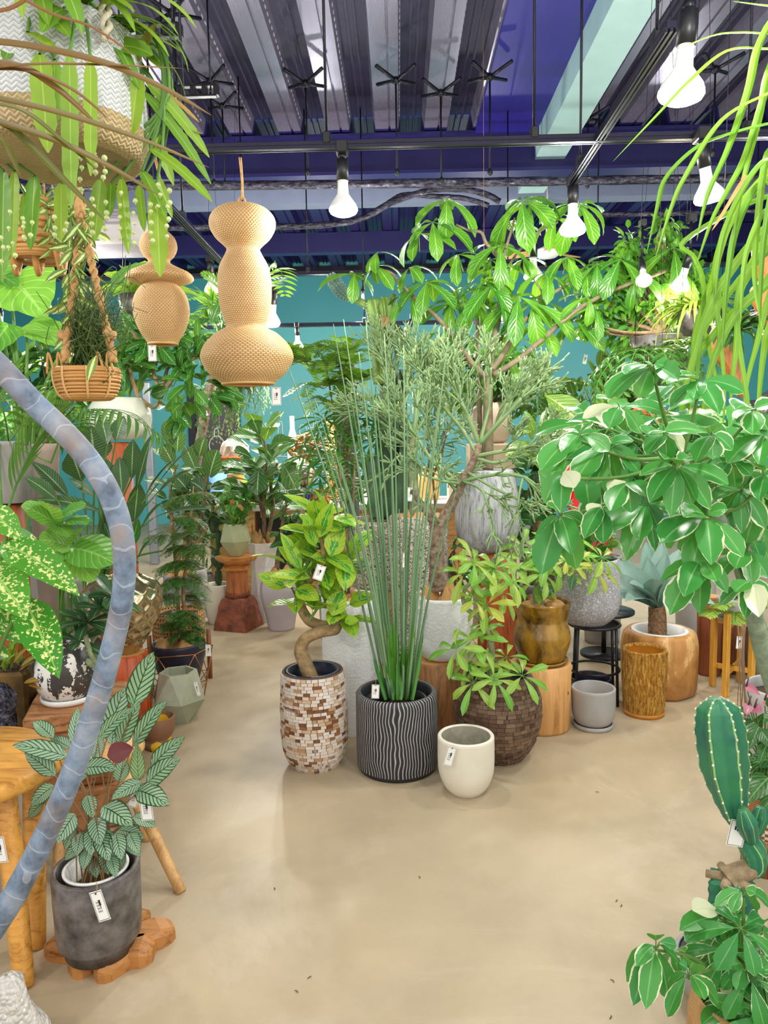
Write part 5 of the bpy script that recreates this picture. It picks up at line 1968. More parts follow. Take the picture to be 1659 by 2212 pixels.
def m_dots():
 t = NT('yellow_spotted_glaze')
 o = t.obj()
 vo = t.n('TexVoronoi', {'Vector': t.mapv(o, (1, 1, 1)), 'Scale': 13.0, 'Randomness': .8}).outputs[0]
 f = t.math('LESS_THAN', t.math('ADD', vo, t.math('MULTIPLY', t.noise(30, o, 2), .12)), .46)
 c_ = t.mix(f, col('#8a6246'), t.mix(t.noise(120, o, 2), col('#d9a414'), col('#f2c42c')))
 return t.out(c_, .5, 0, t.bump(f, .3, .006))

T = thing('planter', 'small brown footed pot with yellow spots on the floor', 'planter', foot)
mb = MB()
mb.lathe(foot, pot_prof(pr, .008, .07), 48)
mb.build('shell', m_dots(), T)
mb = MB()
disc(mb, foot + V((0, 0, pr[-1][1] - .068)), pr[-1][0] - .008, 24)
mb.build('inside_wall', plain('#6a4a36', .7), T)

# copper wire stand with navy pot
dW = 3.98
c = V((P(388, 1490, dW).x, dW, 0))
T = thing('wire_stand', 'copper wire geometric stand holding the navy pot', 'plant stand', c)
M_COP = plain('#b98456', .3, .85)
top = [c + V((.19 * math.cos(a), .19 * math.sin(a), .30)) for a in [PI / 3 * k + .25 for k in range(6)]]
mid = [c + V((.175 * math.cos(a), .175 * math.sin(a), .13)) for a in [PI / 3 * (k + .5) + .25 for k in range(6)]]
low = [c + V((.13 * math.cos(a), .13 * math.sin(a), .003)) for a in [PI / 3 * k + .25 for k in range(6)]]
for nm, ring in (('top_ring', top), ('middle_ring', mid), ('base_ring', low)):
 mb = MB()
 for k in range(6):
  mb.tube([ring[k], ring[(k + 1) % 6]], .0026, 6)
 mb.build(nm, M_COP, T)
mb = MB()
for k in range(6):
 for a, b in ((top[k], mid[k]), (top[(k + 1) % 6], mid[k]), (mid[k], low[k]), (mid[k], low[(k + 1) % 6])):
  mb.tube([a, b], .0026, 6)
mb.build('struts', M_COP, T)
cp, pr = px_prof(390, dW, [(1480, 36), (1450, 46), (1415, 55), (1388, 57)])
T = thing('potted_everfresh_tree', 'feathery leaved tree in navy pot on the copper wire stand', 'potted plant', cp)
M_NAVYP = plain('#26263a', .4, var=.1)
pot_part(T, 'pot', cp, pr, M_NAVYP, .014, .05, 48, soil=False)
burlap((cp.x, cp.y, cp.z + pr[-1][1] - .02), pr[-1][0] - .012, T, .055, 9)
r = random.Random(15)
mb, sm = MB(), MB()
st = [P(393, 1388, dW), P(398, 1330, dW), P(396, 1270, dW), P(405, 1200, dW), P(412, 1120, dW), P(418, 1050, dW)]
sm.tube(st, [.012, .011, .01, .009, .007, .004], 8, True, 5)
sm.tube([P(388, 1388, dW + .04), P(384, 1300, dW + .05), P(378, 1200, dW + .05), P(370, 1130, dW)], [.012, .011, .01, .006], 8, True, 5)

def bipin(mb, sm, p, d, L, r, n=5, pl=.085, lw=.013, np=9):
 e = p + d * L
 m = (p + e) / 2 + V((0, 0, .12 * L))
 sm.tube([p, m, e], [.0018, .0015, .001], 4, False, 3)
 for k in range(n):
  t = .3 + .7 * k / (n - 1)
  b = bez(p, m + (m - (p + e) / 2), e, 10)[min(10, int(t * 10))]
  sd = d.cross(V((0, 0, 1))).normalized()
  for sg in (-1, 1):
   q = (d * .5 + sd * sg * .8 + V((0, 0, -.2 - r.random() * .8))).normalized()
   frond(mb, sm, [b, b + q * pl * .5 + V((0, 0, .008)), b + q * pl], np, pl * .34, lw * .5, r, LANCE, 1.1, .3, sr=.0012)

for x, y, k in ((396, 1245, 5), (400, 1210, 5), (394, 1320, 6), (398, 1345, 5), (395, 1290, 4), (408, 1180, 5), (412, 1120, 4), (380, 1160, 4), (390, 1370, 4), (416, 1070, 4)):
 for _ in range(k):
  a = r.uniform(0, 6.3)
  bipin(mb, sm, P(x, y, dW), V((math.cos(a), math.sin(a) * .9 - .2, r.uniform(-.35, .35))).normalized(), r.uniform(.07, .13), r)
sm.build('stems', BARKL, T)
mb.build('foliage', L_FERN, T)
card('grey white price tag hanging inside the copper wire stand', 450, 1405, dW - .1, 12, 26, .0, 0, 0, None, False)

# woven cane drum on wooden legs
dK = 4.3
c = V((P(388, 1400, dK).x, dK, 0))

def m_cane():
 t = NT('cane_webbing')
 uvv, u, v = t.uv()
 a = t.math('ABSOLUTE', t.math('SUBTRACT', t.math('FRACT', t.math('MULTIPLY', u, 46.0)), .5))
 b = t.math('ABSOLUTE', t.math('SUBTRACT', t.math('FRACT', t.math('MULTIPLY', v, 15.0)), .5))
 hole = t.math('LESS_THAN', t.math('ADD', t.math('POWER', a, 2.0), t.math('POWER', b, 2.0)), .07)
 c_ = t.mix(hole, t.mix(t.noise(60, t.obj(), 2), col('#c98d5a'), col('#dfa970')), col('#4a2c1a'))
 return t.out(c_, .6, 0, t.bump(t.math('SUBTRACT', 1.0, hole), .6, .01))

T = thing('cane_planter', 'woven cane drum planter on wooden legs behind the navy pot', 'planter', c)
zc0, zc1 = P(388, 1425, dK).z, P(388, 1318, dK).z
mb = MB()
mb.lathe(c, pot_prof([(.14, zc0), (.15, zc0 + .02), (.153, zc1 - .01), (.155, zc1)], .01, .08), 56)
mb.build('cane_shell', m_cane(), T)
mb = MB()
disc(mb, c + V((0, 0, zc1 - .03)), .145, 24, .01)
mb.build('soil', M_SOIL, T)
M_LEGW = wood('cane_leg_wood', '#a5683a', '#7d4824', .5, 2, 4)
for a in (.35, 2.0, 3.6, 5.1):
 mb = MB()
 q = c + V((.172 * math.cos(a), .172 * math.sin(a), 0))
 mb.tube([q, q + V((0, 0, zc0 + .17))], .014, 10)
 mb.build('leg', M_LEGW, T)

# gold hammered vase on orange stump
foot, zs2, dG = stump('orange red wooden stump under the hammered gold vase', 280, 1590, [(1570, 48), (1520, 48), (1412, 46)], wood('orange_stump', '#c0501c', '#7a2810', .42, 2, 5), 17)
cG, pr = px_prof(268, dG, [(1400, 28), (1385, 38), (1350, 62), (1310, 80), (1275, 85), (1252, 74), (1240, 54), (1237, 48)])
cG = V((foot.x, foot.y, zs2))
pr = [(a, b) for a, b in pr]
T = thing('potted_plant', 'broad leaved plant in hammered gold vase with honeycomb facets', 'potted plant', cG)
spg = smoothprof(pr, 12)
HR, HP = .062, 14
cents = []
zz, row = .03, 0
while zz < spg[-1][1] - .02:
 rr_ = min(spg, key=lambda q: abs(q[1] - zz))[0]
 for k in range(HP):
  cents.append((2 * PI * (k + .5 * (row % 2)) / HP, zz))
 zz += .046
 row += 1

def dent(a, z, rr):
 if rr < .05:
  return 0
 ds = sorted((((a - ca + PI) % (2 * PI) - PI) * max(rr, .09)) ** 2 + (z - cz) ** 2 for ca, cz in cents)[:2]
 d0, d1 = math.sqrt(ds[0]), math.sqrt(ds[1])
 return -.011 * min(1, (d1 - d0) / .035)

mb = MB()
mb.lathe(cG, pot_prof(spg, .012, .04), 150, dent)
t = NT('champagne_gold')
M_GOLD = t.out(t.mix(t.noise(6, t.obj(), 3), col('#cfc09a'), col('#b3a078')), .2, .92)
mb.build('vase', M_GOLD, T)
mb = MB()
disc(mb, cG + V((0, 0, pr[-1][1] - .03)), pr[-1][0] - .012, 24, .01)
mb.build('soil', M_SOIL, T)
r = random.Random(25)
mb, sm = MB(), MB()
for x, y, x2, y2, w in ((262, 1240, 245, 1150, 26), (270, 1240, 300, 1120, 26), (258, 1240, 215, 1200, 24), (275, 1240, 325, 1165, 22), (265, 1240, 262, 1110, 28), (268, 1240, 300, 1215, 20), (255, 1240, 205, 1255, 24), (262, 1238, 280, 1180, 26), (265, 1240, 225, 1130, 26)):
 a = P(x, y, dG)
 b = P(x + (x2 - x) * .45, y + (y2 - y) * .45, dG - .03)
 sm.tube([a, b], [.004, .003], 5, False)
 leaf2(mb, b, P(x2, y2, dG - .06), w * S(dG), LANCE, .1, 7, r=r)
sm.build('stems', STEMG, T)
mb.build('foliage', L_DARK, T)

# marbled pot on old wooden block
dM = 2.72
zb_ = P(148, 1512, dM).z
cM = V((P(148, 1512, dM).x, dM, 0))
T = thing('wooden_block', 'old moulded wooden block table under the marbled pot', 'wooden block', cM)
M_OLD = wood('old_block_wood', '#b07a4c', '#7a4a28', .6, 0, 4)
for z0, z1, w in ((0, zb_ * .35, .30), (zb_ * .35, zb_ * .62, .25), (zb_ * .62, zb_ * .70, .28), (zb_ * .70, zb_ * .85, .31), (zb_ * .85, zb_, .34)):
 mb = MB()
 mb.box((cM.x + .03, dM + .02, (z0 + z1) / 2), (w, w, z1 - z0 - .002), Matrix.Rotation(.3, 3, 'Z'), .008)
 mb.build('tier', M_OLD, T, False)
mb = MB()
c = V((cM.x, dM, zb_))
mb.lathe(c, [(.085, 0), (.097, .01), (.099, .026), (.094, .026), (.088, .012), (.01, .011)], 44)
tag(mb.build('saucer', M_WHITE, None, True, c), 'white saucer on the old wooden block', 'saucer')
c = c + V((0, 0, .012))
_, pr = px_prof(148, dM, [(1500, 36), (1490, 50), (1465, 66), (1440, 70), (1410, 66), (1385, 52), (1376, 46)])

def m_marble():
 t = NT('marbled_glaze')
 o = t.obj()
 n = t.noise(11, t.mapv(o, (1.6, 1.6, .45)), 6, .65, .6)
 n2 = t.noise(70, o, 2)
 f = t.math('GREATER_THAN', t.math('ADD', n, t.math('MULTIPLY', t.math('SUBTRACT', n2, .5), .25)), .5)
 c_ = t.mix(f, col('#efebe6'), t.mix(t.noise(20, o, 2), col('#2c2a2c'), col('#55504e')))
 return t.out(c_, .35, 0, t.bump(f, .2, .004))

T = thing('potted_rosette_tree', 'small tree with dark leaf rosettes in black and white marbled pot', 'potted plant', c)
pot_part(T, 'pot', c, pr, m_marble(), .012, .04, 52)
r = random.Random(35)
mb, sm = MB(), MB()
sm.tube([c + V((.02, 0, pr[-1][1] - .04)), P(222, 1450, dM - .1), P(200, 1420, dM - .12), P(186, 1380, dM - .12), P(185, 1355, dM - .12)], [.012, .011, .01, .009, .008], 8, True, 5)
sm.tube([P(218, 1448, dM - .1), P(212, 1420, dM - .08), P(195, 1395, dM - .06), P(240, 1330, dM), P(250, 1300, dM)], [.009, .008, .007, .006, .006], 8, True, 5)
sm.build('stems', BARKG, T)
for x, y, n, L in ((188, 1345, 17, .12), (245, 1290, 10, .10), (215, 1315, 8, .10), (172, 1385, 7, .11)):
 p = P(x, y, dM - .1)
 for k in range(n):
  el = k / n * 1.5 - .35
  a = k * 2.4
  d = V((math.cos(a) * math.cos(el), math.sin(a) * math.cos(el) * .8 - .15, math.sin(el)))
  leafdir(mb, p, d, V((0, 0, 1)) + V((0, -.4, 0)), L * r.uniform(.8, 1.1), .042, OBOV, .4, 6, .25, r=r)
mb.build('foliage', leafmat('rosette_leaf', '#2c5a34', '#4a7a48', .3, .15, .5, vc='#9cc08a'), T)

# square mottled brown pot with coloured croton, silver parcel
dQ = 2.75
c = V((P(8, 1585, dQ).x, dQ + .05, 0))
T = thing('potted_croton', 'orange and green croton in mottled bronze square pot at the left edge', 'potted plant', c)
zq = P(25, 1448, dQ).z
M_BRONZE = plain('#6a5024', .5, .2, var=.5, scale=9, dark='#2f2414')
mb = MB()
mb.box((c.x, c.y, zq / 2), (.2, .2, zq), Matrix.Rotation(.2, 3, 'Z'), .012)
mb.build('pot', M_BRONZE, T, False)
mb = MB()
mb.box((c.x, c.y, zq + .001), (.17, .17, .004), Matrix.Rotation(.2, 3, 'Z'))
mb.build('soil', M_SOIL, T, False)
r = random.Random(45)
L_CROT = leafmat('croton_leaf', '#c8541c', '#8a9a2c', .35, .2, .9, vc='#e8c84a', veins=6)
mb, m2, sm = MB(), MB(), MB()
for k in range(26):
 a = c + V((r.uniform(-.07, .07), r.uniform(-.07, .05), zq))
 b = a + V((r.uniform(-.09, .12), r.uniform(-.1, .03), r.uniform(.03, .14)))
 (leaf2)(mb if k % 3 == 0 else m2, a, b, .02, LANCE, .1, 5, r=r)
for a in ((40, 1450, 75, 1430, 16), (52, 1475, 88, 1470, 18), (45, 1440, 80, 1418, 14), (60, 1480, 92, 1490, 12), (30, 1430, 60, 1400, 12)):
 lpx(mb, *a[:4], dQ - .14, a[4], r=r)
mb.build('coloured_leaves', L_CROT, T)
m2.build('foliage', L_LIME, T)
c = V((P(-2, 1585, 2.55).x, 2.55, 0))
T = thing('foil_parcel', 'crinkled silver foil parcel at the left edge beside the bronze pot', 'parcel', c)
mb = MB()
q = random.Random(6)
zz = P(0, 1480, 2.55).z
mb.lathe(c, [(.06, 0)] + [(.06, zz * k / 14) for k in range(1, 14)] + [(.03, zz), (.005, zz + .01)], 30, lambda a, z, rr: q.uniform(-.008, .008))
mb.build('foil', M_FOIL, T, False)

# dieffenbachia
dD = 2.15
c = V((P(-60, 1600, dD).x, dD, 0))
T = thing('potted_dieffenbachia', 'dieffenbachia with big cream speckled leaves at the left edge', 'potted plant', c)
pot_part(T, 'pot', c, [(.1, 0), (.12, .05), (.13, .45)], M_CONC, .012, .04, 40)
r = random.Random(55)
mb, sm = MB(), MB()
for bx, by, tx, ty, w, dz_, ar in ((2, 1172, 172, 1288, 84, -.06, .12), (-40, 1215, 58, 1338, 110, -.12, .12), (52, 1292, 128, 1466, 88, -.14, .05), (-30, 1100, 46, 1168, 66, .05, .15), (15, 1150, 90, 1186, 44, .12, .15), (-10, 1352, 70, 1392, 44, .08, .1), (-30, 1400, 20, 1420, 40, .1, .1), (-20, 1290, 30, 1365, 40, .1, .1)):
 b = P(bx, by, dD + .05)
 leaf2(mb, b, P(tx, ty, dD + dz_), w * S(dD), OVATE, ar, 12, V((.25, -.75, .75)), .12, .012, 6, r, .1)
 a = c + V((r.uniform(-.05, .05), r.uniform(-.05, .05), .42))
 sm.tube([a, (a + b) / 2 + V((-.02, 0, .05)), b], [.009, .008, .006], 7, False, 5)
sm.build('leaf_stalks', STEMG, T)
mb.build('foliage', L_DIEF, T)

# alocasia between palm and dieffenbachia
dA = 2.75
c = V((P(120, 1500, dA + .25).x, dA + .35, 0))
T = thing('potted_alocasia', 'alocasia with broad wavy light green leaves above the speckled dieffenbachia', 'potted plant', c)
pot_part(T, 'pot', c, [(.08, 0), (.1, .05), (.11, .5)], M_STUMP, .012, .04, 36)
r = random.Random(65)
mb, sm = MB(), MB()
for bx, by, tx, ty, w in ((122, 1132, 46, 1094, 42), (120, 1128, 98, 1086, 46), (124, 1124, 182, 1098, 40), (128, 1130, 190, 1132, 36), (118, 1136, 150, 1160, 30), (152, 1182, 84, 1166, 46), (150, 1184, 248, 1218, 66), (158, 1172, 190, 1134, 46), (142, 1196, 202, 1256, 54), (130, 1180, 105, 1215, 40)):
 b = P(bx, by, dA)
 leaf2(mb, b, P(tx, ty, dA - .08), w * S(dA) * 1.45, ROUND, .12, 9, None, .12, .03, 4, r, .25)
 a = c + V((r.uniform(-.04, .04), r.uniform(-.04, .04), .47))
 sm.tube([a, (a + b) / 2 + V((0, 0, .06)), b], [.007, .006, .004], 6, False, 5)
sm.build('leaf_stalks', STEMG, T)
mb.build('foliage', L_ALO, T)

# areca palm
dP = 3.0
c = V((P(60, 1080, dP + .3).x, dP + .35, 0))
zst = .82
stump('dark red stump under the grey cylinder planter at the left', 38, 1560, [(1540, 42), (1300, 42), (1092, 42)], M_STUMPR, 22)
dd = fdist(1560) / (1 - 42 / F)
c, pr = px_prof(28, dd, [(1085, 40), (1060, 44), (1000, 45), (955, 44)])
T = thing('potted_palm', 'areca palm with arching fronds in grey planter at the left edge', 'potted plant', c)
pot_part(T, 'planter', c, pr, plain('#8f8d86', .7, var=.06), .015, .04, 44)
r = random.Random(75)
mb, sm = MB(), MB()
ctr = c + V((0, 0, pr[-1][1]))
dp2 = dd - .5
lp1 = lambda t: 1 - .55 * abs(t - .45)
frond(mb, sm, [P(16, 1102, dp2), P(38, 1040, dp2), P(66, 975, dp2), P(98, 925, dp2), P(130, 880, dp2)], 15, .30, .022, r, LANCE, .62, .35, lp1, .006, 5)
frond(mb, sm, [P(110, 1000, dp2 + .3), P(140, 930, dp2 + .2), P(190, 890, dp2 + .1), P(262, 890, dp2), P(345, 940, dp2)], 22, .22, .02, r, LANCE, .9, 1.3, lp1, .005, 5)
frond(mb, sm, [P(60, 960, dp2 + .3), P(70, 890, dp2 + .2), P(110, 850, dp2 + .1), P(180, 850, dp2)], 14, .2, .02, r, LANCE, .9, 1.0, lp1, .004, 5)
frond(mb, sm, [ctr, P(10, 900, dp2 + .2), P(-10, 830, dp2 + .1), P(-30, 800, dp2)], 12, .3, .024, r, LANCE, .8, .8, lp1, .005, 5)
frond(mb, sm, [ctr, P(60, 900, dd), P(120, 830, dd), P(190, 815, dd)], 14, .26, .022, r, LANCE, .9, 1.0, lp1, .005, 5)
sm.tube([P(16, 1102, dp2), P(5, 1120, dp2), ctr + V((0, -.1, .0))], [.006, .007, .008], 6, False, 4)
for p in (P(110, 1000, dp2 + .3), P(60, 960, dp2 + .3)):
 sm.tube([p, (p + ctr) / 2, ctr], [.005, .006, .007], 6, False, 3)
sm.build('leaf_stalks', STEMG, T)
mb.build('fronds', L_PALM, T)
# taupe cone planter behind
foot, pr, dd = floorpot(122, 1500, [(1480, 20), (1300, 24), (1080, 30), (960, 37)])
T = thing('planter', 'tall tapered taupe planter behind the palm frond', 'planter', foot)
pot_part(T, 'shell', foot, pr, plain('#a08e80', .8, var=.1, bump=.2), .015, .05, 40)

# broad dark leaves of the bird of paradise
dB = 3.55
foot, pr, dB = floorpot(215, 1560, [(1530, 48), (1400, 56), (1290, 56)])
T = thing('potted_bird_of_paradise', 'large plant with long dark pleated leaves behind the curved trunk', 'potted plant', foot)
pot_part(T, 'pot', foot, pr, M_CHAR, .015, .05, 44)
r = random.Random(85)
L_BOP = leafmat('pleated_dark_leaf', '#2a5a34', '#4f7f4a', .38, .2, .8, vc='#a8c890', veins=16)
mb, sm = MB(), MB()
cen = foot + V((0, 0, pr[-1][1] - .03))
for bx, by, tx, ty, w in ((263, 1068, 258, 986, 34), (284, 1035, 288, 948, 36), (294, 1060, 336, 924, 34), (341, 1045, 444, 946, 34), (331, 1075, 414, 1014, 38), (125, 1082, 52, 1030, 34), (149, 1075, 66, 996, 32), (203, 1072, 147, 1034, 32), (220, 1106, 66, 1080, 28), (232, 960, 216, 892, 32), (250, 955, 268, 898, 32), (205, 1010, 196, 918, 70), (176, 1040, 150, 970, 50), (235, 1180, 205, 1060, 34), (255, 1190, 240, 1090, 34), (330, 1120, 460, 1100, 26), (240, 1230, 195, 1150, 32), (250, 1200, 222, 1100, 34), (290, 1130, 300, 1040, 36), (300, 1150, 352, 1085, 32), (225, 1230, 212, 1160, 30), (350, 1190, 420, 1150, 26), (310, 1080, 385, 985, 34), (240, 1060, 222, 985, 32)):
 b = P(bx, by, dB - .1 + r.uniform(-.1, .1))
 leaf2(mb, b, P(tx, ty, dB - .2 + r.uniform(-.1, .15)), w * S(dB) * 1.15, LANCE, .1, 9, None, .14, .012, 4, r, .3)
 sm.tube([cen + V((r.uniform(-.06, .06), r.uniform(-.06, .06), 0)), (cen + b) / 2 + V((0, 0, .08)), b], [.007, .006, .004], 6, False, 5)
sm.build('leaf_stalks', STEMG, T)
mb.build('foliage', L_BOP, T)
# ------------------------------------------------------------------ hanging things, left
def m_rattan(name='rattan_cane', a='#d9a55f', b='#a8703a'):
 t = NT(name)
 r_ = t.noise(14, t.mapv(t.obj(), (1, 1, 9)), 3)
 return t.out(t.mix(r_, col(a), col(b)), .45, 0, None)

M_RATTAN = m_rattan()
M_WICK = m_rattan('wicker_cane', '#e0b878', '#c0935a')

def wicker(mb, c, prof, spokes, rows, amp=.004):
 ps = smoothprof(prof, 12)
 L = [0]
 for i in range(1, len(ps)):
  L.append(L[-1] + math.hypot(ps[i][0] - ps[i - 1][0], ps[i][1] - ps[i - 1][1]))
 T = L[-1]
 n = spokes * 4
 k = 3
 m = rows * k
 vs, fs, uv = [], [], []
 j = 1
 for i in range(m + 1):
  s = T * i / m
  while j < len(L) - 1 and L[j] < s:
   j += 1
  t = (s - L[j - 1]) / max(1e-9, L[j] - L[j - 1])
  r0 = ps[j - 1][0] + (ps[j][0] - ps[j - 1][0]) * t
  z = ps[j - 1][1] + (ps[j][1] - ps[j - 1][1]) * t
  row = i // k
  ph = i % k
  bulge = 1.0 if ph == 1 else (.55 if ph == 2 else -.9)
  for q in range(n):
   a = 2 * PI * q / n
   wv = math.cos(spokes * a / 1.0 + PI * row) if ph else -.2
   rr = r0 + amp * (.45 * bulge + .55 * wv * (1 if ph else .3))
   vs.append(V((c[0] + rr * math.cos(a), c[1] + rr * math.sin(a), c[2] + z)))
   uv.append((q / n, i / m))
 for i in range(m):
  for q in range(n):
   a, b = i * n + q, i * n + (q + 1) % n
   fs.append((a, b, b + n, a + n))
 mb.add(vs, fs, uv)

def m_weave(name, spokes, rows):
 t = NT(name)
 uvv, u, v = t.uv()
 row = t.math('FLOOR', t.math('MULTIPLY', v, float(rows)))
 rf = t.math('FRACT', t.math('MULTIPLY', v, float(rows)))
 ph = t.math('ADD', t.math('MULTIPLY', u, spokes * 1.0), t.math('MULTIPLY', row, .5))
 w = t.math('COSINE', t.math('MULTIPLY', ph, 2 * PI))
 gap = t.math('LESS_THAN', rf, .2)
 dark = t.math('MULTIPLY', t.math('LESS_THAN', w, -.4), .85)
 f = t.math('MAXIMUM', dark, t.math('MULTIPLY', gap, .5))
 c_ = t.mix(t.noise(22, t.obj(), 3), col('#e6ca98'), col('#d2ac74'))
 c_ = t.mix(f, c_, col('#a87a42'))
 return t.out(c_, .5, 0, None, trans=.12, tcol=col('#e8b860'))

def lantern(label, cx, d, prof, spokes, rows, rope, tags):
 c, pr = px_prof(cx, d, prof)
 T = thing('woven_lantern', label, 'lantern', c)
 mb = MB()
 wicker(mb, c, pr, spokes, rows)
 mb.build('woven_shade', m_weave('weave_%d' % spokes, spokes, rows), T)
 mb = MB()
 for r0, z in ((pr[0][0], pr[0][1]),):
  mb.tube([c + V((r0 * math.cos(a), r0 * math.sin(a), z)) for a in [2 * PI * k / 40 for k in range(41)]], .006, 8, False)
 mb.build('bottom_rim', M_WICK, T)
 top = c + V((0, 0, pr[-1][1]))
 mb = MB()
 mb.tube([top + V((.014 * math.cos(a), 0, .014 + .016 * math.sin(a))) for a in [2 * PI * k / 16 for k in range(17)]], .004, 8, False)
 mb.build('ring', M_RATTAN, T)
 mb = MB()
 e = P(rope[0], rope[1], d)
 mb.tube([top + V((0, 0, .02)), (top + e) / 2 + V((.004, 0, 0)), V((top.x - .003, e.y, e.z))], .004, 6, True, 5)
 mb.tube([top + V((.006, 0, .02)), (top + e) / 2 + V((.008, 0, 0)), V((top.x + .004, e.y, e.z))], .003, 6, True, 5)
 mb.build('rope', M_JUTE, T)
 return T

lantern('tall triple bulged woven rattan lantern hanging in the middle left', 536, 3.19,
 [(829, 54), (822, 62), (805, 82), (780, 96), (765, 97), (745, 88), (722, 66), (712, 48), (704, 41), (690, 45), (660, 53), (620, 56), (580, 52), (548, 37), (538, 34), (528, 42), (512, 58), (490, 69), (470, 67), (455, 54), (446, 36), (442, 20)], 58, 112, (518, 340), None)
lantern('smaller woven rattan lantern with flared collar behind the hanging leaves', 352, 3.35,
 [(743, 30), (735, 34), (715, 46), (690, 55), (665, 58), (640, 53), (620, 40), (614, 31), (611, 50), (606, 66), (600, 70), (590, 62), (580, 42), (570, 24), (562, 22), (552, 31), (535, 38), (515, 34), (500, 20), (492, 8)], 50, 92, (352, 330), None)
card('white price tag hanging below the smaller woven lantern', 329, 763, 3.3, 18, 34, 0, 0, 0, (330, 742))
card('white price tag hanging below the tall woven lantern', 597, 856, 3.16, 20, 38, 0, 0, 0, (594, 822))

# white rope basket with epiphyllum, very near
M_ROPE = plain('#cfc4ae', .9, var=.15, scale=60, bump=.4, bscale=200)
dR = 1.28

def m_ropebasket():
 t = NT('rope_basket_weave')
 uvv, u, v = t.uv()
 s = t.math('ADD', t.math('MULTIPLY', v, 34.0), t.math('MULTIPLY', t.math('ABSOLUTE', t.math('SUBTRACT', t.math('FRACT', t.math('MULTIPLY', u, 60.0)), .5)), 1.6))
 w = t.math('ABSOLUTE', t.math('SUBTRACT', t.math('FRACT', s), .5))
 n = t.noise(60, t.obj(), 4, .7)
 hi = t.math('GREATER_THAN', t.math('ADD', v, t.math('MULTIPLY', t.noise(8, t.obj(), 2), .05)), .275)
 c_ = t.mix(hi, t.mix(n, col('#b79c70'), col('#d6bf92')), t.mix(n, col('#c9cdd2'), col('#eef0f0')))
 c_ = t.mix(t.math('MULTIPLY', t.math('LESS_THAN', w, .12), .45), c_, col('#7d6f58'))
 return t.out(c_, .9, 0, t.bump(t.math('ADD', w, n), .7, .01))

c, pr = px_prof(128, dR, [(352, 150), (346, 172), (325, 184), (285, 189), (220, 189), (150, 187), (92, 184)])
T = thing('hanging_epiphyllum', 'white and beige rope basket with trailing flat leaved cactus, upper left', 'hanging plant', c)
pot_part(T, 'rope_basket', c, pr, m_ropebasket(), .014, .04, 72)
ctr = c + V((0, 0, pr[-1][1]))
r = random.Random(95)
for i, (x0, x1) in enumerate(((85, 96), (232, 216), (-40, -10))):
 mb = MB()
 a, b = P(x0, 90, dR - .1 if i < 2 else dR), P(x1, -160, dR - .02)
 for s in (-1, 1):
  mb.tube([a + (b - a) * t_ + V((.006 * s * math.cos(t_ * 26), .006 * s * math.sin(t_ * 26), 0)) for t_ in [k / 40 for k in range(41)]], .0045, 6)
 mb.build('hanging_rope', M_ROPE, T)
mb, sm, yl = MB(), MB(), MB()
M_BERRY = plain('#cfdc9a', .35, var=.08)
epi = [(160, 58, 368, 166, 56, 0, .25), (292, 132, 336, 52, 30, 0, 0), (298, 170, 282, 296, 42, -.04, 0), (318, 178, 452, 340, 28, 0, .12), (312, 200, 456, 398, 26, 0, .1), (325, 320, 458, 436, 30, 0, .1), (350, 195, 430, 264, 16, .02, .05), (388, 274, 438, 290, 12, .02, .02),
 (150, 120, 154, 450, 36, -.16, 0), (86, 118, 104, 330, 44, -.15, 0), (118, 130, 112, 300, 36, -.14, 0), (196, 130, 196, 380, 26, -.15, 0), (8, 370, 4, 610, 44, -.02, 0), (32, 370, 26, 560, 34, 0, 0), (75, 380, 66, 540, 48, 0, 0), (132, 396, 132, 520, 30, 0, 0), (218, 388, 204, 520, 34, 0, 0), (262, 386, 278, 548, 30, 0, 0), (240, 395, 236, 470, 34, .02, 0),
 (308, 370, 358, 470, 30, 0, .05), (338, 410, 346, 598, 42, 0, 0), (300, 400, 312, 500, 26, .05, 0), (200, 40, 130, 15, 30, 0, .2), (60, 50, -10, 20, 40, 0, .2), (40, 60, 10, 130, 34, -.1, 0), (230, 70, 300, 20, 20, 0, .1), (100, 40, 60, -40, 34, 0, .1), (190, 25, 215, 10, 22, 0, .1), (320, 260, 375, 400, 34, .05, .08), (330, 230, 420, 330, 30, .04, .1), (55, 420, 48, 500, 26, .05, 0), (175, 60, 240, 110, 40, .05, .15), (10, 60, 60, 110, 44, 0, .2), (20, 40, -20, 90, 50, -.1, .2), (80, 30, 150, 80, 44, -.1, .2), (140, 20, 90, 70, 36, -.12, .2), (0, 10, 70, 50, 40, -.1, .2), (215, 60, 262, 130, 34, -.06, .15), (60, 70, 120, 110, 40, -.15, .1), (250, 100, 330, 120, 44, -.05, .2), (240, 80, 300, 190, 40, -.06, .2), (340, 380, 372, 470, 22, .04, .03)]
for bx, by, tx, ty, w, dz_, ar in epi:
 b, e = P(bx, by, dR + dz_), P(tx, ty, dR + dz_ * 1.2 + r.uniform(-.04, .04))
 leaf2(yl if (bx, by) in ((292, 132), (350, 195), (388, 274), (190, 25), (230, 70)) else mb, b, e, w * S(dR), EPI, ar, 14, None if ar else V((r.uniform(-.4, .4), -1, .1)), .12, 0, 2, r, .25)
 a = ctr + V((r.uniform(-.08, .08), r.uniform(-.08, .08), 0))
 if by < 320:
  sm.tube([a, (a + b) / 2 + V((0, 0, .07)), b], [.003, .003, .0025], 5, False, 5)
 else:
  sd_ = (b - V((c.x, c.y, b.z)))
  k_ = max(1e-3, math.hypot(sd_.x, sd_.y))
  rim_ = ctr + V((sd_.x / k_ * .16, sd_.y / k_ * .16, .015))
  sm.tube([a, rim_, V((rim_.x, rim_.y, b.z)) * .5 + rim_ * .5 + V((sd_.x / k_ * .02, sd_.y / k_ * .02, 0)), b], [.003, .003, .003, .0025], 5, False, 5)
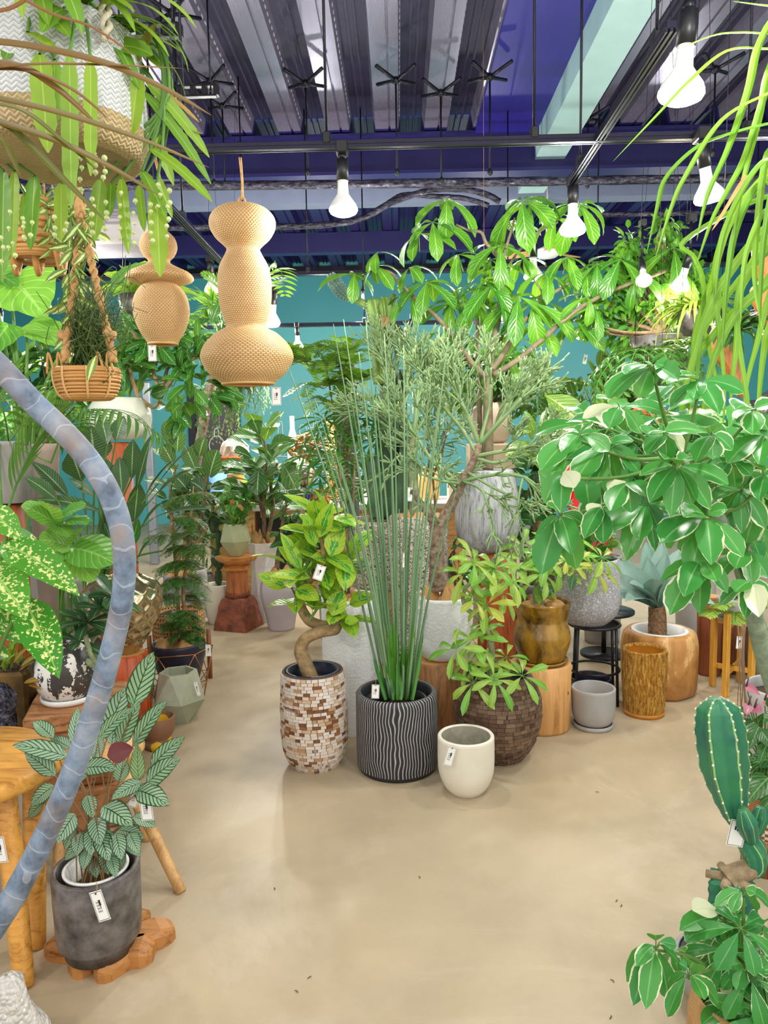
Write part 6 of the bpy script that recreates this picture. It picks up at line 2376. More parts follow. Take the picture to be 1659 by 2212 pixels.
for x, y, n, dx, h in ((275, 420, 10, 16, 120), (345, 440, 9, 18, 90), (215, 430, 9, 14, 80), (160, 330, 8, 14, 90), (215, 330, 8, 10, 60), (18, 510, 6, 12, 80), (60, 470, 5, 8, 60), (355, 400, 5, 12, 60), (130, 470, 5, 12, 50), (35, 460, 5, 16, 90)):
 for k in range(n):
  p = P(x + (dx if k % 2 else -dx) + r.uniform(-3, 3), y + h * k / n + r.uniform(-4, 4), dR - (.13 if y < 380 else .02))
  be = MB()
  be.sphere(p, r.uniform(.0032, .0046), 8, 6)
  be.tube([p, p + V((0, -.001, -.006))], .0008, 4)
  be.build('berry', M_BERRY, T)
for k in range(34):
 a = r.uniform(-3.6, .6)
 d = V((math.cos(a), math.sin(a), r.uniform(.4, 1.1)))
 p = ctr + V((math.cos(a), math.sin(a), 0)) * r.uniform(.04, .12)
 leafdir(mb, p, d, V((0, -.4, 1)), r.uniform(.13, .22), r.uniform(.022, .036), EPI, r.uniform(1.2, 2.4), 12, .12, r=r)
sm.build('stems', STEMG, T)
mb.build('foliage', L_EPI, T)
yl.build('new_leaves', leafmat('young_epi_leaf', '#b8b83a', '#d9b060', .4, .35), T)

# dark strap leaves in front of the basket
c = P(-160, 200, .88)
T = thing('strap_leaf_plant', 'dark reddish strap leaves reaching in at the left edge before the rope basket', 'hanging plant', c)
mb = MB()
dS_ = .88
for pts, w in ((((-160, 100), (0, 93), (200, 130), (340, 185), (458, 250)), 17), (((-160, 190), (0, 215), (140, 248), (300, 300), (452, 362)), 14), (((-150, 230), (0, 266), (120, 305), (240, 362), (346, 424)), 15), (((-150, 150), (20, 140), (120, 190), (215, 275)), 16), (((-150, 210), (0, 265), (60, 310), (150, 400), (232, 482)), 15),
 (((-140, 160), (60, 140), (200, 140), (400, 148)), 7), (((-150, 170), (30, 150), (150, 190), (240, 262)), 8), (((-100, 260), (0, 300), (45, 380)), 13), (((-150, 30), (0, 25), (60, 0), (140, -40)), 12), (((-140, 220), (30, 232), (130, 300), (220, 376)), 9), (((20, -20), (110, 30), (200, 60), (290, 120)), 8)):
 ps, _ = spline([P(x, y, dS_ + .02 * i) for i, (x, y) in enumerate(pts)], [1] * len(pts), 7)
 mb.leaf(ps, w * S(dS_) * 1.3, STRAP, V((.1, -.9, .5)), .3, 0, 2)
mb.build('foliage', L_STRAPD, T)
mb = MB()
mb.lathe((c.x - .02, c.y, c.z - .16), pot_prof([(.06, 0), (.08, .05), (.085, .14)], .01, .03), 32)
mb.build('pot', M_CONC, T)
mb = MB()
for s in (-.06, .06):
 mb.tube([(c.x - .02 + s, c.y, c.z - .02), (c.x - .02, c.y, CZ)], .003, 6)
mb.build('hanging_rope', M_JUTE, T)

# upper rattan bowl with trailing hoya
dH = 2.55
c, pr = px_prof(82, dH, [(560, 54), (545, 62), (500, 63), (455, 58), (442, 56)])
T = thing('hanging_hoya', 'rattan bowl planter with trailing hoya vines behind the flat leaved cactus', 'hanging plant', c)

def coil_wall(root, name, c, prof, rows, r_, mat):
 ps = smoothprof(prof, 10)
 mb = MB()
 for k in range(rows):
  i = int((len(ps) - 1) * (k + .5) / rows)
  rr, z = ps[i]
  mb.tube([c + V((rr * math.cos(a), rr * math.sin(a), z)) for a in [2 * PI * j / 36 for j in range(37)]], r_, 6, False)
 mb.lathe(c, [(max(.001, a - .004), b) for a, b in ps], 36)
 return mb.build(name, mat, root)

coil_wall(T, 'rattan_bowl', c, pr, 13, .0085, M_RATTAN)
mb = MB()
disc(mb, c + V((0, 0, pr[-1][1] - .02)), pr[-1][0] - .006, 24, .01)
mb.build('soil', M_SOIL, T)
for x in (78, 30, 128):
 mb = MB()
 mb.tube([P(x - 6, 540, dH - .06), P(x + 6, 592, dH - .02), P(x + 12, 560, dH)], [.012, .010, .012], 10, True, 4)
 mb.build('wooden_leg', M_RATTAN, T)
mb = MB()
for s in (-.09, .09, 0):
 mb.tube([c + V((s, .08 if s == 0 else 0, pr[-1][1])), V((c.x, c.y, CZ))], .004, 6)
mb.build('hanging_rope', M_JUTE, T)
r = random.Random(105)
L_HOYA = leafmat('hoya_leaf', '#5f8f3a', '#a8c468', .35, .2, .3, pattern=pat_stripe)
mb, sm = MB(), MB()
for pts, n in (([(100, 440), (128, 425), (152, 470), (158, 560), (160, 650), (172, 760)], 30), ([(110, 440), (140, 430), (165, 480), (150, 580), (148, 680), (158, 780)], 30), ([(90, 440), (105, 430), (112, 480), (118, 540)], 12), ([(120, 440), (150, 440), (178, 480), (186, 560), (165, 640), (185, 790)], 26), ([(100, 440), (150, 445), (185, 475), (205, 510)], 10), ([(80, 440), (90, 432), (100, 450), (105, 500)], 8)):
 q = [P(x, y, dH - (.0 if i < 2 else .12)) for i, (x, y) in enumerate(pts)]
 sm.tube(q, .002, 5, True, 6)
 stem_leaves(mb, None, q, n, .085, .026, LANCE, r, .5, .12, -.35, .05, .2, 4, .9)
for k in range(16):
 d = rdir(r, 0, 1)
 leafdir(mb, c + V((d.x * .08, d.y * .08, pr[-1][1])), d, V((0, 0, 1)), .07, .024, LANCE, .7, 4, .2, r=r)
sm.build('vines', STEMG, T)
mb.build('foliage', L_HOYA, T)

# lower rattan basket on macrame rope with wiry rhipsalis
dL = 2.45
c, pr = px_prof(192, dL, [(862, 44), (855, 54), (835, 63), (812, 66), (796, 64)])
T = thing('hanging_rhipsalis', 'round rattan basket of wiry rhipsalis hung on knotted jute ropes', 'hanging plant', c)
rb_ = coil_wall(T, 'rattan_basket', c, pr, 12, .0055, M_RATTAN)
mb = MB()
for a0 in (-1.95, -1.2, -2.6, -.5, .8, 2.2):
 ps = smoothprof(pr, 6)
 mb.tube([c + V(((q[0] + .006) * math.cos(a0), (q[0] + .006) * math.sin(a0), q[1])) for q in ps], .004, 6)
mb.build('rattan_binding', M_WICK, rb_)
mb = MB()
for a0 in (-2.5, -.6):
 b = c + V((pr[-1][0] * math.cos(a0), pr[-1][0] * math.sin(a0), pr[-1][1]))
 for s in (-.016, .016):
  mb.tube([b + V((s - .012, 0, -.02)), b + V((s, -.01, .045)), b + V((s + .012, 0, -.02))], .004, 6, True, 6)
mb.build('handle_loops', M_RATTAN, rb_)
for x0, y0, ex, ey, r_ in ((140, 785, 178, 440, .012), (246, 782, 176, 470, .012), (170, 470, 168, 60, .013)):
 mb = MB()
 a, b = P(x0, y0, dL - .06), P(ex, ey, dL)
 n_ = 46
 for s in (0, PI):
  mb.tube([a + (b - a) * (k / n_) + V((.007 * math.cos(s + k * 1.1), .007 * math.sin(s + k * 1.1), 0)) for k in range(n_ + 1)], .0075, 6)
 for t_ in (.06, .2, .45, .75):
  p = a + (b - a) * t_
  mb.sphere(p, .017, 8, 6, (1, 1, 1.3))
 mb.build('jute_rope', M_JUTE, T)
mb = MB()
a, b = P(128, 722, dL - .05), P(152, 728, dL - .05)
mb.tube([a, b], [.016, .014], 8)
a, b = P(232, 720, dL - .05), P(248, 726, dL - .05)
mb.tube([a, b], [.013, .015], 8)
mb.build('rope_knots', M_JUTE, T)
r = random.Random(115)
mb = MB()
base = c + V((0, 0, pr[-1][1] - .02))
for k in range(230):
 d = rdir(r, -.2, 1)
 e = P(206 + r.gauss(0, 34), 700 + r.gauss(0, 50), dL + r.uniform(-.12, .14))
 m_ = (base + e) / 2 + rdir(r) * .05 + V((0, 0, .05))
 e2 = e + rdir(r) * .07
 mb.tube([base + V((r.uniform(-.05, .05), r.uniform(-.05, .05), 0)), m_, e, e2], [.0018, .0016, .0014, .001], 4, False, 3)
mb.build('wiry_stems', leafmat('rhipsalis_stem', '#4a6a2c', '#6f8a3a', .5, .05), T)
mb = MB()
lpx(mb, 208, 768, 188, 828, dL - .2, 20, 0, prof=LANCE, nref=V((0, -1, .1)))
mb.build('hoya_leaf', L_HOYA, T)

# tall elephant ears behind the left hanging plants
dE = 3.6
foot, pr, dE = floorpot(62, 1470, [(1450, 40), (1300, 48), (1180, 50)])
T = thing('potted_elephant_ear', 'tall elephant ear with huge bright leaves below the rattan bowl', 'potted plant', foot)
pot_part(T, 'pot', foot, pr, M_CONC, .015, .05, 40)
r = random.Random(125)
mb, sm = MB(), MB()
for jx, jy, bx, by, tx, ty, w in ((62, 700, 20, 600, 100, 690, 165), (62, 755, 60, 700, 150, 760, 70), (30, 740, 20, 700, -30, 780, 90), (80, 770, 150, 725, 40, 712, 60), (255, 650, 240, 620, 330, 570, 56), (48, 720, -20, 590, 40, 620, 90)):
 b = P(bx, by, dE)
 leaf2(mb, b, P(tx, ty, dE - .15), w * S(dE), HEART, .1, 12, V((.1, -.8, .6)), .14, .025, 6, r, .1)
 sm.tube([foot + V((r.uniform(-.05, .05), 0, pr[-1][1] - .04)), P(52 + (bx - 52) * .25, 900, dE), b], [.016, .013, .008], 8, False, 8)
sm.build('leaf_stalks', STEMG, T)
mb.build('foliage', L_ALO, T)
# bird's nest fern high behind the small lantern
r = random.Random(126)
cB = P(300, 640, 4.6)
T = thing('hanging_birds_nest_fern', 'birds nest fern with crinkled bright leaves behind the smaller lantern', 'hanging plant', cB)
mb = MB()
for tx, ty, w in ((225, 592, 34), (262, 575, 36), (322, 566, 38), (380, 590, 34), (410, 610, 30), (240, 640, 30), (345, 600, 34), (205, 630, 26), (430, 640, 26), (290, 580, 34)):
 leaf2(mb, cB + V((r.uniform(-.05, .05), r.uniform(-.05, .05), 0)), P(tx, ty, 4.6 + r.uniform(-.25, .2)), w * S(4.6), ELLIP, .25, 12, None, .2, .05, 4, r, .2)
mb.build('foliage', L_LIME, T)
mb = MB()
mb.lathe(cB - V((0, 0, .14)), pot_prof([(.08, 0), (.11, .05), (.12, .14)], .01, .03), 32)
mb.build('pot', M_CHAR, T)
mb = MB()
for s in (-.1, .1):
 mb.tube([cB + V((s, 0, 0)), V((cB.x, cB.y, CZ))], .0015, 5)
mb.build('hanging_wire', M_DKMETAL, T)

# rubber tree in the cream bowl behind
foot, pr, dU = floorpot(345, 1420, [(1400, 40), (1300, 42), (1020, 40)])
dU = fdist(1420) / (1 - 40 / F)
stump('orange stump behind the bird of paradise, under the cream bowl planter', 272, 1470, [(1450, 36), (1200, 37), (958, 36)], M_STUMPR, 31)
dU = fdist(1470) / (1 - 36 / F)
c, pr = px_prof(262, dU, [(950, 34), (930, 58), (905, 66), (880, 62), (862, 50)])
T = thing('potted_rubber_tree', 'bushy rubber tree with thick branches in cream bowl planter', 'potted plant', c)
M_CBOWL = plain('#dfe2cf', .45, var=.04)
pot_part(T, 'bowl', c, pr, M_CBOWL, .015, .04, 48)
r = random.Random(135)
mb, sm = MB(), MB()
b0 = P(345, 905, dU)
for pts in ([(265, 870), (300, 862), (330, 880), (344, 868)], [(344, 870), (342, 840), (330, 800), (318, 770)], [(344, 868), (352, 830), (362, 795), (368, 770)], [(345, 860), (372, 820), (400, 790), (430, 765)], [(318, 772), (300, 740), (285, 715)], [(330, 800), (345, 760), (360, 735)], [(368, 772), (385, 745), (400, 720)], [(300, 862), (285, 820), (278, 780)]):
 sm.tube([P(x, y, dU) for x, y in pts], [.016 - .003 * i for i in range(len(pts))], 8, True, 5)
sm.build('branches', BARKL, T)
blob_leaves(mb, bpx([(300, 735, 46, 48), (360, 745, 60, 48), (420, 765, 48, 45), (405, 830, 62, 40), (290, 790, 40, 40), (440, 720, 40, 30), (390, 880, 45, 26), (455, 830, 30, 40), (250, 760, 28, 36)], dU), 190, .17, .072, r, ELLIP, .5, 5, .2, .0, .4, .6)
mb.build('foliage', L_RUB, T)

# fig with round leaves, between bird of paradise and the door
foot, pr, dN = floorpot(395, 1350, [(1336, 36), (1300, 38), (1242, 37)])
T = thing('potted_audrey_fig', 'fig with large rounded dark leaves and pale trunks in slate planter', 'potted plant', foot)
pot_part(T, 'planter', foot, pr, plain('#8a8790', .7, var=.08), .015, .04, 44, soil=False)
burlap((foot.x, foot.y, pr[-1][1] - .02), pr[-1][0] - .015, T, .08, 11)
r = random.Random(145)
mb, sm = MB(), MB()
for pts in ([(395, 1240), (400, 1150), (395, 1080), (412, 1030)], [(400, 1240), (420, 1180), (440, 1090), (448, 1020)], [(392, 1235), (375, 1150), (368, 1060), (385, 1000)], [(420, 1180), (452, 1130), (462, 1080)]):
 q = [P(x, y, dN) for x, y in pts]
 sm.tube(q, [.016, .014, .011, .007][:len(q)], 8, True, 5)
 stem_leaves(mb, sm, q, 13, .17, .105, ROUND, r, .4, .35, .2, .25, .2, 6, 1, 0, 2, .7)
for a in ((382, 975, 388, 925, 40), (452, 1030, 470, 972, 46), (420, 1010, 400, 965, 36), (372, 1000, 350, 960, 34), (440, 1060, 412, 1040, 34), (430, 985, 442, 945, 34), (370, 960, 365, 905, 38), (405, 1060, 380, 1030, 40)):
 lpx(mb, *a[:4], dN - .15, a[4], r.uniform(-.05, .05), prof=ROUND, nref=V((r.uniform(-.3, .3), -1, .5)), r=r)
sm.build('trunk', BARKL, T)
mb.build('foliage', leafmat('audrey_leaf', '#2a5f34', '#4f8a46', .36, .22, .9, vc='#b8d8a8', veins=6), T)
# ------------------------------------------------------------------ right foreground
L_VAR = leafmat('variegated_schefflera_leaf', '#2ca84c', '#66cc5a', .3, .3, .4, vc='#a8d890', pattern=pat_varieg)
L_STRAP = leafmat('strap_leaf', '#60b02c', '#a8e050', .34, .34, .4, vc='#c8e880')

def c7(x, y):
 return 1100 + .337 * x, 750 + .337 * y

def c4(x, y):
 return 1260 + .3446 * x, 1450 + .3446 * y

dR1 = 1.38
rb = V((P(1890, 1800, 1.75).x, 1.72, 0))
T = thing('potted_schefflera', 'large variegated schefflera with cream edged leaves filling the right side', 'potted plant', rb)
pot_part(T, 'pot', rb, [(.13, 0), (.15, .05), (.16, .4)], M_CONC, .015, .04, 40)
mb = MB()
tr = [rb + V((0, 0, .36)), P(1710, 1560, 1.68), P(1652, 1420, 1.62), P(1632, 1340, 1.58), P(1612, 1262, 1.56), P(1575, 1160, 1.54), P(1520, 1060, 1.54), P(1470, 985, 1.54)]
mb.tube(tr, [.024, .022, .019, .018, .016, .014, .012, .009], 12, True, 6)
mb.build('trunk', plain('#8b9a82', .7, var=.2, scale=30, bump=.4, bscale=80, dark='#66755c'), T)
trs = spline(tr, [1] * len(tr), 6)[0]
r = random.Random(201)
nodes = [((920, 160), [(635, 330), (830, 325), (1085, 215), (745, 175), (990, 120), (880, 260)]), ((715, 415), [(470, 455), (640, 520), (845, 555), (1010, 430), (560, 330), (760, 540)]), ((1220, 250), [(1010, 235), (1030, 385), (1345, 430), (1505, 290), (1180, 345), (1370, 330), (1120, 180)]),
 ((1560, 440), [(1450, 400), (1690, 360), (1680, 570), (1460, 480), (1560, 560)]), ((450, 600), [(205, 790), (345, 695), (640, 665), (520, 520), (400, 520)]), ((630, 670), [(425, 860), (490, 880), (690, 855), (840, 810), (560, 880), (800, 600)]), ((1070, 800), [(900, 1000), (1035, 1090), (1290, 1040), (1170, 1010), (835, 825), (1405, 880), (1165, 705), (1000, 720)]),
 ((340, 840), [(225, 1000), (330, 1060), (420, 900), (300, 770)]), ((325, 1100), [(470, 1135), (385, 1000), (205, 1455), (320, 1340), (400, 1330), (165, 1290), (430, 1420), (250, 1020)]), ((880, 1040), [(750, 1370), (935, 1310), (595, 1180), (720, 1110), (1095, 1070), (830, 1240), (960, 1180)]),
 ((1480, 940), [(1340, 1130), (1490, 1195), (1640, 1160), (1690, 970), (1310, 985), (1560, 880)]), ((1265, 1120), [(975, 1255), (1165, 1465), (1295, 1395), (1495, 1345), (1130, 1290), (1400, 1040), (1120, 1090)]), ((1230, 1400), [(1030, 1715), (1220, 1710), (1400, 1575), (975, 1500), (1120, 1600), (1330, 1500)]),
 ((1520, 1330), [(1330, 1480), (1560, 1540), (1660, 1480), (1450, 1420), (1600, 1260)]), ((1560, 1540), [(1350, 1650), (1510, 1735), (1690, 1650), (1600, 1730), (1450, 1570)]), ((1300, 600), [(1195, 740), (1305, 720), (995, 540), (1430, 660), (1250, 520)]), ((1640, 590), [(1400, 745), (1600, 750), (1520, 540), (1720, 700)]), ((1640, 850), [(1510, 740), (1500, 900), (1700, 1000), (1600, 980)]),
 ((1000, 600), [(880, 690), (1010, 740), (1120, 660), (880, 560)]), ((760, 900), [(650, 1050), (780, 1060), (880, 960), (640, 930)]), ((600, 1050), [(480, 1230), (600, 1260), (700, 1180), (520, 1080)]), ((1420, 760), [(1320, 880), (1450, 900), (1550, 820), (1360, 690)])]
mb, sm = MB(), MB()
for i, ((nx, ny), tips) in enumerate(nodes):
 dd = dR1 + r.uniform(-.1, .16)
 n = P(*c7(nx, ny), dd)
 q = min(trs, key=lambda t_: (t_ - n).length + max(0, n.z - t_.z) * -.2)
 sm.tube([q, (q + n) / 2 + V((0, 0, -.02)), n], [.0055, .004, .0028], 6, False, 5)
 for tx, ty in tips:
  e = P(*c7(tx, ty), dd + r.uniform(-.08, .04))
  b = n + (e - n) * .1 + V((0, 0, .012))
  sm.tube([n, b], [.0016, .0013], 4, False)
  leaf2(mb, b, e, max(.038, min(.062, (e - n).length * .48)), OBOV if r.random() < .5 else ELLIP, .16, 8, None, .2, .012, 4, r, .25)
for k in range(46):
 x, y = r.uniform(420, 1690), r.uniform(380, 1500)
 if y > 1180 or (y > 850 and x < 1000):
  continue
 dd = dR1 + r.uniform(.22, .5)
 n = P(*c7(x, y), dd)
 ax = V((r.uniform(-.5, .4), -.6, .7))
 palm_cluster(mb, sm, n, ax, r.randint(5, 7), .13, .06, r, OBOV, 0, 1.0, stalk=.15)
 q = min(trs, key=lambda t_: (t_ - n).length)
 sm.tube([q, (q + n) / 2, n], [.004, .003, .0025], 5, False, 3)
sm.build('twigs', STEMG, T)
mb.build('foliage', L_VAR, T)

# lower variegated schefflera
dR2 = 1.47
rb = V((P(1600, 2200, 1.52).x, 1.54, 0))
T = thing('potted_schefflera', 'young variegated schefflera in sackcloth pot at the bottom right corner', 'potted plant', rb)
pot_part(T, 'sackcloth_pot', rb, [(.09, 0), (.10, .06), (.10, .15), (.09, .19)], M_BURLAP, .012, .04, 44)
r = random.Random(211)
mb, sm = MB(), MB()
nodes = [((890, 1570), [(680, 1830), (835, 1895), (990, 1845), (1065, 1725), (602, 1625), (638, 1695), (685, 1500), (870, 1455), (1025, 1465), (760, 1500)]), ((455, 1745), [(272, 1945), (312, 2095), (390, 2120), (535, 2055), (450, 1655), (585, 1722), (595, 1825), (430, 1880), (330, 1850)]), ((660, 1925), [(528, 2165), (845, 2085), (600, 1830), (700, 1830), (530, 2000), (760, 2060)]),
 ((915, 2150), [(840, 2015), (745, 2110), (740, 2220), (950, 2060), (1085, 2190), (870, 2310), (1010, 2100)]), ((1010, 1880), [(870, 1995), (960, 2000), (1130, 1960), (1100, 1800), (900, 1860)]), ((1000, 1410), [(825, 1475), (1165, 1465), (1080, 1500), (930, 1510), (1080, 1390)]), ((1120, 1640), [(1030, 1760), (1150, 1780), (1180, 1560), (1060, 1560), (1000, 1650)]), ((1120, 2040), [(1010, 2150), (1150, 2170), (1180, 1990), (1040, 1990)]), ((560, 1800), [(490, 1900), (600, 1910), (640, 1760)]), ((1060, 2250), [(960, 2300), (1150, 2330), (1000, 2200)])]
for (nx, ny), tips in nodes:
 dd = dR2 + r.uniform(-.08, .1)
 n = P(*c4(nx, ny), dd)
 a = rb + V((r.uniform(-.03, .03), r.uniform(-.03, .03), .16))
 sm.tube([a, (a + n) / 2 + V(((n.x - a.x) * -.1, 0, .05)), n], [.006, .004, .0026], 6, False, 5)
 for i, (tx, ty) in enumerate(tips):
  e = P(*c4(tx, ty), dd + r.uniform(-.07, .05))
  b = n + (e - n) * .16 + V((0, 0, .015))
  sm.tube([n, b], [.0015, .0012], 4, False)
  leaf2(mb, b, e, max(.026, min(.046, (e - n).length * .44)), OBOV if r.random() < .4 else ELLIP, .14, 8, None, .2, .012, 4, r, .25)
for k in range(16):
 n = P(*c4(r.uniform(880, 1180), r.uniform(1560, 2200)), dR2 + r.uniform(-.06, .2))
 palm_cluster(mb, sm, n, V((r.uniform(-.5, .4), -.6, .8)), 7, .085, .036, r, OBOV, 0, 1.0, stalk=.15)
 sm.tube([rb + V((0, 0, .16)), (rb + n) / 2 + V((0, 0, .12)), n], [.004, .003, .002], 5, False, 4)
sm.build('twigs', STEMG, T)
mb.build('foliage', L_VAR, T)

# columnar cactus in grey pot
dX = 1.78
cx_ = V((P(1572, 2100, dX).x, dX, 0))
T = thing('potted_cactus', 'blue green column cactus on a pruned stem in grey pot, lower right', 'potted plant', cx_)
zr = P(1572, 2075, dX).z
pot_part(T, 'pot', cx_, [(.1, 0), (.125, .06), (.13, zr)], M_CONC, .016, .05, 48, k=4)
mb = MB()
mb.tube([cx_ + V((.118 * math.cos(a), .118 * math.sin(a), zr + .002)) for a in [2 * PI * k / 40 for k in range(41)]], .004, 6, False)
mb.build('liner_rim', M_BLACK, T)

def plump(mb, pts, rads, ribs, depth=.24, n=60, sp=8):
 def sect(k, nn, i):
  a = (k / nn * ribs) % 1
  return 1 - depth * (1 - abs(2 * a - 1)) ** .85 * (1 + .0 * i) + .03 * math.sin(i * 1.6) * (1 if a < .1 or a > .9 else 0)
 mb.tube(pts, rads, n, True, sp, 0, sect)

def m_cact():
 t = NT('blue_cactus_skin')
 n = t.noise(6, t.obj(), 4)
 uvv, u, v = t.uv()
 a = t.math('ABSOLUTE', t.math('SUBTRACT', t.math('FRACT', t.math('MULTIPLY', u, 6.0)), .5))
 c_ = t.ramp(n, [(.3, col('#1f5a5a')), (.5, col('#2f7a5a')), (.75, col('#3f8f52'))])
 c_ = t.mix(t.math('GREATER_THAN', a, .455), c_, col('#9cc878'))
 return t.out(c_, .42, 0, t.bump(n, .15, .01))

M_BCACT = m_cact()
arm = [P(1592, 1782, dX), P(1582, 1740, dX), P(1566, 1660, dX), P(1556, 1580, dX), P(1550, 1530, dX), P(1549, 1508, dX)]
arr = [.016, .036, .058, .060, .050, .012]
mb = MB()
plump(mb, arm, arr, 6)
mb.build('main_arm', M_BCACT, T)
mb = MB()
ps, rr = spline(arm, arr, 3)
for i, (p, q) in enumerate(zip(ps, rr)):
 if i < 2 or i > len(ps) - 2:
  continue
 t_ = (ps[min(i + 1, len(ps) - 1)] - ps[i - 1]).normalized()
 nrm = (arm[1] - arm[0]).normalized().orthogonal().normalized()
 nrm = (nrm - t_ * nrm.dot(t_)).normalized()
 bb = t_.cross(nrm)
 for k in range(6):
  a = 2 * PI * k / 6
  mb.sphere(p + nrm * (q * 1.0 * math.cos(a)) + bb * (q * 1.0 * math.sin(a)), .0034, 6, 4)
tag(mb.build('spine_cushions', M_AREO, T), kind='stuff')
mb = MB()
plump(mb, [P(1592, 1785, dX), P(1610, 1810, dX), P(1628, 1840, dX), P(1632, 1868, dX), P(1622, 1885, dX)], [.016, .03, .034, .03, .022], 5, .2)
plump(mb, [P(1622, 1812, dX - .02), P(1612, 1775, dX - .05), P(1604, 1748, dX - .06)], [.018, .027, .012], 5, .2)
plump(mb, [P(1630, 1800, dX), P(1640, 1765, dX), P(1645, 1745, dX)], [.016, .024, .014], 5, .25)
plump(mb, [cx_ + V((0, 0, zr - .05)), P(1580, 2000, dX), P(1578, 1940, dX), P(1576, 1898, dX)], [.05, .058, .06, .058], 5, .45)
mb.build('lower_stem', M_BCACT, T)
mb = MB()
mb.tube([P(1576, 1900, dX), P(1590, 1890, dX), P(1612, 1880, dX), P(1626, 1872, dX)], [.036, .028, .026, .024], 12, True, 4)
for a in range(5):
 an = 2 * PI * a / 5 + .3
 p = P(1576, 1898, dX)
 mb.tube([p, p + V((.055 * math.cos(an), .055 * math.sin(an), .004))], [.016, .010], 8)
mb.build('corky_scar', plain('#a08a6a', .9, var=.25, scale=40, bump=.6), T)
card('large white price tag tied to the blue green column cactus', 1592, 1800, dX - .03, 38, 62, .18, 0, 0, (1600, 1752), big=True)

# anthurium in woven basket
dN_ = 2.35
foot, pr = px_prof(1652, dN_, [(1800, 46), (1780, 58), (1740, 64), (1700, 62), (1672, 54)])
zst = foot.z
root = thing('low_stand', 'low dark stand below the woven basket at the right edge', 'plant stand', (foot.x, foot.y, 0))
mb = MB()
mb.lathe((foot.x, foot.y, 0), [(.07, 0), (.07, zst - .02), (.085, zst - .02), (.085, zst)], 32, capt=True)
mb.build('body', M_STUMP, root)
T = thing('potted_anthurium', 'pink flowering anthurium in brown and white woven basket at the right edge', 'potted plant', foot)

def m_basket2():
 t = NT('two_tone_basket')
 uvv, u, v = t.uv()
 ck = t.n('TexChecker', {'Vector': t.n('CombineXYZ', {0: t.math('MULTIPLY', u, 40.0), 1: t.math('MULTIPLY', v, 22.0), 2: 0.0}).outputs[0], 'Scale': 1.0}).outputs[1]
 c_ = t.mix(ck, col('#8a5a3a'), col('#e6dccc'))
 b = t.math('MULTIPLY', t.math('GREATER_THAN', v, .35), t.math('LESS_THAN', v, .6))
 c_ = t.mix(b, c_, t.mix(t.math('GREATER_THAN', t.math('FRACT', t.math('MULTIPLY', v, 44.0)), .4), col('#7a4424'), col('#c8824a')))
 return t.out(c_, .6, 0, t.bump(ck, .5, .006))

pot_part(T, 'woven_basket', foot, pr, m_basket2(), .012, .04, 48)
r = random.Random(221)
mb, sm, fl, sp = MB(), MB(), MB(), MB()
a0 = foot + V((0, 0, pr[-1][1] - .03))
for bx, by, tx, ty, w in ((1602, 1560, 1586, 1590, 20), (1618, 1545, 1590, 1530, 22), (1630, 1560, 1600, 1580, 26), (1640, 1570, 1618, 1620, 30), (1650, 1550, 1690, 1560, 30), (1645, 1580, 1670, 1620, 28), (1610, 1600, 1590, 1560, 22), (1660, 1600, 1640, 1650, 28), (1630, 1640, 1586, 1630, 40), (1650, 1650, 1590, 1700, 40), (1665, 1640, 1600, 1660, 34), (1660, 1680, 1610, 1740, 40), (1690, 1700, 1640, 1760, 40), (1620, 1600, 1650, 1540, 26), (1660, 1530, 1690, 1500, 28)):
 d_ = dN_ - r.uniform(.05, .2)
 b = P(bx, by, d_)
 leaf2(mb, b, P(tx, ty, d_ - .03), w * S(dN_) * 1.15, HEART, .1, 8, None, .12, .01, 4, r, .25)
 sm.tube([a0 + rdir(r) * .02, (a0 + b) / 2 + V((0, 0, .03)), b], [.003, .0028, .002], 5, False, 4)
for x, y, tx, ty, w in ((1612, 1482, 1642, 1502, 18), (1617, 1522, 1610, 1548, 20), (1630, 1528, 1645, 1540, 24), (1652, 1512, 1672, 1530, 22)):
 d_ = dN_ - .12
 b = P(x, y, d_)
 leaf2(fl, b, P(tx, ty, d_ - .02), w * S(dN_), HEART, .1, 7, V((-.2, -1, .4)), .2, 0, 4, r, .1)
 sp.tube([b, b + V((.004, -.006, .03))], [.0035, .002], 6)
 sm.tube([a0, (a0 + b) / 2 + V((0, 0, .02)), b], [.0025, .0022, .0018], 5, False, 4)
sm.build('stalks', STEMG, T)
mb.build('foliage', L_DARK, T)
fl.build('flowers', leafmat('anthurium_pink', '#e87a9c', '#f0a0b4', .25, .2, tcol='#f07090'), T)
sp.build('flower_spikes', plain('#6a3a44', .5), T)
mb = MB()
for k in range(9):
 x = 1598 + r.uniform(-10, 14)
 mb.tube([P(x, 1348, 2.6), P(x + r.uniform(-8, 8), 1440, 2.55), P(x + r.uniform(-10, 10), 1540, 2.55), P(x + r.uniform(-16, 16), r.uniform(1580, 1640), 2.5)], .0016, 4, True, 5)
tag(mb.build('aerial_roots', plain('#7d6450', .9), None, True, P(1600, 1350, 2.6)), 'thin brown hanging roots in front of the honey wooden stand', 'roots')

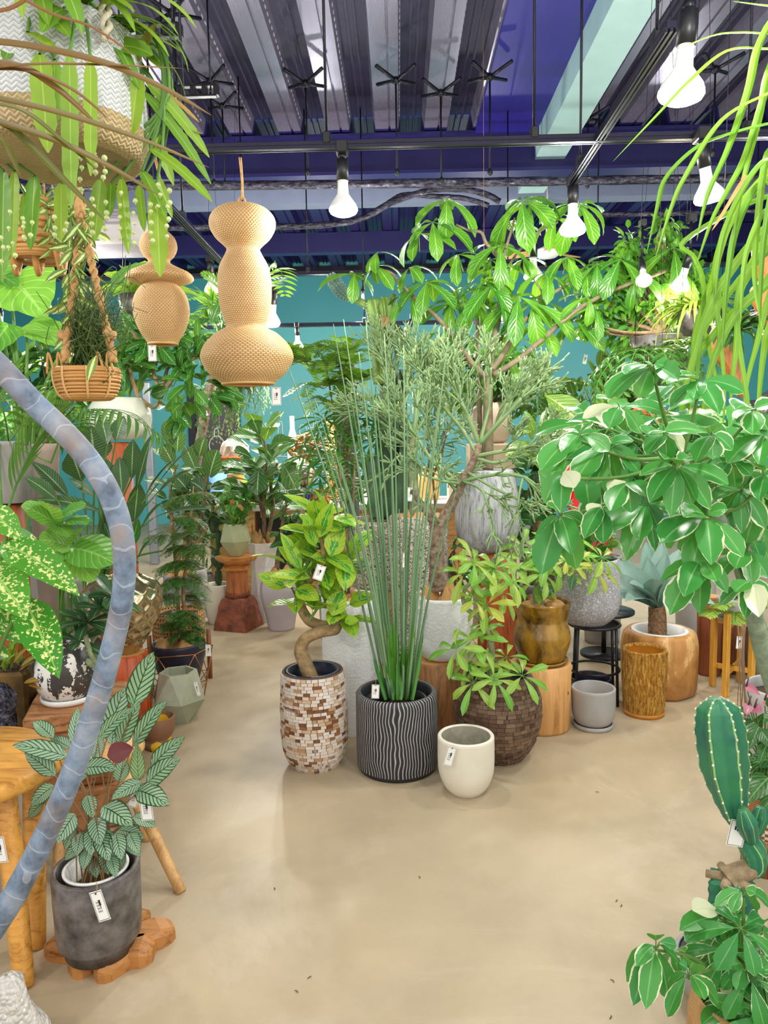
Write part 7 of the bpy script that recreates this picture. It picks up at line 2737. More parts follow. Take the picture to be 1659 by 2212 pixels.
# strap leaved plant rising behind the schefflera
dZ = 1.95
fb = P(1830, 420, 2.0)
T = thing('hanging_strap_plant', 'bright strap leaves drooping steeply behind the variegated schefflera from the right', 'hanging plant', fb)
mb = MB()
mb.lathe(fb - V((0, 0, .16)), pot_prof([(.09, 0), (.11, .04), (.115, .15)], .012, .04), 36)
mb.build('pot', M_CONC, T)
mb = MB()
for s in (-.1, .1):
 mb.tube([fb + V((s, 0, -.02)), V((fb.x, fb.y, CZ))], .0015, 5)
mb.build('hanging_wire', M_DKMETAL, T)
mb = MB()
crown = fb
r = random.Random(231)
for i, (pts, w) in enumerate(((((1475, 862), (1507, 733), (1539, 648), (1599, 556), (1672, 476)), 16), (((1494, 830), (1499, 723), (1539, 599), (1569, 489), (1639, 400), (1690, 360)), 15), (((1549, 850), (1529, 743), (1532, 690)), 12), (((1579, 842), (1589, 743), (1596, 623), (1636, 561), (1690, 515)), 15), (((1614, 880), (1591, 723), (1594, 636), (1616, 586), (1690, 460)), 19),
 (((1611, 837), (1634, 743), (1660, 640), (1700, 560)), 13), (((1564, 842), (1549, 693), (1542, 599), (1554, 536), (1586, 462), (1690, 350)), 16), (((1640, 850), (1650, 760), (1664, 700)), 12), (((1470, 880), (1495, 790), (1560, 700), (1660, 600)), 13), (((1520, 880), (1540, 780), (1590, 680), (1680, 590)), 14), (((1500, 870), (1520, 640), (1500, 560), (1480, 520)), 10))):
 q = [P(x, y, dZ - .05 * (k / len(pts)) + .04 * (i % 3)) for k, (x, y) in enumerate(pts)]
 q = [P(pts[0][0] - 6, pts[0][1] + 110, dZ + .05)] + q
 q = q[::-1]
 ps, _ = spline([crown, (crown + q[0]) / 2 + V((0, 0, .05))] + q, [1] * (len(q) + 2), 6)
 mb.leaf(ps, w * S(dZ) * 1.2, STRAP, V((r.uniform(-.5, .3), -.9, .4)), .4, 0, 2)
mb.build('foliage', L_STRAP, T)

# arching strap leaves from a hanging pot beyond the upper right corner
dY = 1.55
cy = P(1790, 60, dY + .05)
T = thing('hanging_strap_plant', 'arching bright strap leaves hanging in from the upper right corner', 'hanging plant', cy)
mb = MB()
for i, (pts, w) in enumerate(((((1690, 72), (1600, 72), (1538, 79), (1445, 116)), 12), (((1700, 110), (1659, 108), (1572, 112), (1487, 180), (1423, 247), (1324, 349)), 14), (((1700, 264), (1659, 270), (1572, 293), (1504, 322), (1440, 385), (1420, 450), (1397, 548)), 14), (((1700, 190), (1659, 205), (1560, 262), (1480, 385), (1450, 452), (1415, 560)), 13), (((1700, 110), (1670, 150), (1614, 330), (1574, 410), (1539, 476), (1499, 590)), 14), (((1700, 20), (1640, 12), (1582, 3)), 12),
 (((1690, 30), (1640, 100), (1616, 200), (1575, 320), (1530, 420), (1505, 520)), 15), (((1700, 330), (1650, 350), (1600, 420), (1560, 520), (1545, 640)), 14), (((1700, 380), (1640, 400), (1590, 500), (1570, 620), (1560, 760)), 15), (((1700, 300), (1660, 330), (1640, 450), (1630, 600), (1650, 720)), 13), (((1700, 420), (1650, 460), (1610, 560), (1600, 700)), 13), (((1720, 200), (1690, 320), (1650, 520), (1640, 720)), 14), (((1710, 60), (1659, 160), (1640, 260), (1600, 420), (1580, 560)), 13))):
 q = [cy + V((0, 0, .02))] + [P(x, y, dY - .02 * (i % 4) + .02) for x, y in pts]
 ps, _ = spline(q, [1] * len(q), 6)
 mb.leaf(ps, w * S(dY) * 1.2, STRAP, V((-.3, -.5, .8)), .4, 0, 2)
mb.build('foliage', L_STRAP, T)
mb = MB()
ps = [P(1612, 378, dY - .04), P(1592, 410, dY - .04), P(1565, 455, dY - .05), P(1538, 498, dY - .06)]
ps, _ = spline(ps, [1] * 4, 5)
mb.leaf(ps, .008, NEEDLE, V((0, -1, .2)), .2)
mb.build('dead_leaf_tip', plain('#d98a4a', .7), T)
mb = MB()
mb.lathe(cy - V((0, 0, .14)), pot_prof([(.07, 0), (.09, .04), (.1, .14)], .01, .03), 36)
mb.build('pot', M_CONC, T)
mb = MB()
for s in (-.08, .08):
 mb.tube([cy + V((s, 0, 0)), V((cy.x, cy.y, CZ))], .0015, 6)
mb.build('hanging_wire', M_DKMETAL, T)

def board(name, label, poly, d, th, mat, hang):
 c = P(sum(p[0] for p in poly) / len(poly), sum(p[1] for p in poly) / len(poly), d)
 T = thing(name, label, 'driftwood', c)
 n = len(poly)
 ps, _ = spline([V((x, y, 0)) for x, y in poly + [poly[0]]], [1] * (n + 1), 4)
 ps = ps[:-1]
 n = len(ps)
 mb = MB()
 fr = [P(p.x, p.y, d) for p in ps]
 ctr_ = c
 ins = [f + (ctr_ - f) * .12 + V((0, -.006, 0)) for f in fr]
 bk = [f + V((0, th, 0)) for f in fr]
 fs = [tuple(range(n))]
 for k in range(n):
  j = (k + 1) % n
  fs.append((k, n + k, n + j, j))
  fs.append((n + k, 2 * n + k, 2 * n + j, n + j))
 fs.append(tuple(range(3 * n - 1, 2 * n - 1, -1)))
 mb.add(ins + fr + bk, fs)
 mb.build('plank', mat, T, False)
 mb = MB()
 top = min(poly, key=lambda p: p[1])
 a = P(top[0] + 4, top[1] + 6, d)
 mb.tube([a + V((0, th / 2, 0)), V((a.x, a.y + th / 2, CZ))], .0015, 6)
 mb.build('hanging_wire', M_DKMETAL, T)
 return T

M_DRIFT = wood('driftwood_orange', '#d98a42', '#9a4f1c', .4, 2, 3)
board('driftwood', 'orange driftwood slab hanging at the right edge above the staghorn fern', [(1640, 505), (1662, 488), (1700, 520), (1700, 700), (1660, 692), (1642, 660), (1633, 622), (1652, 600), (1637, 558)], 2.8, .05, M_DRIFT, 0)
T = board('driftwood', 'pointed driftwood slab with staghorn fern behind the strap leaves', [(1543, 720), (1560, 698), (1586, 708), (1600, 760), (1606, 812), (1612, 858), (1594, 838), (1572, 795), (1549, 760)], 2.8, .05, M_DRIFT, 0)
r = random.Random(241)
mb = MB()
b = P(1590, 712, 2.72)
for tx, ty, w in ((1540, 730, 16), (1560, 700, 16), (1620, 695, 18), (1650, 705, 18), (1670, 720, 18), (1600, 760, 14), (1575, 745, 14), (1640, 735, 16), (1625, 680, 14), (1660, 690, 14), (1555, 715, 12)):
 e = P(tx, ty, 2.66)
 leaf2(mb, b, e, w * S(2.7) * 1.3, EPI, .3, 8, None, .2, .05, 2, r)
 for k in range(4):
  p = b + (e - b) * (.5 + .12 * k) + V((0, 0, .02))
  leafdir(mb, p, (e - b).normalized() + rdir(r) * .7, V((0, -.5, 1)), .07, .014, STRAP, .6, 4, .2, r=r)
mb.build('staghorn_fern', L_DARK, T)
# dark banana-like leaf and black notice board at the right
T = thing('potted_dark_banana', 'plant with broad near-black leaves at the right edge behind the strap leaves', 'potted plant', V((P(1720, 1100, 2.9).x, 2.9, 0)))
mb, sm = MB(), MB()
c = V((P(1720, 1100, 2.9).x, 2.9, 0))
for bx, by, tx, ty, w in ((1700, 830, 1618, 950, 60), (1700, 860, 1660, 990, 50), (1710, 800, 1690, 700, 40)):
 leaf2(mb, P(bx, by, 2.8), P(tx, ty, 2.7), w * S(2.75), ELLIP, .1, 10, None, .2, .02, 4, r, .1)
 sm.tube([c + V((0, 0, .4)), P(1712, 950, 2.85), P(bx, by, 2.8)], [.02, .016, .01], 7, False, 5)
sm.build('leaf_stalks', STEMG, T)
mb.build('foliage', leafmat('near_black_leaf', '#26332c', '#34463a', .4, .08, .4, vc='#6a7a6a', veins=14), T)
pot_part(T, 'pot', c, [(.13, 0), (.15, .05), (.16, .42)], M_CONC, .014, .04, 36)
T = thing('notice_board', 'black notice board with small white lettering at the right edge', 'sign', P(1660, 885, 5.2))
c = P(1662, 886, 5.2)
mb = MB()
mb.box(c, (.34, .02, .14), None, .004)
mb.build('panel', M_BLACK, T, False)
mb = MB()
for k in range(4):
 mb.box(c + V((-.14 + .03 * k, -.012, .035)), (.006, .002, .02))
 mb.box(c + V((-.135 + .03 * k, -.012, .027)), (.014, .002, .004))
mb.build('lettering', M_PAPER, T, False)
mb = MB()
for s in (-.12, .12):
 mb.tube([c + V((s, .02, -.06)), V((c.x + s, c.y + .02, 0))], .012, 8)
mb.build('posts', M_BLACK, T)
# ------------------------------------------------------------------ background plants and goods
def backtree(name, label, cx, yf, potpx, potmat, blobs, n, L, w, mat, prof, d=None, trunk=True, seed=1, droop=.5, down=.2, leafname='foliage', stempts=None, deep=.5, cat='potted plant', fold=.2, sr=.014, upb=.5):
 r = random.Random(seed)
 foot, pr, dd = floorpot(cx, yf, potpx)
 T = thing(name, label, cat, foot)
 pot_part(T, 'pot', foot, pr, potmat, .014, .05, 40)
 bl = bpx(blobs, dd, deep)
 sm, mb = MB(), MB()
 root = foot + V((0, 0, pr[-1][1] - .04))
 if trunk:
  mid = bl[0][0] * .75 + root * .25 + V((0, 0, 0))
  sm.tube([root, (root + mid) / 2 + V((r.uniform(-.04, .04), 0, 0)), mid], [sr, sr * .85, sr * .65], 8, False, 5)
  twigs(sm, mid, bl, 3, r, sr * .5, .003)
  sm.build('trunk', BARK, T)
 blob_leaves(mb, bl, n, L, w, r, prof, droop, 4, fold, down, .3, upb)
 mb.build(leafname, mat, T)
 return T, foot, dd, pr

L_FINE = leafmat('fine_dark_leaf', '#2a6a24', '#5c9a34', .3, .25, .4)
L_BENJ = leafmat('weeping_fig_leaf', '#2f8a2c', '#7cc23a', .28, .3, .4)
L_SMALLR = leafmat('small_rubber_leaf', '#2c5a2a', '#6a9a4a', .25, .2, .5, vc='#a8c890')
L_FIDDLE = leafmat('fiddle_leaf', '#2a7030', '#6aa850', .32, .25, .9, vc='#b8d8a0', veins=6)
L_PALE = leafmat('pale_feather_leaf', '#7cab4a', '#b8cc80', .45, .35)
L_CALB = leafmat('big_variegated_leaf', '#5fae2c', '#a8d850', .3, .3, .8, vc='#e8f4b0', veins=9)

# weeping fig at the right, hung in the air
cF = P(1425, 700, 4.5)
T = thing('hanging_weeping_fig', 'big weeping fig with small shiny leaves around the warm bulb at upper right', 'hanging plant', cF)
r = random.Random(301)
mb, sm = MB(), MB()
bl = bpx([(1420, 650, 88, 78), (1362, 545, 36, 56), (1440, 492, 26, 26), (1500, 640, 60, 60), (1300, 650, 50, 60), (1375, 720, 60, 40), (1452, 560, 40, 40), (1280, 700, 34, 26)], 4.6, .6)
twigs(sm, cF + V((0, 0, -.05)), bl, 4, r, .014, .003)
blob_leaves(mb, bl, 1500, .075, .036, r, OVATE, .5, 4, .2, .5, .25)
sm.build('branches', BARK, T)
mb.build('foliage', L_BENJ, T)
mb = MB()
mb.lathe(cF - V((0, 0, .30)), pot_prof([(.1, 0), (.15, .06), (.17, .22)], .012, .04), 36)
mb.build('pot', M_CHAR, T)
mb = MB()
for s in (-.15, .15):
 mb.tube([cF + V((s, 0, -.08)), V((cF.x, cF.y, CZ))], .0013, 5)
mb.build('hanging_wire', M_DKMETAL, T)

# hanging climber leaves above the weeping fig and spider plants under it
for i, (lab, x, y, d, kind) in enumerate((('hanging spider plant with narrow arching leaves under the warm bulb', 1505, 668, 3.9, 'spider'), ('hanging cut-leaf philodendron drooping left of the driftwood', 1400, 790, 4.2, 'fern'), ('second hanging fern drooping between the weeping fig and the rubber plant', 1465, 770, 4.4, 'fern'))):
 c = P(x, y, d)
 T = thing('hanging_fern' if kind == 'fern' else 'hanging_spider_plant', lab, 'hanging plant', c)
 r = random.Random(310 + i)
 mb, sm = MB(), MB()
 if kind == 'spider':
  for k in range(70):
   a = r.uniform(0, 6.3)
   dd = V((math.cos(a), math.sin(a), r.uniform(.1, .9)))
   leafdir(mb, c, dd, V((0, 0, 1)), r.uniform(.2, .36), .02, STRAP, r.uniform(1.2, 2.2), 7, .3, r=r)
 else:
  for k in range(13):
   a = r.uniform(0, 6.3)
   L = r.uniform(.2, .34)
   dd = V((math.cos(a), math.sin(a), 0))
   frond(mb, sm, [c, c + dd * L * .5 + V((0, 0, .08)), c + dd * L + V((0, 0, -.06)), c + dd * L * 1.15 + V((0, 0, -.2))], 10, .1, .022, r, LANCE, .9, .7, sr=.003)
 sm.build('stems', STEMG, T)
 mb.build('foliage', L_LIME if kind == 'spider' else L_FERN, T)
 m2 = MB()
 m2.lathe(c - V((0, 0, .13)), pot_prof([(.06, 0), (.085, .04), (.09, .12)], .01, .03), 30)
 m2.build('pot', M_CHAR, T)
 m2 = MB()
 for s in (-.08, .08):
  m2.tube([c + V((s, 0, -.02)), V((c.x, c.y, CZ))], .0013, 5)
 m2.build('hanging_wire', M_DKMETAL, T)

backtree('potted_rubber_plant', 'dark small leaved rubber plant left of the hanging fig, over the red ribbon', 1300, 1400, [(1385, 36), (1300, 40), (1200, 40)], M_CONC,
 [(1290, 860, 84, 66), (1225, 905, 50, 50), (1345, 830, 50, 50), (1270, 960, 60, 40), (1330, 900, 50, 50)], 380, .12, .062, L_SMALLR, ELLIP, seed=321, droop=.3, down=.0)
# green column cactus against the teal wall
foot, pr, dd = floorpot(1190, 1330, [(1318, 28), (1280, 30), (1180, 31)])
T = thing('potted_tall_cactus', 'pale green column cactus with short arms against the teal wall, right of the pachira trunk', 'potted plant', foot)
pot_part(T, 'pot', foot, pr, M_CONC, .014, .04, 36)
mb = MB()
ribbed(mb, [foot + V((0, 0, pr[-1][1] - .05)), P(1178, 1000, dd), P(1178, 850, dd), P(1178, 770, dd), P(1178, 758, dd)], [.045, .045, .044, .04, .015], 7, .25, 42)
ribbed(mb, [P(1190, 1000, dd), P(1204, 930, dd), P(1205, 850, dd), P(1205, 822, dd), P(1205, 815, dd)], [.03, .036, .036, .032, .01], 7, .25, 42)
ribbed(mb, [P(1195, 1000, dd), P(1222, 930, dd), P(1226, 860, dd), P(1228, 828, dd), P(1228, 822, dd)], [.03, .034, .034, .03, .01], 7, .25, 42)
ribbed(mb, [P(1200, 980, dd + .08), P(1240, 930, dd + .08), P(1242, 868, dd + .08), P(1242, 860, dd + .08)], [.03, .03, .03, .01], 7, .25, 42)
mb.build('stem', plain('#7fa04a', .5, var=.2, scale=10), T)
card('white price tag on the dark small leaved rubber plant', 1264, 776, 5.0, 8, 20, .2, 0, 0, None, False)

# dense narrow leaved tree behind the pachira, in beige ball pot on a block
dQ2 = 5.6
cP, prP = px_prof(1060, dQ2, [(958, 26), (945, 40), (915, 46), (885, 42), (872, 34)])
root = thing('display_plinth', 'tall beige plinth carrying the beige ball pot behind the pachira', 'plinth', (cP.x, cP.y, 0))
mb = MB()
mb.box((cP.x, cP.y, cP.z / 2), (.34, .34, cP.z), None, .01)
mb.build('body', plain('#b9a48a', .7), root, False)
T = thing('potted_narrow_leaf_tree', 'dense narrow leaved tree in smooth beige ball pot behind the pachira', 'potted plant', cP)
pot_part(T, 'pot', cP, prP, plain('#cdb8a0', .6, var=.05), .014, .04, 48)
r = random.Random(331)
mb, sm = MB(), MB()
bl = bpx([(1060, 770, 70, 70), (1000, 760, 60, 60), (1120, 790, 56, 60), (1060, 840, 80, 40), (1150, 850, 40, 50), (985, 830, 40, 50)], dQ2, .6)
tp = cP + V((0, 0, prP[-1][1] - .03))
twigs(sm, tp + V((0, 0, .05)), bl, 3, r, .012, .003)
sm.tube([tp, tp + V((0, 0, .08))], .016, 8)
blob_leaves(mb, bl, 620, .15, .032, r, LANCE, .8, 4, .2, .6, .25)
sm.build('branches', BARK, T)
mb.build('foliage', L_FINE, T)
mb = MB()
c = P(1046, 715, 5.3)
for k in range(60):
 d = rdir(r, -.3, 1)
 leafdir(mb, c, d, V((0, 0, 1)), r.uniform(.06, .12), .008, NEEDLE, .5, 3, .1, r=r)
o = mb.build('air_plant', leafmat('air_plant_leaf', '#b07a62', '#c8a48a', .7, .15), None, True, c)
tag(o, 'reddish air plant hanging above the pachira fork', 'air plant')
m2 = MB()
m2.tube([c, V((c.x, c.y, CZ))], .0015, 4)
m2.build('string', M_JUTE, o)

# big leaved variegated plant right of centre
T, foot, dd, pr = backtree('potted_dumb_cane', 'dumb cane with long lime variegated leaves and ringed trunk behind the grey brushed planter', 1160, 1420, [(1400, 30), (1300, 36), (1200, 38)], M_CHAR, [(1165, 960, 20, 20)], 4, .2, .06, L_CALB, ELLIP, trunk=False, seed=341)
r = random.Random(342)
mb, sm = MB(), MB()
sm.tube([foot + V((0, 0, pr[-1][1] - .05)), P(1158, 1050, dd), P(1155, 960, dd)], [.03, .03, .026], 10, False, 5)
sm.build('ringed_trunk', BARKL, T)
for tx, ty, w, bx, by in ((1278, 945, 56, 1180, 855), (1092, 985, 40, 1160, 960), (1110, 945, 34, 1150, 930), (1215, 1000, 44, 1165, 950), (1240, 935, 40, 1170, 930), (1150, 1010, 34, 1160, 960), (1190, 880, 40, 1160, 940), (1130, 890, 34, 1158, 940), (1200, 1040, 36, 1160, 970)):
 leaf2(mb, P(bx, by, dd - .1), P(tx, ty, dd - .25), w * S(dd) * 1.1, LANCE, .14, 9, None, .15, .02, 4, r, .2)
for bx, by, tx, ty, w in ((1290, 900, 1345, 830, 44), (1330, 930, 1290, 880, 40), (1350, 880, 1310, 930, 46), (1290, 940, 1240, 905, 34), (1180, 1030, 1125, 975, 36)):
 leaf2(mb, P(bx, by, dd - .2), P(tx, ty, dd - .3), w * S(dd) * 1.2, OVATE, .1, 9, None, .15, .02, 4, r, .2)
mb.build('large_leaves', L_CALB, T)
# round dark leaves behind the grey brushed planter
backtree('potted_audrey_fig', 'round dark leaved fig right of the grey brushed planter', 1140, 1440, [(1424, 30), (1340, 34), (1260, 34)], M_CHAR,
 [(1150, 1040, 50, 40), (1170, 1090, 44, 44), (1120, 1110, 36, 30), (1140, 1170, 30, 30), (1190, 1010, 36, 36)], 70, .13, .09, L_DARK, ROUND, seed=351, droop=.3, down=0)
# red wrapped gift plant
c = P(1305, 1322, 4.75)
root = thing('side_table', 'black round side table behind the terrazzo planter', 'table', (c.x, c.y, 0))
for nm, z, rr in (('top', c.z, .19), ('foot', 0, .15)):
 mb = MB()
 mb.lathe((c.x, c.y, z), [(rr, 0), (rr, .015)], 40, capt=True)
 mb.build(nm, M_BLACK, root)
mb = MB()
mb.tube([(c.x, c.y, .01), c], .016, 12)
mb.build('column', M_BLACK, root)
zt0 = c.z + .016
c = V((P(1280, 1050, 4.75).x, 4.75, P(1280, 1050, 4.75).z))
T = thing('potted_gift_plant', 'leafy gift plant with red ribbon and orange wrap behind the variegated schefflera', 'potted plant', (c.x, c.y, zt0))
r = random.Random(361)
mb = MB()
for pts in (((1232, 960), (1222, 1000), (1240, 1050)), ((1290, 930), (1300, 960), (1310, 1000), (1290, 1030)), ((1240, 980), (1250, 1010), (1238, 1045)), ((1300, 940), (1312, 920), (1318, 960)), ((1225, 1040), (1240, 1080), (1232, 1110)), ((1250, 1060), (1240, 1090), (1250, 1110))):
 q, _ = spline([P(x, y, 4.2) for x, y in pts], [1] * len(pts), 5)
 mb.leaf(q, .05, lambda t: 1, V((.3, -1, .2)), .3)
mb.build('red_ribbon', plain('#d81f28', .3, var=.1), T)
mb = MB()
for bx, by, tx, ty, w in ((1236, 975, 1310, 965, 30), (1370, 905, 1440, 915, 44), (1360, 890, 1450, 895, 30), (1270, 1000, 1240, 970, 24)):
 lpx(mb, bx, by, tx, ty, 4.2, w, prof=ELLIP, wave=.05)
mb.build('orange_wrap', plain('#e8702a', .4, var=.1), T)
mb = MB()
zt = c.z - .15
mb.lathe((c.x, c.y, zt0), pot_prof([(.1, 0), (.11, .1), (.13, zt - zt0)], .01, .05), 30, lambda a, z, rr: .012 * math.sin(9 * a))
mb.build('red_wrapper', plain('#c01820', .35, var=.25, scale=20), T)
mb = MB()
blob_leaves(mb, bpx([(1262, 1010, 50, 50), (1300, 960, 60, 40)], 4.3), 60, .14, .06, r, OVATE)
mb.build('foliage', L_MID, T)

# trees at the right, filling behind the schefflera
backtree('potted_bushy_fig', 'bushy fig with lime leaves at the far right behind the schefflera', 1500, 1400, [(1385, 36), (1330, 40), (1240, 40)], M_CONC, [(1480, 900, 110, 70), (1560, 960, 90, 90), (1600, 1050, 80, 90), (1460, 1000, 80, 60)], 330, .16, .06, L_MID, ELLIP, seed=371)

# feathery trees left of the column cactus
T, foot, dd, pr = backtree('potted_feathery_tree', 'tall feathery leaved tree behind the reeds, left of the column cactus', 722, 1385, [(1370, 28), (1300, 32), (1240, 34)], M_CONC, [(720, 850, 10, 10)], 1, .1, .02, L_FERN, LANCE, trunk=False, seed=381)
r = random.Random(382)
mb, sm = MB(), MB()
root = foot + V((0, 0, pr[-1][1] - .04))
for e in ((706, 800), (748, 770), (770, 830), (720, 900)):
 q = P(e[0], e[1], dd)
 sm.tube([root, P(735, 1060, dd), (P(735, 1060, dd) + q) / 2 + V((.02, 0, 0)), q], [.014, .012, .009, .005], 7, False, 5)
for x, y, k in ((706, 800, 9), (748, 770, 9), (770, 830, 8), (720, 880, 8), (700, 840, 7), (760, 790, 7), (668, 790, 6), (640, 770, 6), (790, 870, 6), (690, 760, 5)):
 p = P(x, y, dd + r.uniform(-.1, .1))
 for _ in range(int(k * 1.3)):
  a = r.uniform(0, 6.3)
  L = r.uniform(.2, .34)
  d_ = V((math.cos(a), math.sin(a) * .7 - .2, r.uniform(-.1, .5))).normalized()
  frond(mb, sm, [p, p + d_ * L * .5 + V((0, 0, .03)), p + d_ * L - V((0, 0, .05))], 12, .095, .024, r, LANCE, 1.05, .3, sr=.002)
sm.build('branches', BARK, T)
mb.build('fronds', L_FERNL, T)
# finger-leaved aralia
T, foot, dd, pr = backtree('potted_finger_aralia', 'dark finger leaved aralia left of the reeds, below the feathery tree', 755, 1420, [(1402, 28), (1330, 30), (1290, 30)], M_CONC, [(745, 950, 10, 10)], 1, .1, .02, L_FERN, LANCE, trunk=False, seed=391)
r = random.Random(392)
mb, sm = MB(), MB()
root = foot + V((0, 0, pr[-1][1] - .04))
top = P(752, 930, dd)
sm.tube([root, P(748, 1100, dd), top], [.018, .015, .010], 8, False, 5)
for x, y in ((690, 930), (660, 985), (705, 980), (690, 1030), (735, 900), (775, 905), (800, 960), (790, 1020), (735, 960), (760, 990), (720, 1045), (810, 905), (655, 955), (700, 1070), (780, 870), (700, 905), (670, 1010), (720, 925), (760, 935), (790, 930), (775, 1040), (740, 1030), (725, 990), (800, 1060), (830, 950), (680, 960), (760, 1075), (700, 1000), (745, 885)):
 p = P(x, y, dd + r.uniform(-.25, .1))
 sm.tube([P(750, min(1080, y + 40), dd), (p + P(750, y, dd)) / 2 + V((0, 0, .05)), p], [.004, .003, .002], 5, False, 4)
 palm_cluster(mb, sm, p, V((r.uniform(-.4, .4), -.5, .8)), 9, .2, .022, r, LANCE, .1, .9, stalk=.05, fold=.15)
sm.build('stems', BARKL, T)
mb.build('foliage', L_FERN, T)
card('pale card hanging on the finger leaved aralia stem', 738, 1080, dd - .1, 18, 40, 0, 0, 0, None, False)
# cut blue-grey cactus stem
T = thing('potted_cactus_stump', 'thick blue grey cut cactus column standing behind the feathery tree', 'potted plant', V((P(750, 1000, 5.7).x, 5.7, 0)))
c = V((P(750, 1000, 5.7).x, 5.7, 0))
pot_part(T, 'pot', c, [(.14, 0), (.16, .05), (.17, .45)], M_CONC, .014, .05, 36)
mb = MB()
ribbed(mb, [c + V((0, 0, .4)), P(750, 950, 5.7), P(750, 855, 5.7), P(750, 818, 5.7), P(750, 745, 5.7), P(748, 735, 5.7)], [.085, .085, .08, .075, .06, .02], 9, .16, 54)
mb.build('stem', plain('#5a706c', .6, var=.15), T)
mb = MB()
areoles(mb, [P(750, 950, 5.7), P(750, 855, 5.7), P(750, 818, 5.7), P(750, 760, 5.7)], [.085, .08, .075, .07], 9, 5, .004)
tag(mb.build('spine_dots', M_AREO, T), kind='stuff')

# tree fern behind the lanterns
T, foot, dd, pr = backtree('potted_tree_fern', 'tree fern with long bright fronds behind the woven lanterns', 420, 1335, [(1322, 26), (1270, 30), (1230, 30)], M_CONC, [(470, 800, 6, 6)], 1, .1, .02, L_FERNL, LANCE, trunk=False, seed=401)
r = random.Random(402)
mb, sm = MB(), MB()
root = foot + V((0, 0, pr[-1][1] - .04))
ct = P(478, 735, dd)
sm.tube([root, P(425, 1000, dd + .2), ct], [.045, .04, .035], 10, False, 6)
sm.build('fibrous_trunk', BARKR, T)
sm = MB()
for mx, my, tx, ty in ((440, 640, 396, 648), (430, 690, 385, 740), (470, 620, 440, 590), (520, 640, 560, 660), (600, 580, 616, 640), (540, 700, 600, 760), (430, 740, 395, 800), (460, 660, 410, 700), (500, 600, 540, 590), (520, 760, 560, 830), (560, 620, 612, 600)):
 e = P(tx, ty, dd + r.uniform(-.4, .3))
 frond(mb, sm, [ct, (ct + P(mx, my, dd)) / 2 + V((0, 0, .06)), P(mx, my, dd), e], 18, .2, .028, r, LANCE, 1.05, .4, sr=.006, seg=4)
sm.build('leaf_stalks', STEMG, T)
mb.build('fronds', L_FERNL, T)

# pale weeping foliage under the lantern
for lab, x, y, d, n in (('pale green weeping foliage hanging left of the dark door top', 475, 850, 6.4, 30), ('cream green weeping foliage hanging under the tall lantern', 530, 835, 6.3, 34)):
 c = P(x, y, d)
 T = thing('hanging_weeping_plant', lab, 'hanging plant', c)
 r = random.Random(411 + n)
 mb, sm = MB(), MB()
 for k in range(n):
  a = c + V((r.uniform(-.16, .16), r.uniform(-.1, .1), r.uniform(-.02, .08)))
  Ln = r.uniform(.15, .42) * (1.25 if x < 500 else 1)
  q = [a, a + V((r.uniform(-.05, .05), 0, -.02)), a + V((r.uniform(-.1, .1), 0, -Ln))]
  frond(mb, sm, q, 16, .075, .02, r, LANCE, .9, .5, lambda t: 1 - .5 * t, .0015)
 sm.build('stems', STEMG, T)
 mb.build('foliage', L_PALE, T)
 m2 = MB()
 m2.lathe(c - V((0, 0, .02)), pot_prof([(.06, 0), (.09, .04), (.1, .1)], .01, .03), 28)
 m2.build('pot', M_CONC, T)
 m2 = MB()
 for s in (-.09, .09):
  m2.tube([c + V((s, 0, .08)), V((c.x, c.y, CZ))], .0013, 5)
 m2.build('hanging_wire', M_DKMETAL, T)

# fiddle leaf fig in tall white angular planter
foot, pr, dd = floorpot(574, 1342, [(1328, 27), (1280, 30), (1220, 28), (1168, 36)])
T = thing('potted_fiddle_leaf_fig', 'fiddle leaf fig in tall angular white planter beside the carved pedestal', 'potted plant', foot)
mb = MB()
rr4 = [(27, 1328), (31, 1270), (27, 1225), (36, 1170)]
vs, fs = [], []
for i, (hw, py) in enumerate(rr4):
 z = 0 if i == 0 else P(574, py, dd).z
 for k in range(8):
  a = 2 * PI * k / 8 + .25 + (PI / 8 if i % 2 else 0) * .6
  q = hw * S(dd) * (1.06 if k % 2 else .98)
  vs.append(V((foot.x + q * math.cos(a), foot.y + q * math.sin(a), z)))
for i in range(3):
 for k in range(8):
  fs.append((i * 8 + k, i * 8 + (k + 1) % 8, i * 8 + 8 + (k + 1) % 8, i * 8 + 8 + k))
fs.append(tuple(range(7, -1, -1)))
zt = vs[-1].z
for q_, z in ((.9, zt), (.86, zt - .05)):
 for k in range(8):
  b = vs[24 + k]
  vs.append(V((foot.x + (b.x - foot.x) * q_, foot.y + (b.y - foot.y) * q_, z)))
for i in (3, 4):
 for k in range(8):
  fs.append((i * 8 + k, i * 8 + (k + 1) % 8, i * 8 + 8 + (k + 1) % 8, i * 8 + 8 + k))
fs.append(tuple(range(40, 48)))
mb.add(vs, fs)
mb.build('planter', M_STUCCO, T, False)
burlap((foot.x, foot.y, zt - .03), .11, T, .1, 21)
r = random.Random(421)
mb, sm = MB(), MB()
for pts in ([(572, 1165), (570, 1090), (575, 1010), (572, 960), (560, 935)], [(576, 1165), (590, 1100), (585, 1040), (600, 1000)], [(572, 1120), (555, 1060), (540, 1010)]):
 q = [P(x, y, dd) for x, y in pts]
 sm.tube(q, [.018, .016, .013, .01, .007][:len(q)], 8, True, 5)
 stem_leaves(mb, sm, q, 18, .24, .14, OBOV, r, .5, .2, .25, .15, .2, 6, 1, .02, 4, .8)
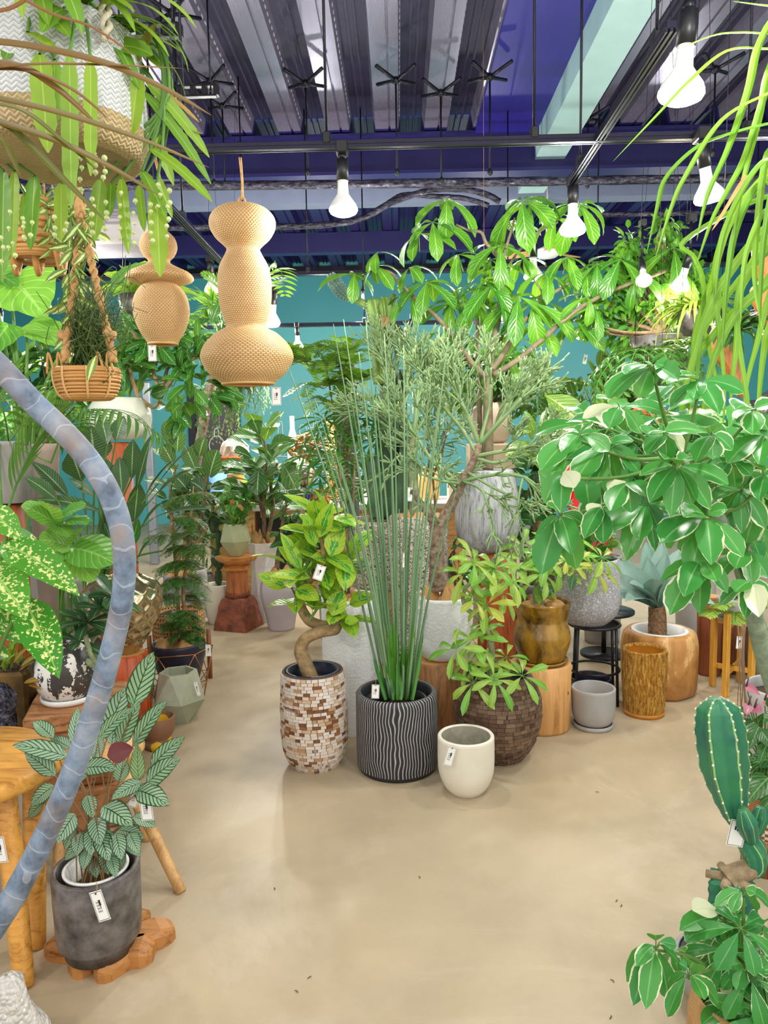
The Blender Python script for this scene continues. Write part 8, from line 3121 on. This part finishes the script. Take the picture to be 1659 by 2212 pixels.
for a in ((535, 965, 490, 948, 26), (560, 940, 545, 905, 30), (580, 935, 605, 905, 30), (590, 960, 640, 955, 24), (545, 990, 505, 975, 30), (610, 1000, 640, 1060, 40), (560, 1010, 555, 1070, 40), (600, 1040, 640, 1090, 38)):
 lpx(mb, *a[:4], dd - .15, a[4] * 1.2, r.uniform(-.1, .05), prof=OBOV, wave=.02, across=4, r=r)
sm.build('trunk', BARK, T)
mb.build('foliage', L_FIDDLE, T)

# lilac vase, cream pot
foot, pr, dd = floorpot(608, 1362, [(1350, 28), (1330, 33), (1295, 41), (1268, 43), (1245, 38), (1238, 36)])
T = thing('potted_slender_tree', 'slender bent trunk in smooth lilac grey egg shaped planter', 'potted plant', foot)
pot_part(T, 'planter', foot, pr, plain('#b9b0b8', .6, var=.06), .014, .03, 48, soil=False)
burlap((foot.x, foot.y, pr[-1][1] - .02), pr[-1][0] - .014, T, .06, 22)
mb = MB()
mb.tube([P(598, 1238, dd), P(600, 1205, dd), P(606, 1170, dd), P(612, 1120, dd), P(620, 1080, dd)], [.02, .018, .015, .012, .008], 8, True, 5)
mb.build('trunk', BARK, T)
mb = MB()
r = random.Random(431)
blob_leaves(mb, bpx([(640, 1110, 34, 40), (625, 1150, 26, 26)], dd), 50, .13, .05, r, ELLIP)
mb.build('foliage', L_DARK, T)
foot, pr, dd = floorpot(474, 1346, [(1335, 22), (1325, 28), (1300, 31), (1262, 29)])
T = thing('potted_jointed_cactus', 'jointed flat cactus in cream pot left of the carved pedestal', 'potted plant', foot)
pot_part(T, 'pot', foot, pr, M_CREAM, .014, .05, 48)
mb = MB()
prev = foot + V((0, 0, pr[-1][1] - .05))
for x, y, hw, hh in ((472, 1246, 10, 16), (466, 1205, 11, 18), (474, 1165, 10, 18), (462, 1128, 13, 24), (478, 1215, 8, 14)):
 c = P(x, y, dd)
 mb.tube([c - V((0, 0, hh * S(dd))), c - V((0, 0, hh * S(dd) * .6)), c, c + V((0, 0, hh * S(dd) * .7)), c + V((0, 0, hh * S(dd)))], [hw * S(dd) * q for q in (.5, .9, 1, .85, .4)], 20, True, 3, 0, lambda k, n, i: 1 - .45 * abs(math.sin(2 * PI * k / n)))
mb.tube([prev, P(474, 1246, dd), P(468, 1205, dd), P(473, 1165, dd), P(463, 1128, dd)], .016, 8, True, 4)
mb.build('joints', M_CACT, T)
card('white price tag beside the cream pot with jointed cactus', 437, 1282, dd, 7, 24, .15, .2, 0, None, False)

# carved pedestal with faceted planter
dd = fdist(1362) / (1 - 40 / F)
c = V((P(516, 1345, dd).x, dd, 0))
T = thing('pedestal', 'carved wooden column pedestal with rope ring and square stone-like base', 'pedestal', c)
M_PED = wood('pedestal_wood', '#b06a38', '#7d4220', .55, 2, 4)
M_PEDB = plain('#8a4f38', .9, var=.3, scale=14, bump=.8, bscale=30, dark='#5d3226')
s = S(dd)

def prism(mb, c, prof, n, ph):
 vs, fs = [], []
 for q, z in prof:
  for k in range(n):
   a = 2 * PI * k / n + ph
   vs.append(V((c.x + q * math.cos(a), c.y + q * math.sin(a), c.z + z)))
 for i in range(len(prof) - 1):
  for k in range(n):
   fs.append((i * n + k, i * n + (k + 1) % n, (i + 1) * n + (k + 1) % n, (i + 1) * n + k))
 fs.append(tuple(range(n - 1, -1, -1)))
 fs.append(tuple(range((len(prof) - 1) * n, len(prof) * n)))
 mb.add(vs, fs)

Z = lambda py: P(516, py, dd).z
mb = MB()
prism(mb, c, [(56 * s, 0), (54 * s, .05), (48 * s, Z(1325)), (46 * s, Z(1318)), (44 * s, Z(1305)), (36 * s, Z(1290)), (30 * s, Z(1288))], 4, .45)
mb.build('base', M_PEDB, T, False)
mb = MB()
for k in range(26):
 a = 2 * PI * k / 26
 p0 = c + V((25 * s * math.cos(a), 25 * s * math.sin(a), Z(1283) - .012))
 p1 = c + V((25 * s * math.cos(a + .2), 25 * s * math.sin(a + .2), Z(1283) + .016))
 mb.tube([p0, p1], .010, 6)
mb.build('rope_ring', M_PEDB, T)
mb = MB()
prism(mb, c, [(24 * s, Z(1288)), (23 * s, Z(1230))], 8, .2)
mb.build('shaft', M_PED, T, False)
mb = MB()
prism(mb, c, [(24 * s, Z(1232)), (31 * s, Z(1228)), (31 * s, Z(1222)), (25 * s, Z(1219)), (30 * s, Z(1212)), (38 * s, Z(1208))], 24, 0)
prism(mb, c, [(40 * s, Z(1212)), (45 * s, Z(1207)), (46 * s, Z(1200))], 6, .15)
mb.build('capital', wood('capital_wood', '#c8833f', '#8f5424', .5, 0, 4), T, False)
fz = c + V((0, 0, Z(1200) + .001))
T = faceted('sage green faceted vase with grassy leaves on the carved pedestal', 516, dd, fz, [(0, 17 * s, 0), (.115, 36 * s, 1), (.245, 24 * s, 0)], plain('#aeb48c', .7, var=.08), .1)
r = random.Random(441)
mb = MB()
for k in range(40):
 a = fz + V((r.uniform(-.05, .05), r.uniform(-.05, .05), .2))
 leafdir(mb, a, V((r.uniform(-.8, .8), r.uniform(-.8, .8), 1)), V((0, 0, 1)), r.uniform(.12, .3), .022, LANCE, .9, 5, .2, r=r)
blob_leaves(mb, bpx([(510, 1080, 34, 30)], dd), 60, .07, .045, r, OVATE)
mb.build('foliage', L_MID, T)
# light blue pillar
c = V((P(479, 1200, 7.6).x, 7.6, 0))
mb = MB()
mb.lathe(c, [(.1, 0), (.1, P(479, 1022, 7.6).z), (.09, P(479, 1020, 7.6).z)], 32, capt=True)
tag(mb.build('cloth_roll', plain('#6f9fe0', .6, var=.08), None, True, c), 'upright light blue roll behind the carved pedestal', 'roll')

# counter with goods
dK2 = 6.6
zc = P(740, 1088, dK2).z
x0, x1 = P(560, 1088, dK2).x, P(1000, 1088, dK2).x
T = thing('sales_counter', 'wooden sales counter with pale grey worktop in the middle of the shop', 'counter', ((x0 + x1) / 2, dK2 + .3, 0))
mb = MB()
mb.box(((x0 + x1) / 2, dK2 + .3, zc - .025), (x1 - x0 + .1, .75, .05), None, .005)
mb.build('worktop', plain('#c3bfb8', .5, var=.05), T, False)
mb = MB()
M_CW = wood('counter_wood', '#c99a62', '#a3713c', .5, 0, 4)
mb.box(((x0 + x1) / 2, dK2 + .34, (zc - .05) / 2), (x1 - x0, .6, zc - .05), None, .004)
mb.build('front', M_CW, T, False)
for k in range(3):
 mb = MB()
 xx = x0 + (x1 - x0) * (.1 + .25 * k)
 mb.box((xx, dK2 + .035, zc * .55), (.38, .02, zc * .62), None, .002)
 o = mb.build('shelf_bay', M_BLACK, T, False)
 mb = MB()
 mb.box((xx, dK2 + .0, zc * .5), (.38, .06, .02))
 mb.build('shelf', M_CW, o, False)

gd = random.Random(451)

def goods(label, cat, px, py, wpx, hpx, mat, kind='box', name=None, d=None, band=None):
 d = d or dK2 + .15
 c = P(px, py + hpx / 2, d)
 c.z = zc
 w, h = wpx * S(d), hpx * S(d)
 T = thing(name or 'package', label, cat, c)
 mb = MB()
 if kind == 'box':
  mb.box(c + V((0, 0, h / 2 + .001)), (w, w * .6, h), Matrix.Rotation(gd.uniform(-.3, .3), 3, 'Z'), .004)
  mb.build('body', mat, T, False)
 elif kind == 'bag':
  mb.lathe(c, [(w * .45, .001), (w * .5, h * .3), (w * .48, h * .7), (w * .36, h * .92), (w * .42, h)], 24, lambda a, z, rr: gd.uniform(-.008, .008))
  mb.build('body', mat, T, False)
 else:
  mb.lathe(c, [(w * .4, .001), (w * .5, h * .1), (w * .5, h * .7), (w * .2, h * .85), (w * .2, h)], 24, capt=True)
  mb.build('body', mat, T)
 if band:
  mb = MB()
  mb.box(c + V((0, -w * .32, h * .5)), (w * .6, .006, h * .35))
  mb.build('label', band, T, False)
 return T

M_KRAFT = plain('#e0a55f', .8, var=.12, scale=10)
goods('orange printed carton on the counter right of the crested plant', 'carton', 698, 1066, 26, 30, plain('#e0862c', .6), band=M_PAPER)
goods('small amber bottle on the counter beside the printed carton', 'bottle', 722, 1068, 8, 28, plain('#b8701c', .2), 'bottle', 'bottle')
goods('brown paper bag standing tall behind the finger aralia', 'paper bag', 722, 972, 36, 170, M_KRAFT, 'bag', 'paper_bag', dK2 + .4)
goods('wide brown paper bag behind the column cactus', 'paper bag', 755, 1010, 44, 110, M_KRAFT, 'bag', 'paper_bag', dK2 + .35)
goods('white woven box on the counter left of the column cactus', 'box', 786, 1062, 40, 40, M_WHITE, 'box', 'storage_box')
goods('white tall roll standing on the counter behind the crested plant', 'roll', 636, 990, 24, 180, M_WHITE, 'bottle', 'paper_roll', dK2 + .5)
goods('blue small bottle under the black wire stand', 'bottle', 664, 1066, 10, 34, plain('#2038b0', .25), 'bottle', 'bottle')
goods('small wooden ornament under the black wire stand', 'ornament', 676, 1072, 12, 24, plain('#b5702c', .5), 'bag', 'ornament')
goods('pale box on the counter between the pencil cacti', 'box', 985, 1040, 36, 60, plain('#e2d2b6', .6), 'box', 'storage_box')
goods('brown paper package on the counter behind the pencil cactus', 'package', 925, 1040, 50, 70, M_KRAFT, 'bag', 'package', dK2 + .3)
goods('red and green packet on the counter by the column cactus', 'packet', 742, 1052, 20, 36, plain('#d0342c', .5), 'box', 'packet', None, M_WHITE)
# black stand with vase of crested plant
c0 = P(657, 1085, dK2 + .05)
c0.z = zc
zt = P(657, 1047, dK2 + .05).z
T = thing('wire_stand', 'small black wire stand on the counter under the lilac striped vase', 'plant stand', c0)
mb = MB()
mb.tube([V((c0.x + .10 * math.cos(a), c0.y + .10 * math.sin(a), zt)) for a in [2 * PI * k / 28 for k in range(29)]], .005, 6, False)
mb.lathe((c0.x, c0.y, zt - .004), [(.1, 0), (.1, .004)], 28, capt=True)
mb.build('ring', M_BLACK, T)
for a in (.4, 1.97, 3.54, 5.1):
 mb = MB()
 mb.tube([V((c0.x + .075 * math.cos(a), c0.y + .075 * math.sin(a), zt)), V((c0.x + .08 * math.cos(a), c0.y + .08 * math.sin(a), zc))], .005, 6)
 mb.build('leg', M_BLACK, T)
fv = V((c0.x, c0.y, zt + .002))
dv = dK2 + .05
_, pr = px_prof(657, dv, [(1045, 17), (1035, 24), (1018, 27), (1008, 25), (1003, 19), (998, 20), (994, 22)])

def m_petal():
 t = NT('lilac_striped_glaze')
 uvv, u, v = t.uv()
 a = t.math('ABSOLUTE', t.math('SUBTRACT', t.math('FRACT', t.math('MULTIPLY', u, 7.0)), .5))
 f = t.math('GREATER_THAN', t.math('ADD', a, t.math('MULTIPLY', t.math('ABSOLUTE', t.math('SUBTRACT', v, .45)), .55)), .30)
 n = t.noise(40, t.mapv(t.obj(), (1, 1, .3)), 3)
 c_ = t.mix(f, t.mix(n, col('#b07f92'), col('#8f5f78')), t.mix(n, col('#e6cfa2'), col('#d9b98c')))
 return t.out(c_, .4)

T = thing('potted_crested_cactus', 'crested coral cactus in lilac and cream striped vase on the black stand', 'potted plant', fv)
pot_part(T, 'vase', fv, pr, m_petal(), .008, .03, 44)
r = random.Random(461)
mb, m2 = MB(), MB()
tp = fv + V((0, 0, pr[-1][1] - .03))
for x, y in ((622, 968), (638, 950), (652, 945), (664, 942), (678, 950), (690, 958), (648, 960), (670, 960), (684, 968), (633, 975)):
 e = P(x, y, dv + r.uniform(-.06, .06))
 m2.tube([tp + V((r.uniform(-.03, .03), r.uniform(-.03, .03), 0)), (tp + e) / 2 + V(((e.x - tp.x) * .15, 0, 0)), e], [.016, .017, .02], 8, True, 4)
 for k in range(16):
  mb.sphere(e + V((r.uniform(-.045, .045), r.uniform(-.03, .03), r.uniform(-.012, .022))), r.uniform(.008, .017), 6, 4)
m2.build('coral_stems', plain('#b5713c', .7, var=.2, scale=20), T)
mb.build('crests', plain('#a86a4a', .85, var=.5, scale=25, dark='#8a7a30'), T)
# mushroom shaped wooden stool with plastic bag
cm = P(511, 1075, dK2 + .2)
cm.z = zc
zt = P(511, 985, dK2 + .2).z
T = thing('mushroom_stool', 'orange mushroom shaped wooden stool standing on the counter end', 'stool', cm)
mb = MB()
h = zt - zc
mb.lathe(cm, smoothprof([(.13, .001), (.14, .06), (.12, h * .25), (.085, h * .5), (.07, h * .75), (.075, h * .88)], 5), 40)
mb.build('stem', wood('mushroom_wood', '#d98a3a', '#a8581c', .35, 2, 3), T)
mb = MB()
mb.lathe(cm, smoothprof([(.08, h * .86), (.13, h * .9), (.145, h * .96), (.14, h)], 5), 40, capt=True)
mb.build('cap', wood('mushroom_cap_wood', '#c8622c', '#8f3a14', .35, 0, 3), T)
side = thing('side_cabinet', 'low wooden cabinet under the mushroom stool left of the counter', 'cabinet', (cm.x, cm.y + .1, 0))
mb = MB()
mb.box((cm.x - .02, cm.y + .12, zc / 2), (.42, .5, zc - .002), None, .004)
mb.build('body', M_CW, side, False)
mb = MB()
mb.box((cm.x - .02, cm.y - .135, zc * .45), (.36, .012, zc * .7), None, .003)
mb.build('door', M_CW, side, False)
q = random.Random(9)
cb = cm + V((0, 0, h + .002))
mb = MB()
mb.lathe(cb, [(.12, 0), (.13, .04), (.12, .09), (.10, .12), (.06, .15), (.01, .16)], 30, lambda a, z, rr: q.uniform(-.012, .012))
tag(mb.build('plastic_bag', plain('#d9c0b0', .3, var=.15, scale=20), None, False, cb), 'crumpled clear plastic bag lying on the mushroom stool', 'plastic bag')

# small green pots on the left of the counter
for i, (x, y, w, L) in enumerate(((560, 1050, 34, L_LIME), (605, 1060, 30, L_MID), (530, 1070, 26, L_FERNL), (632, 1040, 26, L_CROT))):
 c = P(x, y, dK2 - .0)
 c.z = zc
 T = thing('potted_herb', ('lime leaved small plant on the counter behind the fiddle leaf fig', 'green bushy small plant on the counter left of the black stand', 'ferny small plant at the left end of the counter', 'red leaved small plant on the counter beside the lilac vase')[i], 'potted plant', c)
 pot_part(T, 'pot', c, [(.04, .001), (.055, .07)], (M_CONC, M_WHITE, M_CHAR, M_CREAM)[i], .006, .02, 24, sp=False)
 r = random.Random(470 + i)
 mb = MB()
 blob_leaves(mb, [(c + V((0, 0, .13)), .11, .11, .08)], 60, .07, .035, r, OVATE)
 mb.build('foliage', L, T)

# left background: grey pole, wire legged basket, more foliage
c = V((P(332, 1150, 8.5).x, 8.5, 0))
mb = MB()
mb.box((c.x, c.y, 1.05), (.09, .09, 2.1), None, .01)
tag(mb.build('metal_post', plain('#8d9096', .4, .6), None, False, c), 'grey metal post against the teal wall behind the fig', 'post')
foot, pr, dd = floorpot(440, 1290, [(1280, 20), (1262, 24), (1240, 24)])
T = thing('basket', 'round jute basket behind the feathery tree and the cream pot', 'basket', foot)
coil_wall(T, 'coiled_wall', foot, [(a, b) for a, b in pr], 10, .012, M_JUTE)
backtree('potted_leafy_shrub', 'leafy shrub at the far left behind the elephant ear', 150, 1400, [(1385, 36), (1330, 40), (1250, 40)], M_CONC, [(60, 850, 90, 60), (150, 900, 70, 60), (30, 940, 60, 50), (200, 820, 50, 40)], 260, .17, .06, L_MID, ELLIP, seed=481)
backtree('potted_philodendron', 'dark leaved philodendron far left under the rattan basket', 100, 1440, [(1425, 36), (1330, 40), (1250, 40)], M_CHAR, [(110, 780, 70, 40), (40, 800, 60, 40), (170, 790, 40, 40)], 110, .17, .075, L_DARK, ELLIP, seed=482)
backtree('potted_lady_palm', 'lady palm with narrow leaves between the fig and the blue roll', 440, 1300, [(1290, 22), (1270, 24), (1240, 24)], M_CHAR, [(440, 1120, 34, 40), (450, 1180, 30, 30), (420, 1080, 30, 30)], 130, .2, .028, L_FERN, LANCE, seed=483, droop=.9)
backtree('potted_asparagus_fern', 'thin leaved plant behind the pencil cacti against the teal wall', 950, 1330, [(1318, 26), (1270, 28), (1230, 28)], M_CONC, [(930, 960, 40, 60), (970, 900, 40, 60), (900, 900, 40, 60)], 200, .16, .02, L_REED, LANCE, seed=484, droop=.4, down=-.3)
backtree('potted_dark_shrub', 'small dark leaved shrub behind the stucco bowl planter', 985, 1420, [(1405, 22), (1380, 24), (1340, 24)], M_CHAR, [(975, 1190, 20, 30), (990, 1240, 22, 26), (965, 1230, 16, 20)], 60, .12, .03, L_DARK, LANCE, seed=485)
# red floral wrapped packet behind the rattan basket
T = goods('red floral paper wrapped parcel behind the rattan basket', 'parcel', 90, 860, 30, 40, plain('#d03038', .5, var=.3, scale=30), 'box', 'wrapped_parcel', 5.0)

# dry scraps on the floor
r = random.Random(501)
for lab, x, y in (('dry leaf scrap alone on the floor nearest the calathea stool leg', 592, 1921), ('dry leaf scrap on the floor in the middle of the aisle', 905, 1896), ('dark dry scrap in the middle foreground of the floor', 668, 2112), ('curled dry scrap at the bottom of the floor, left of the middle', 640, 2143),
 ('dry twig scrap on the floor left of the lower schefflera, upper one of a pair', 1331, 1946), ('dry twig scrap on the floor left of the lower schefflera, lower one of a pair', 1341, 1957), ('curled scrap on the floor near the lower schefflera leaf tips', 1322, 2120), ('small scrap at the bottom of the floor near the lower schefflera', 1318, 2198), ('short straw on the floor right of the small cream planter', 1290, 1712)):
 p = G(x, y)
 a = r.uniform(0, 3)
 d = V((math.cos(a), math.sin(a), 0)) * .007
 mb = MB()
 mb.tube([p - d + V((0, 0, .001)), p + V((d.y * .5, 0, .003)), p + d + V((0, 0, .0012))], [.0007, .0014, .0006], 5, True, 3)
 tag(mb.build('leaf_scrap', plain('#5a4630', .9), None, True, p), lab, 'leaf scrap', 'dry scraps on the floor')
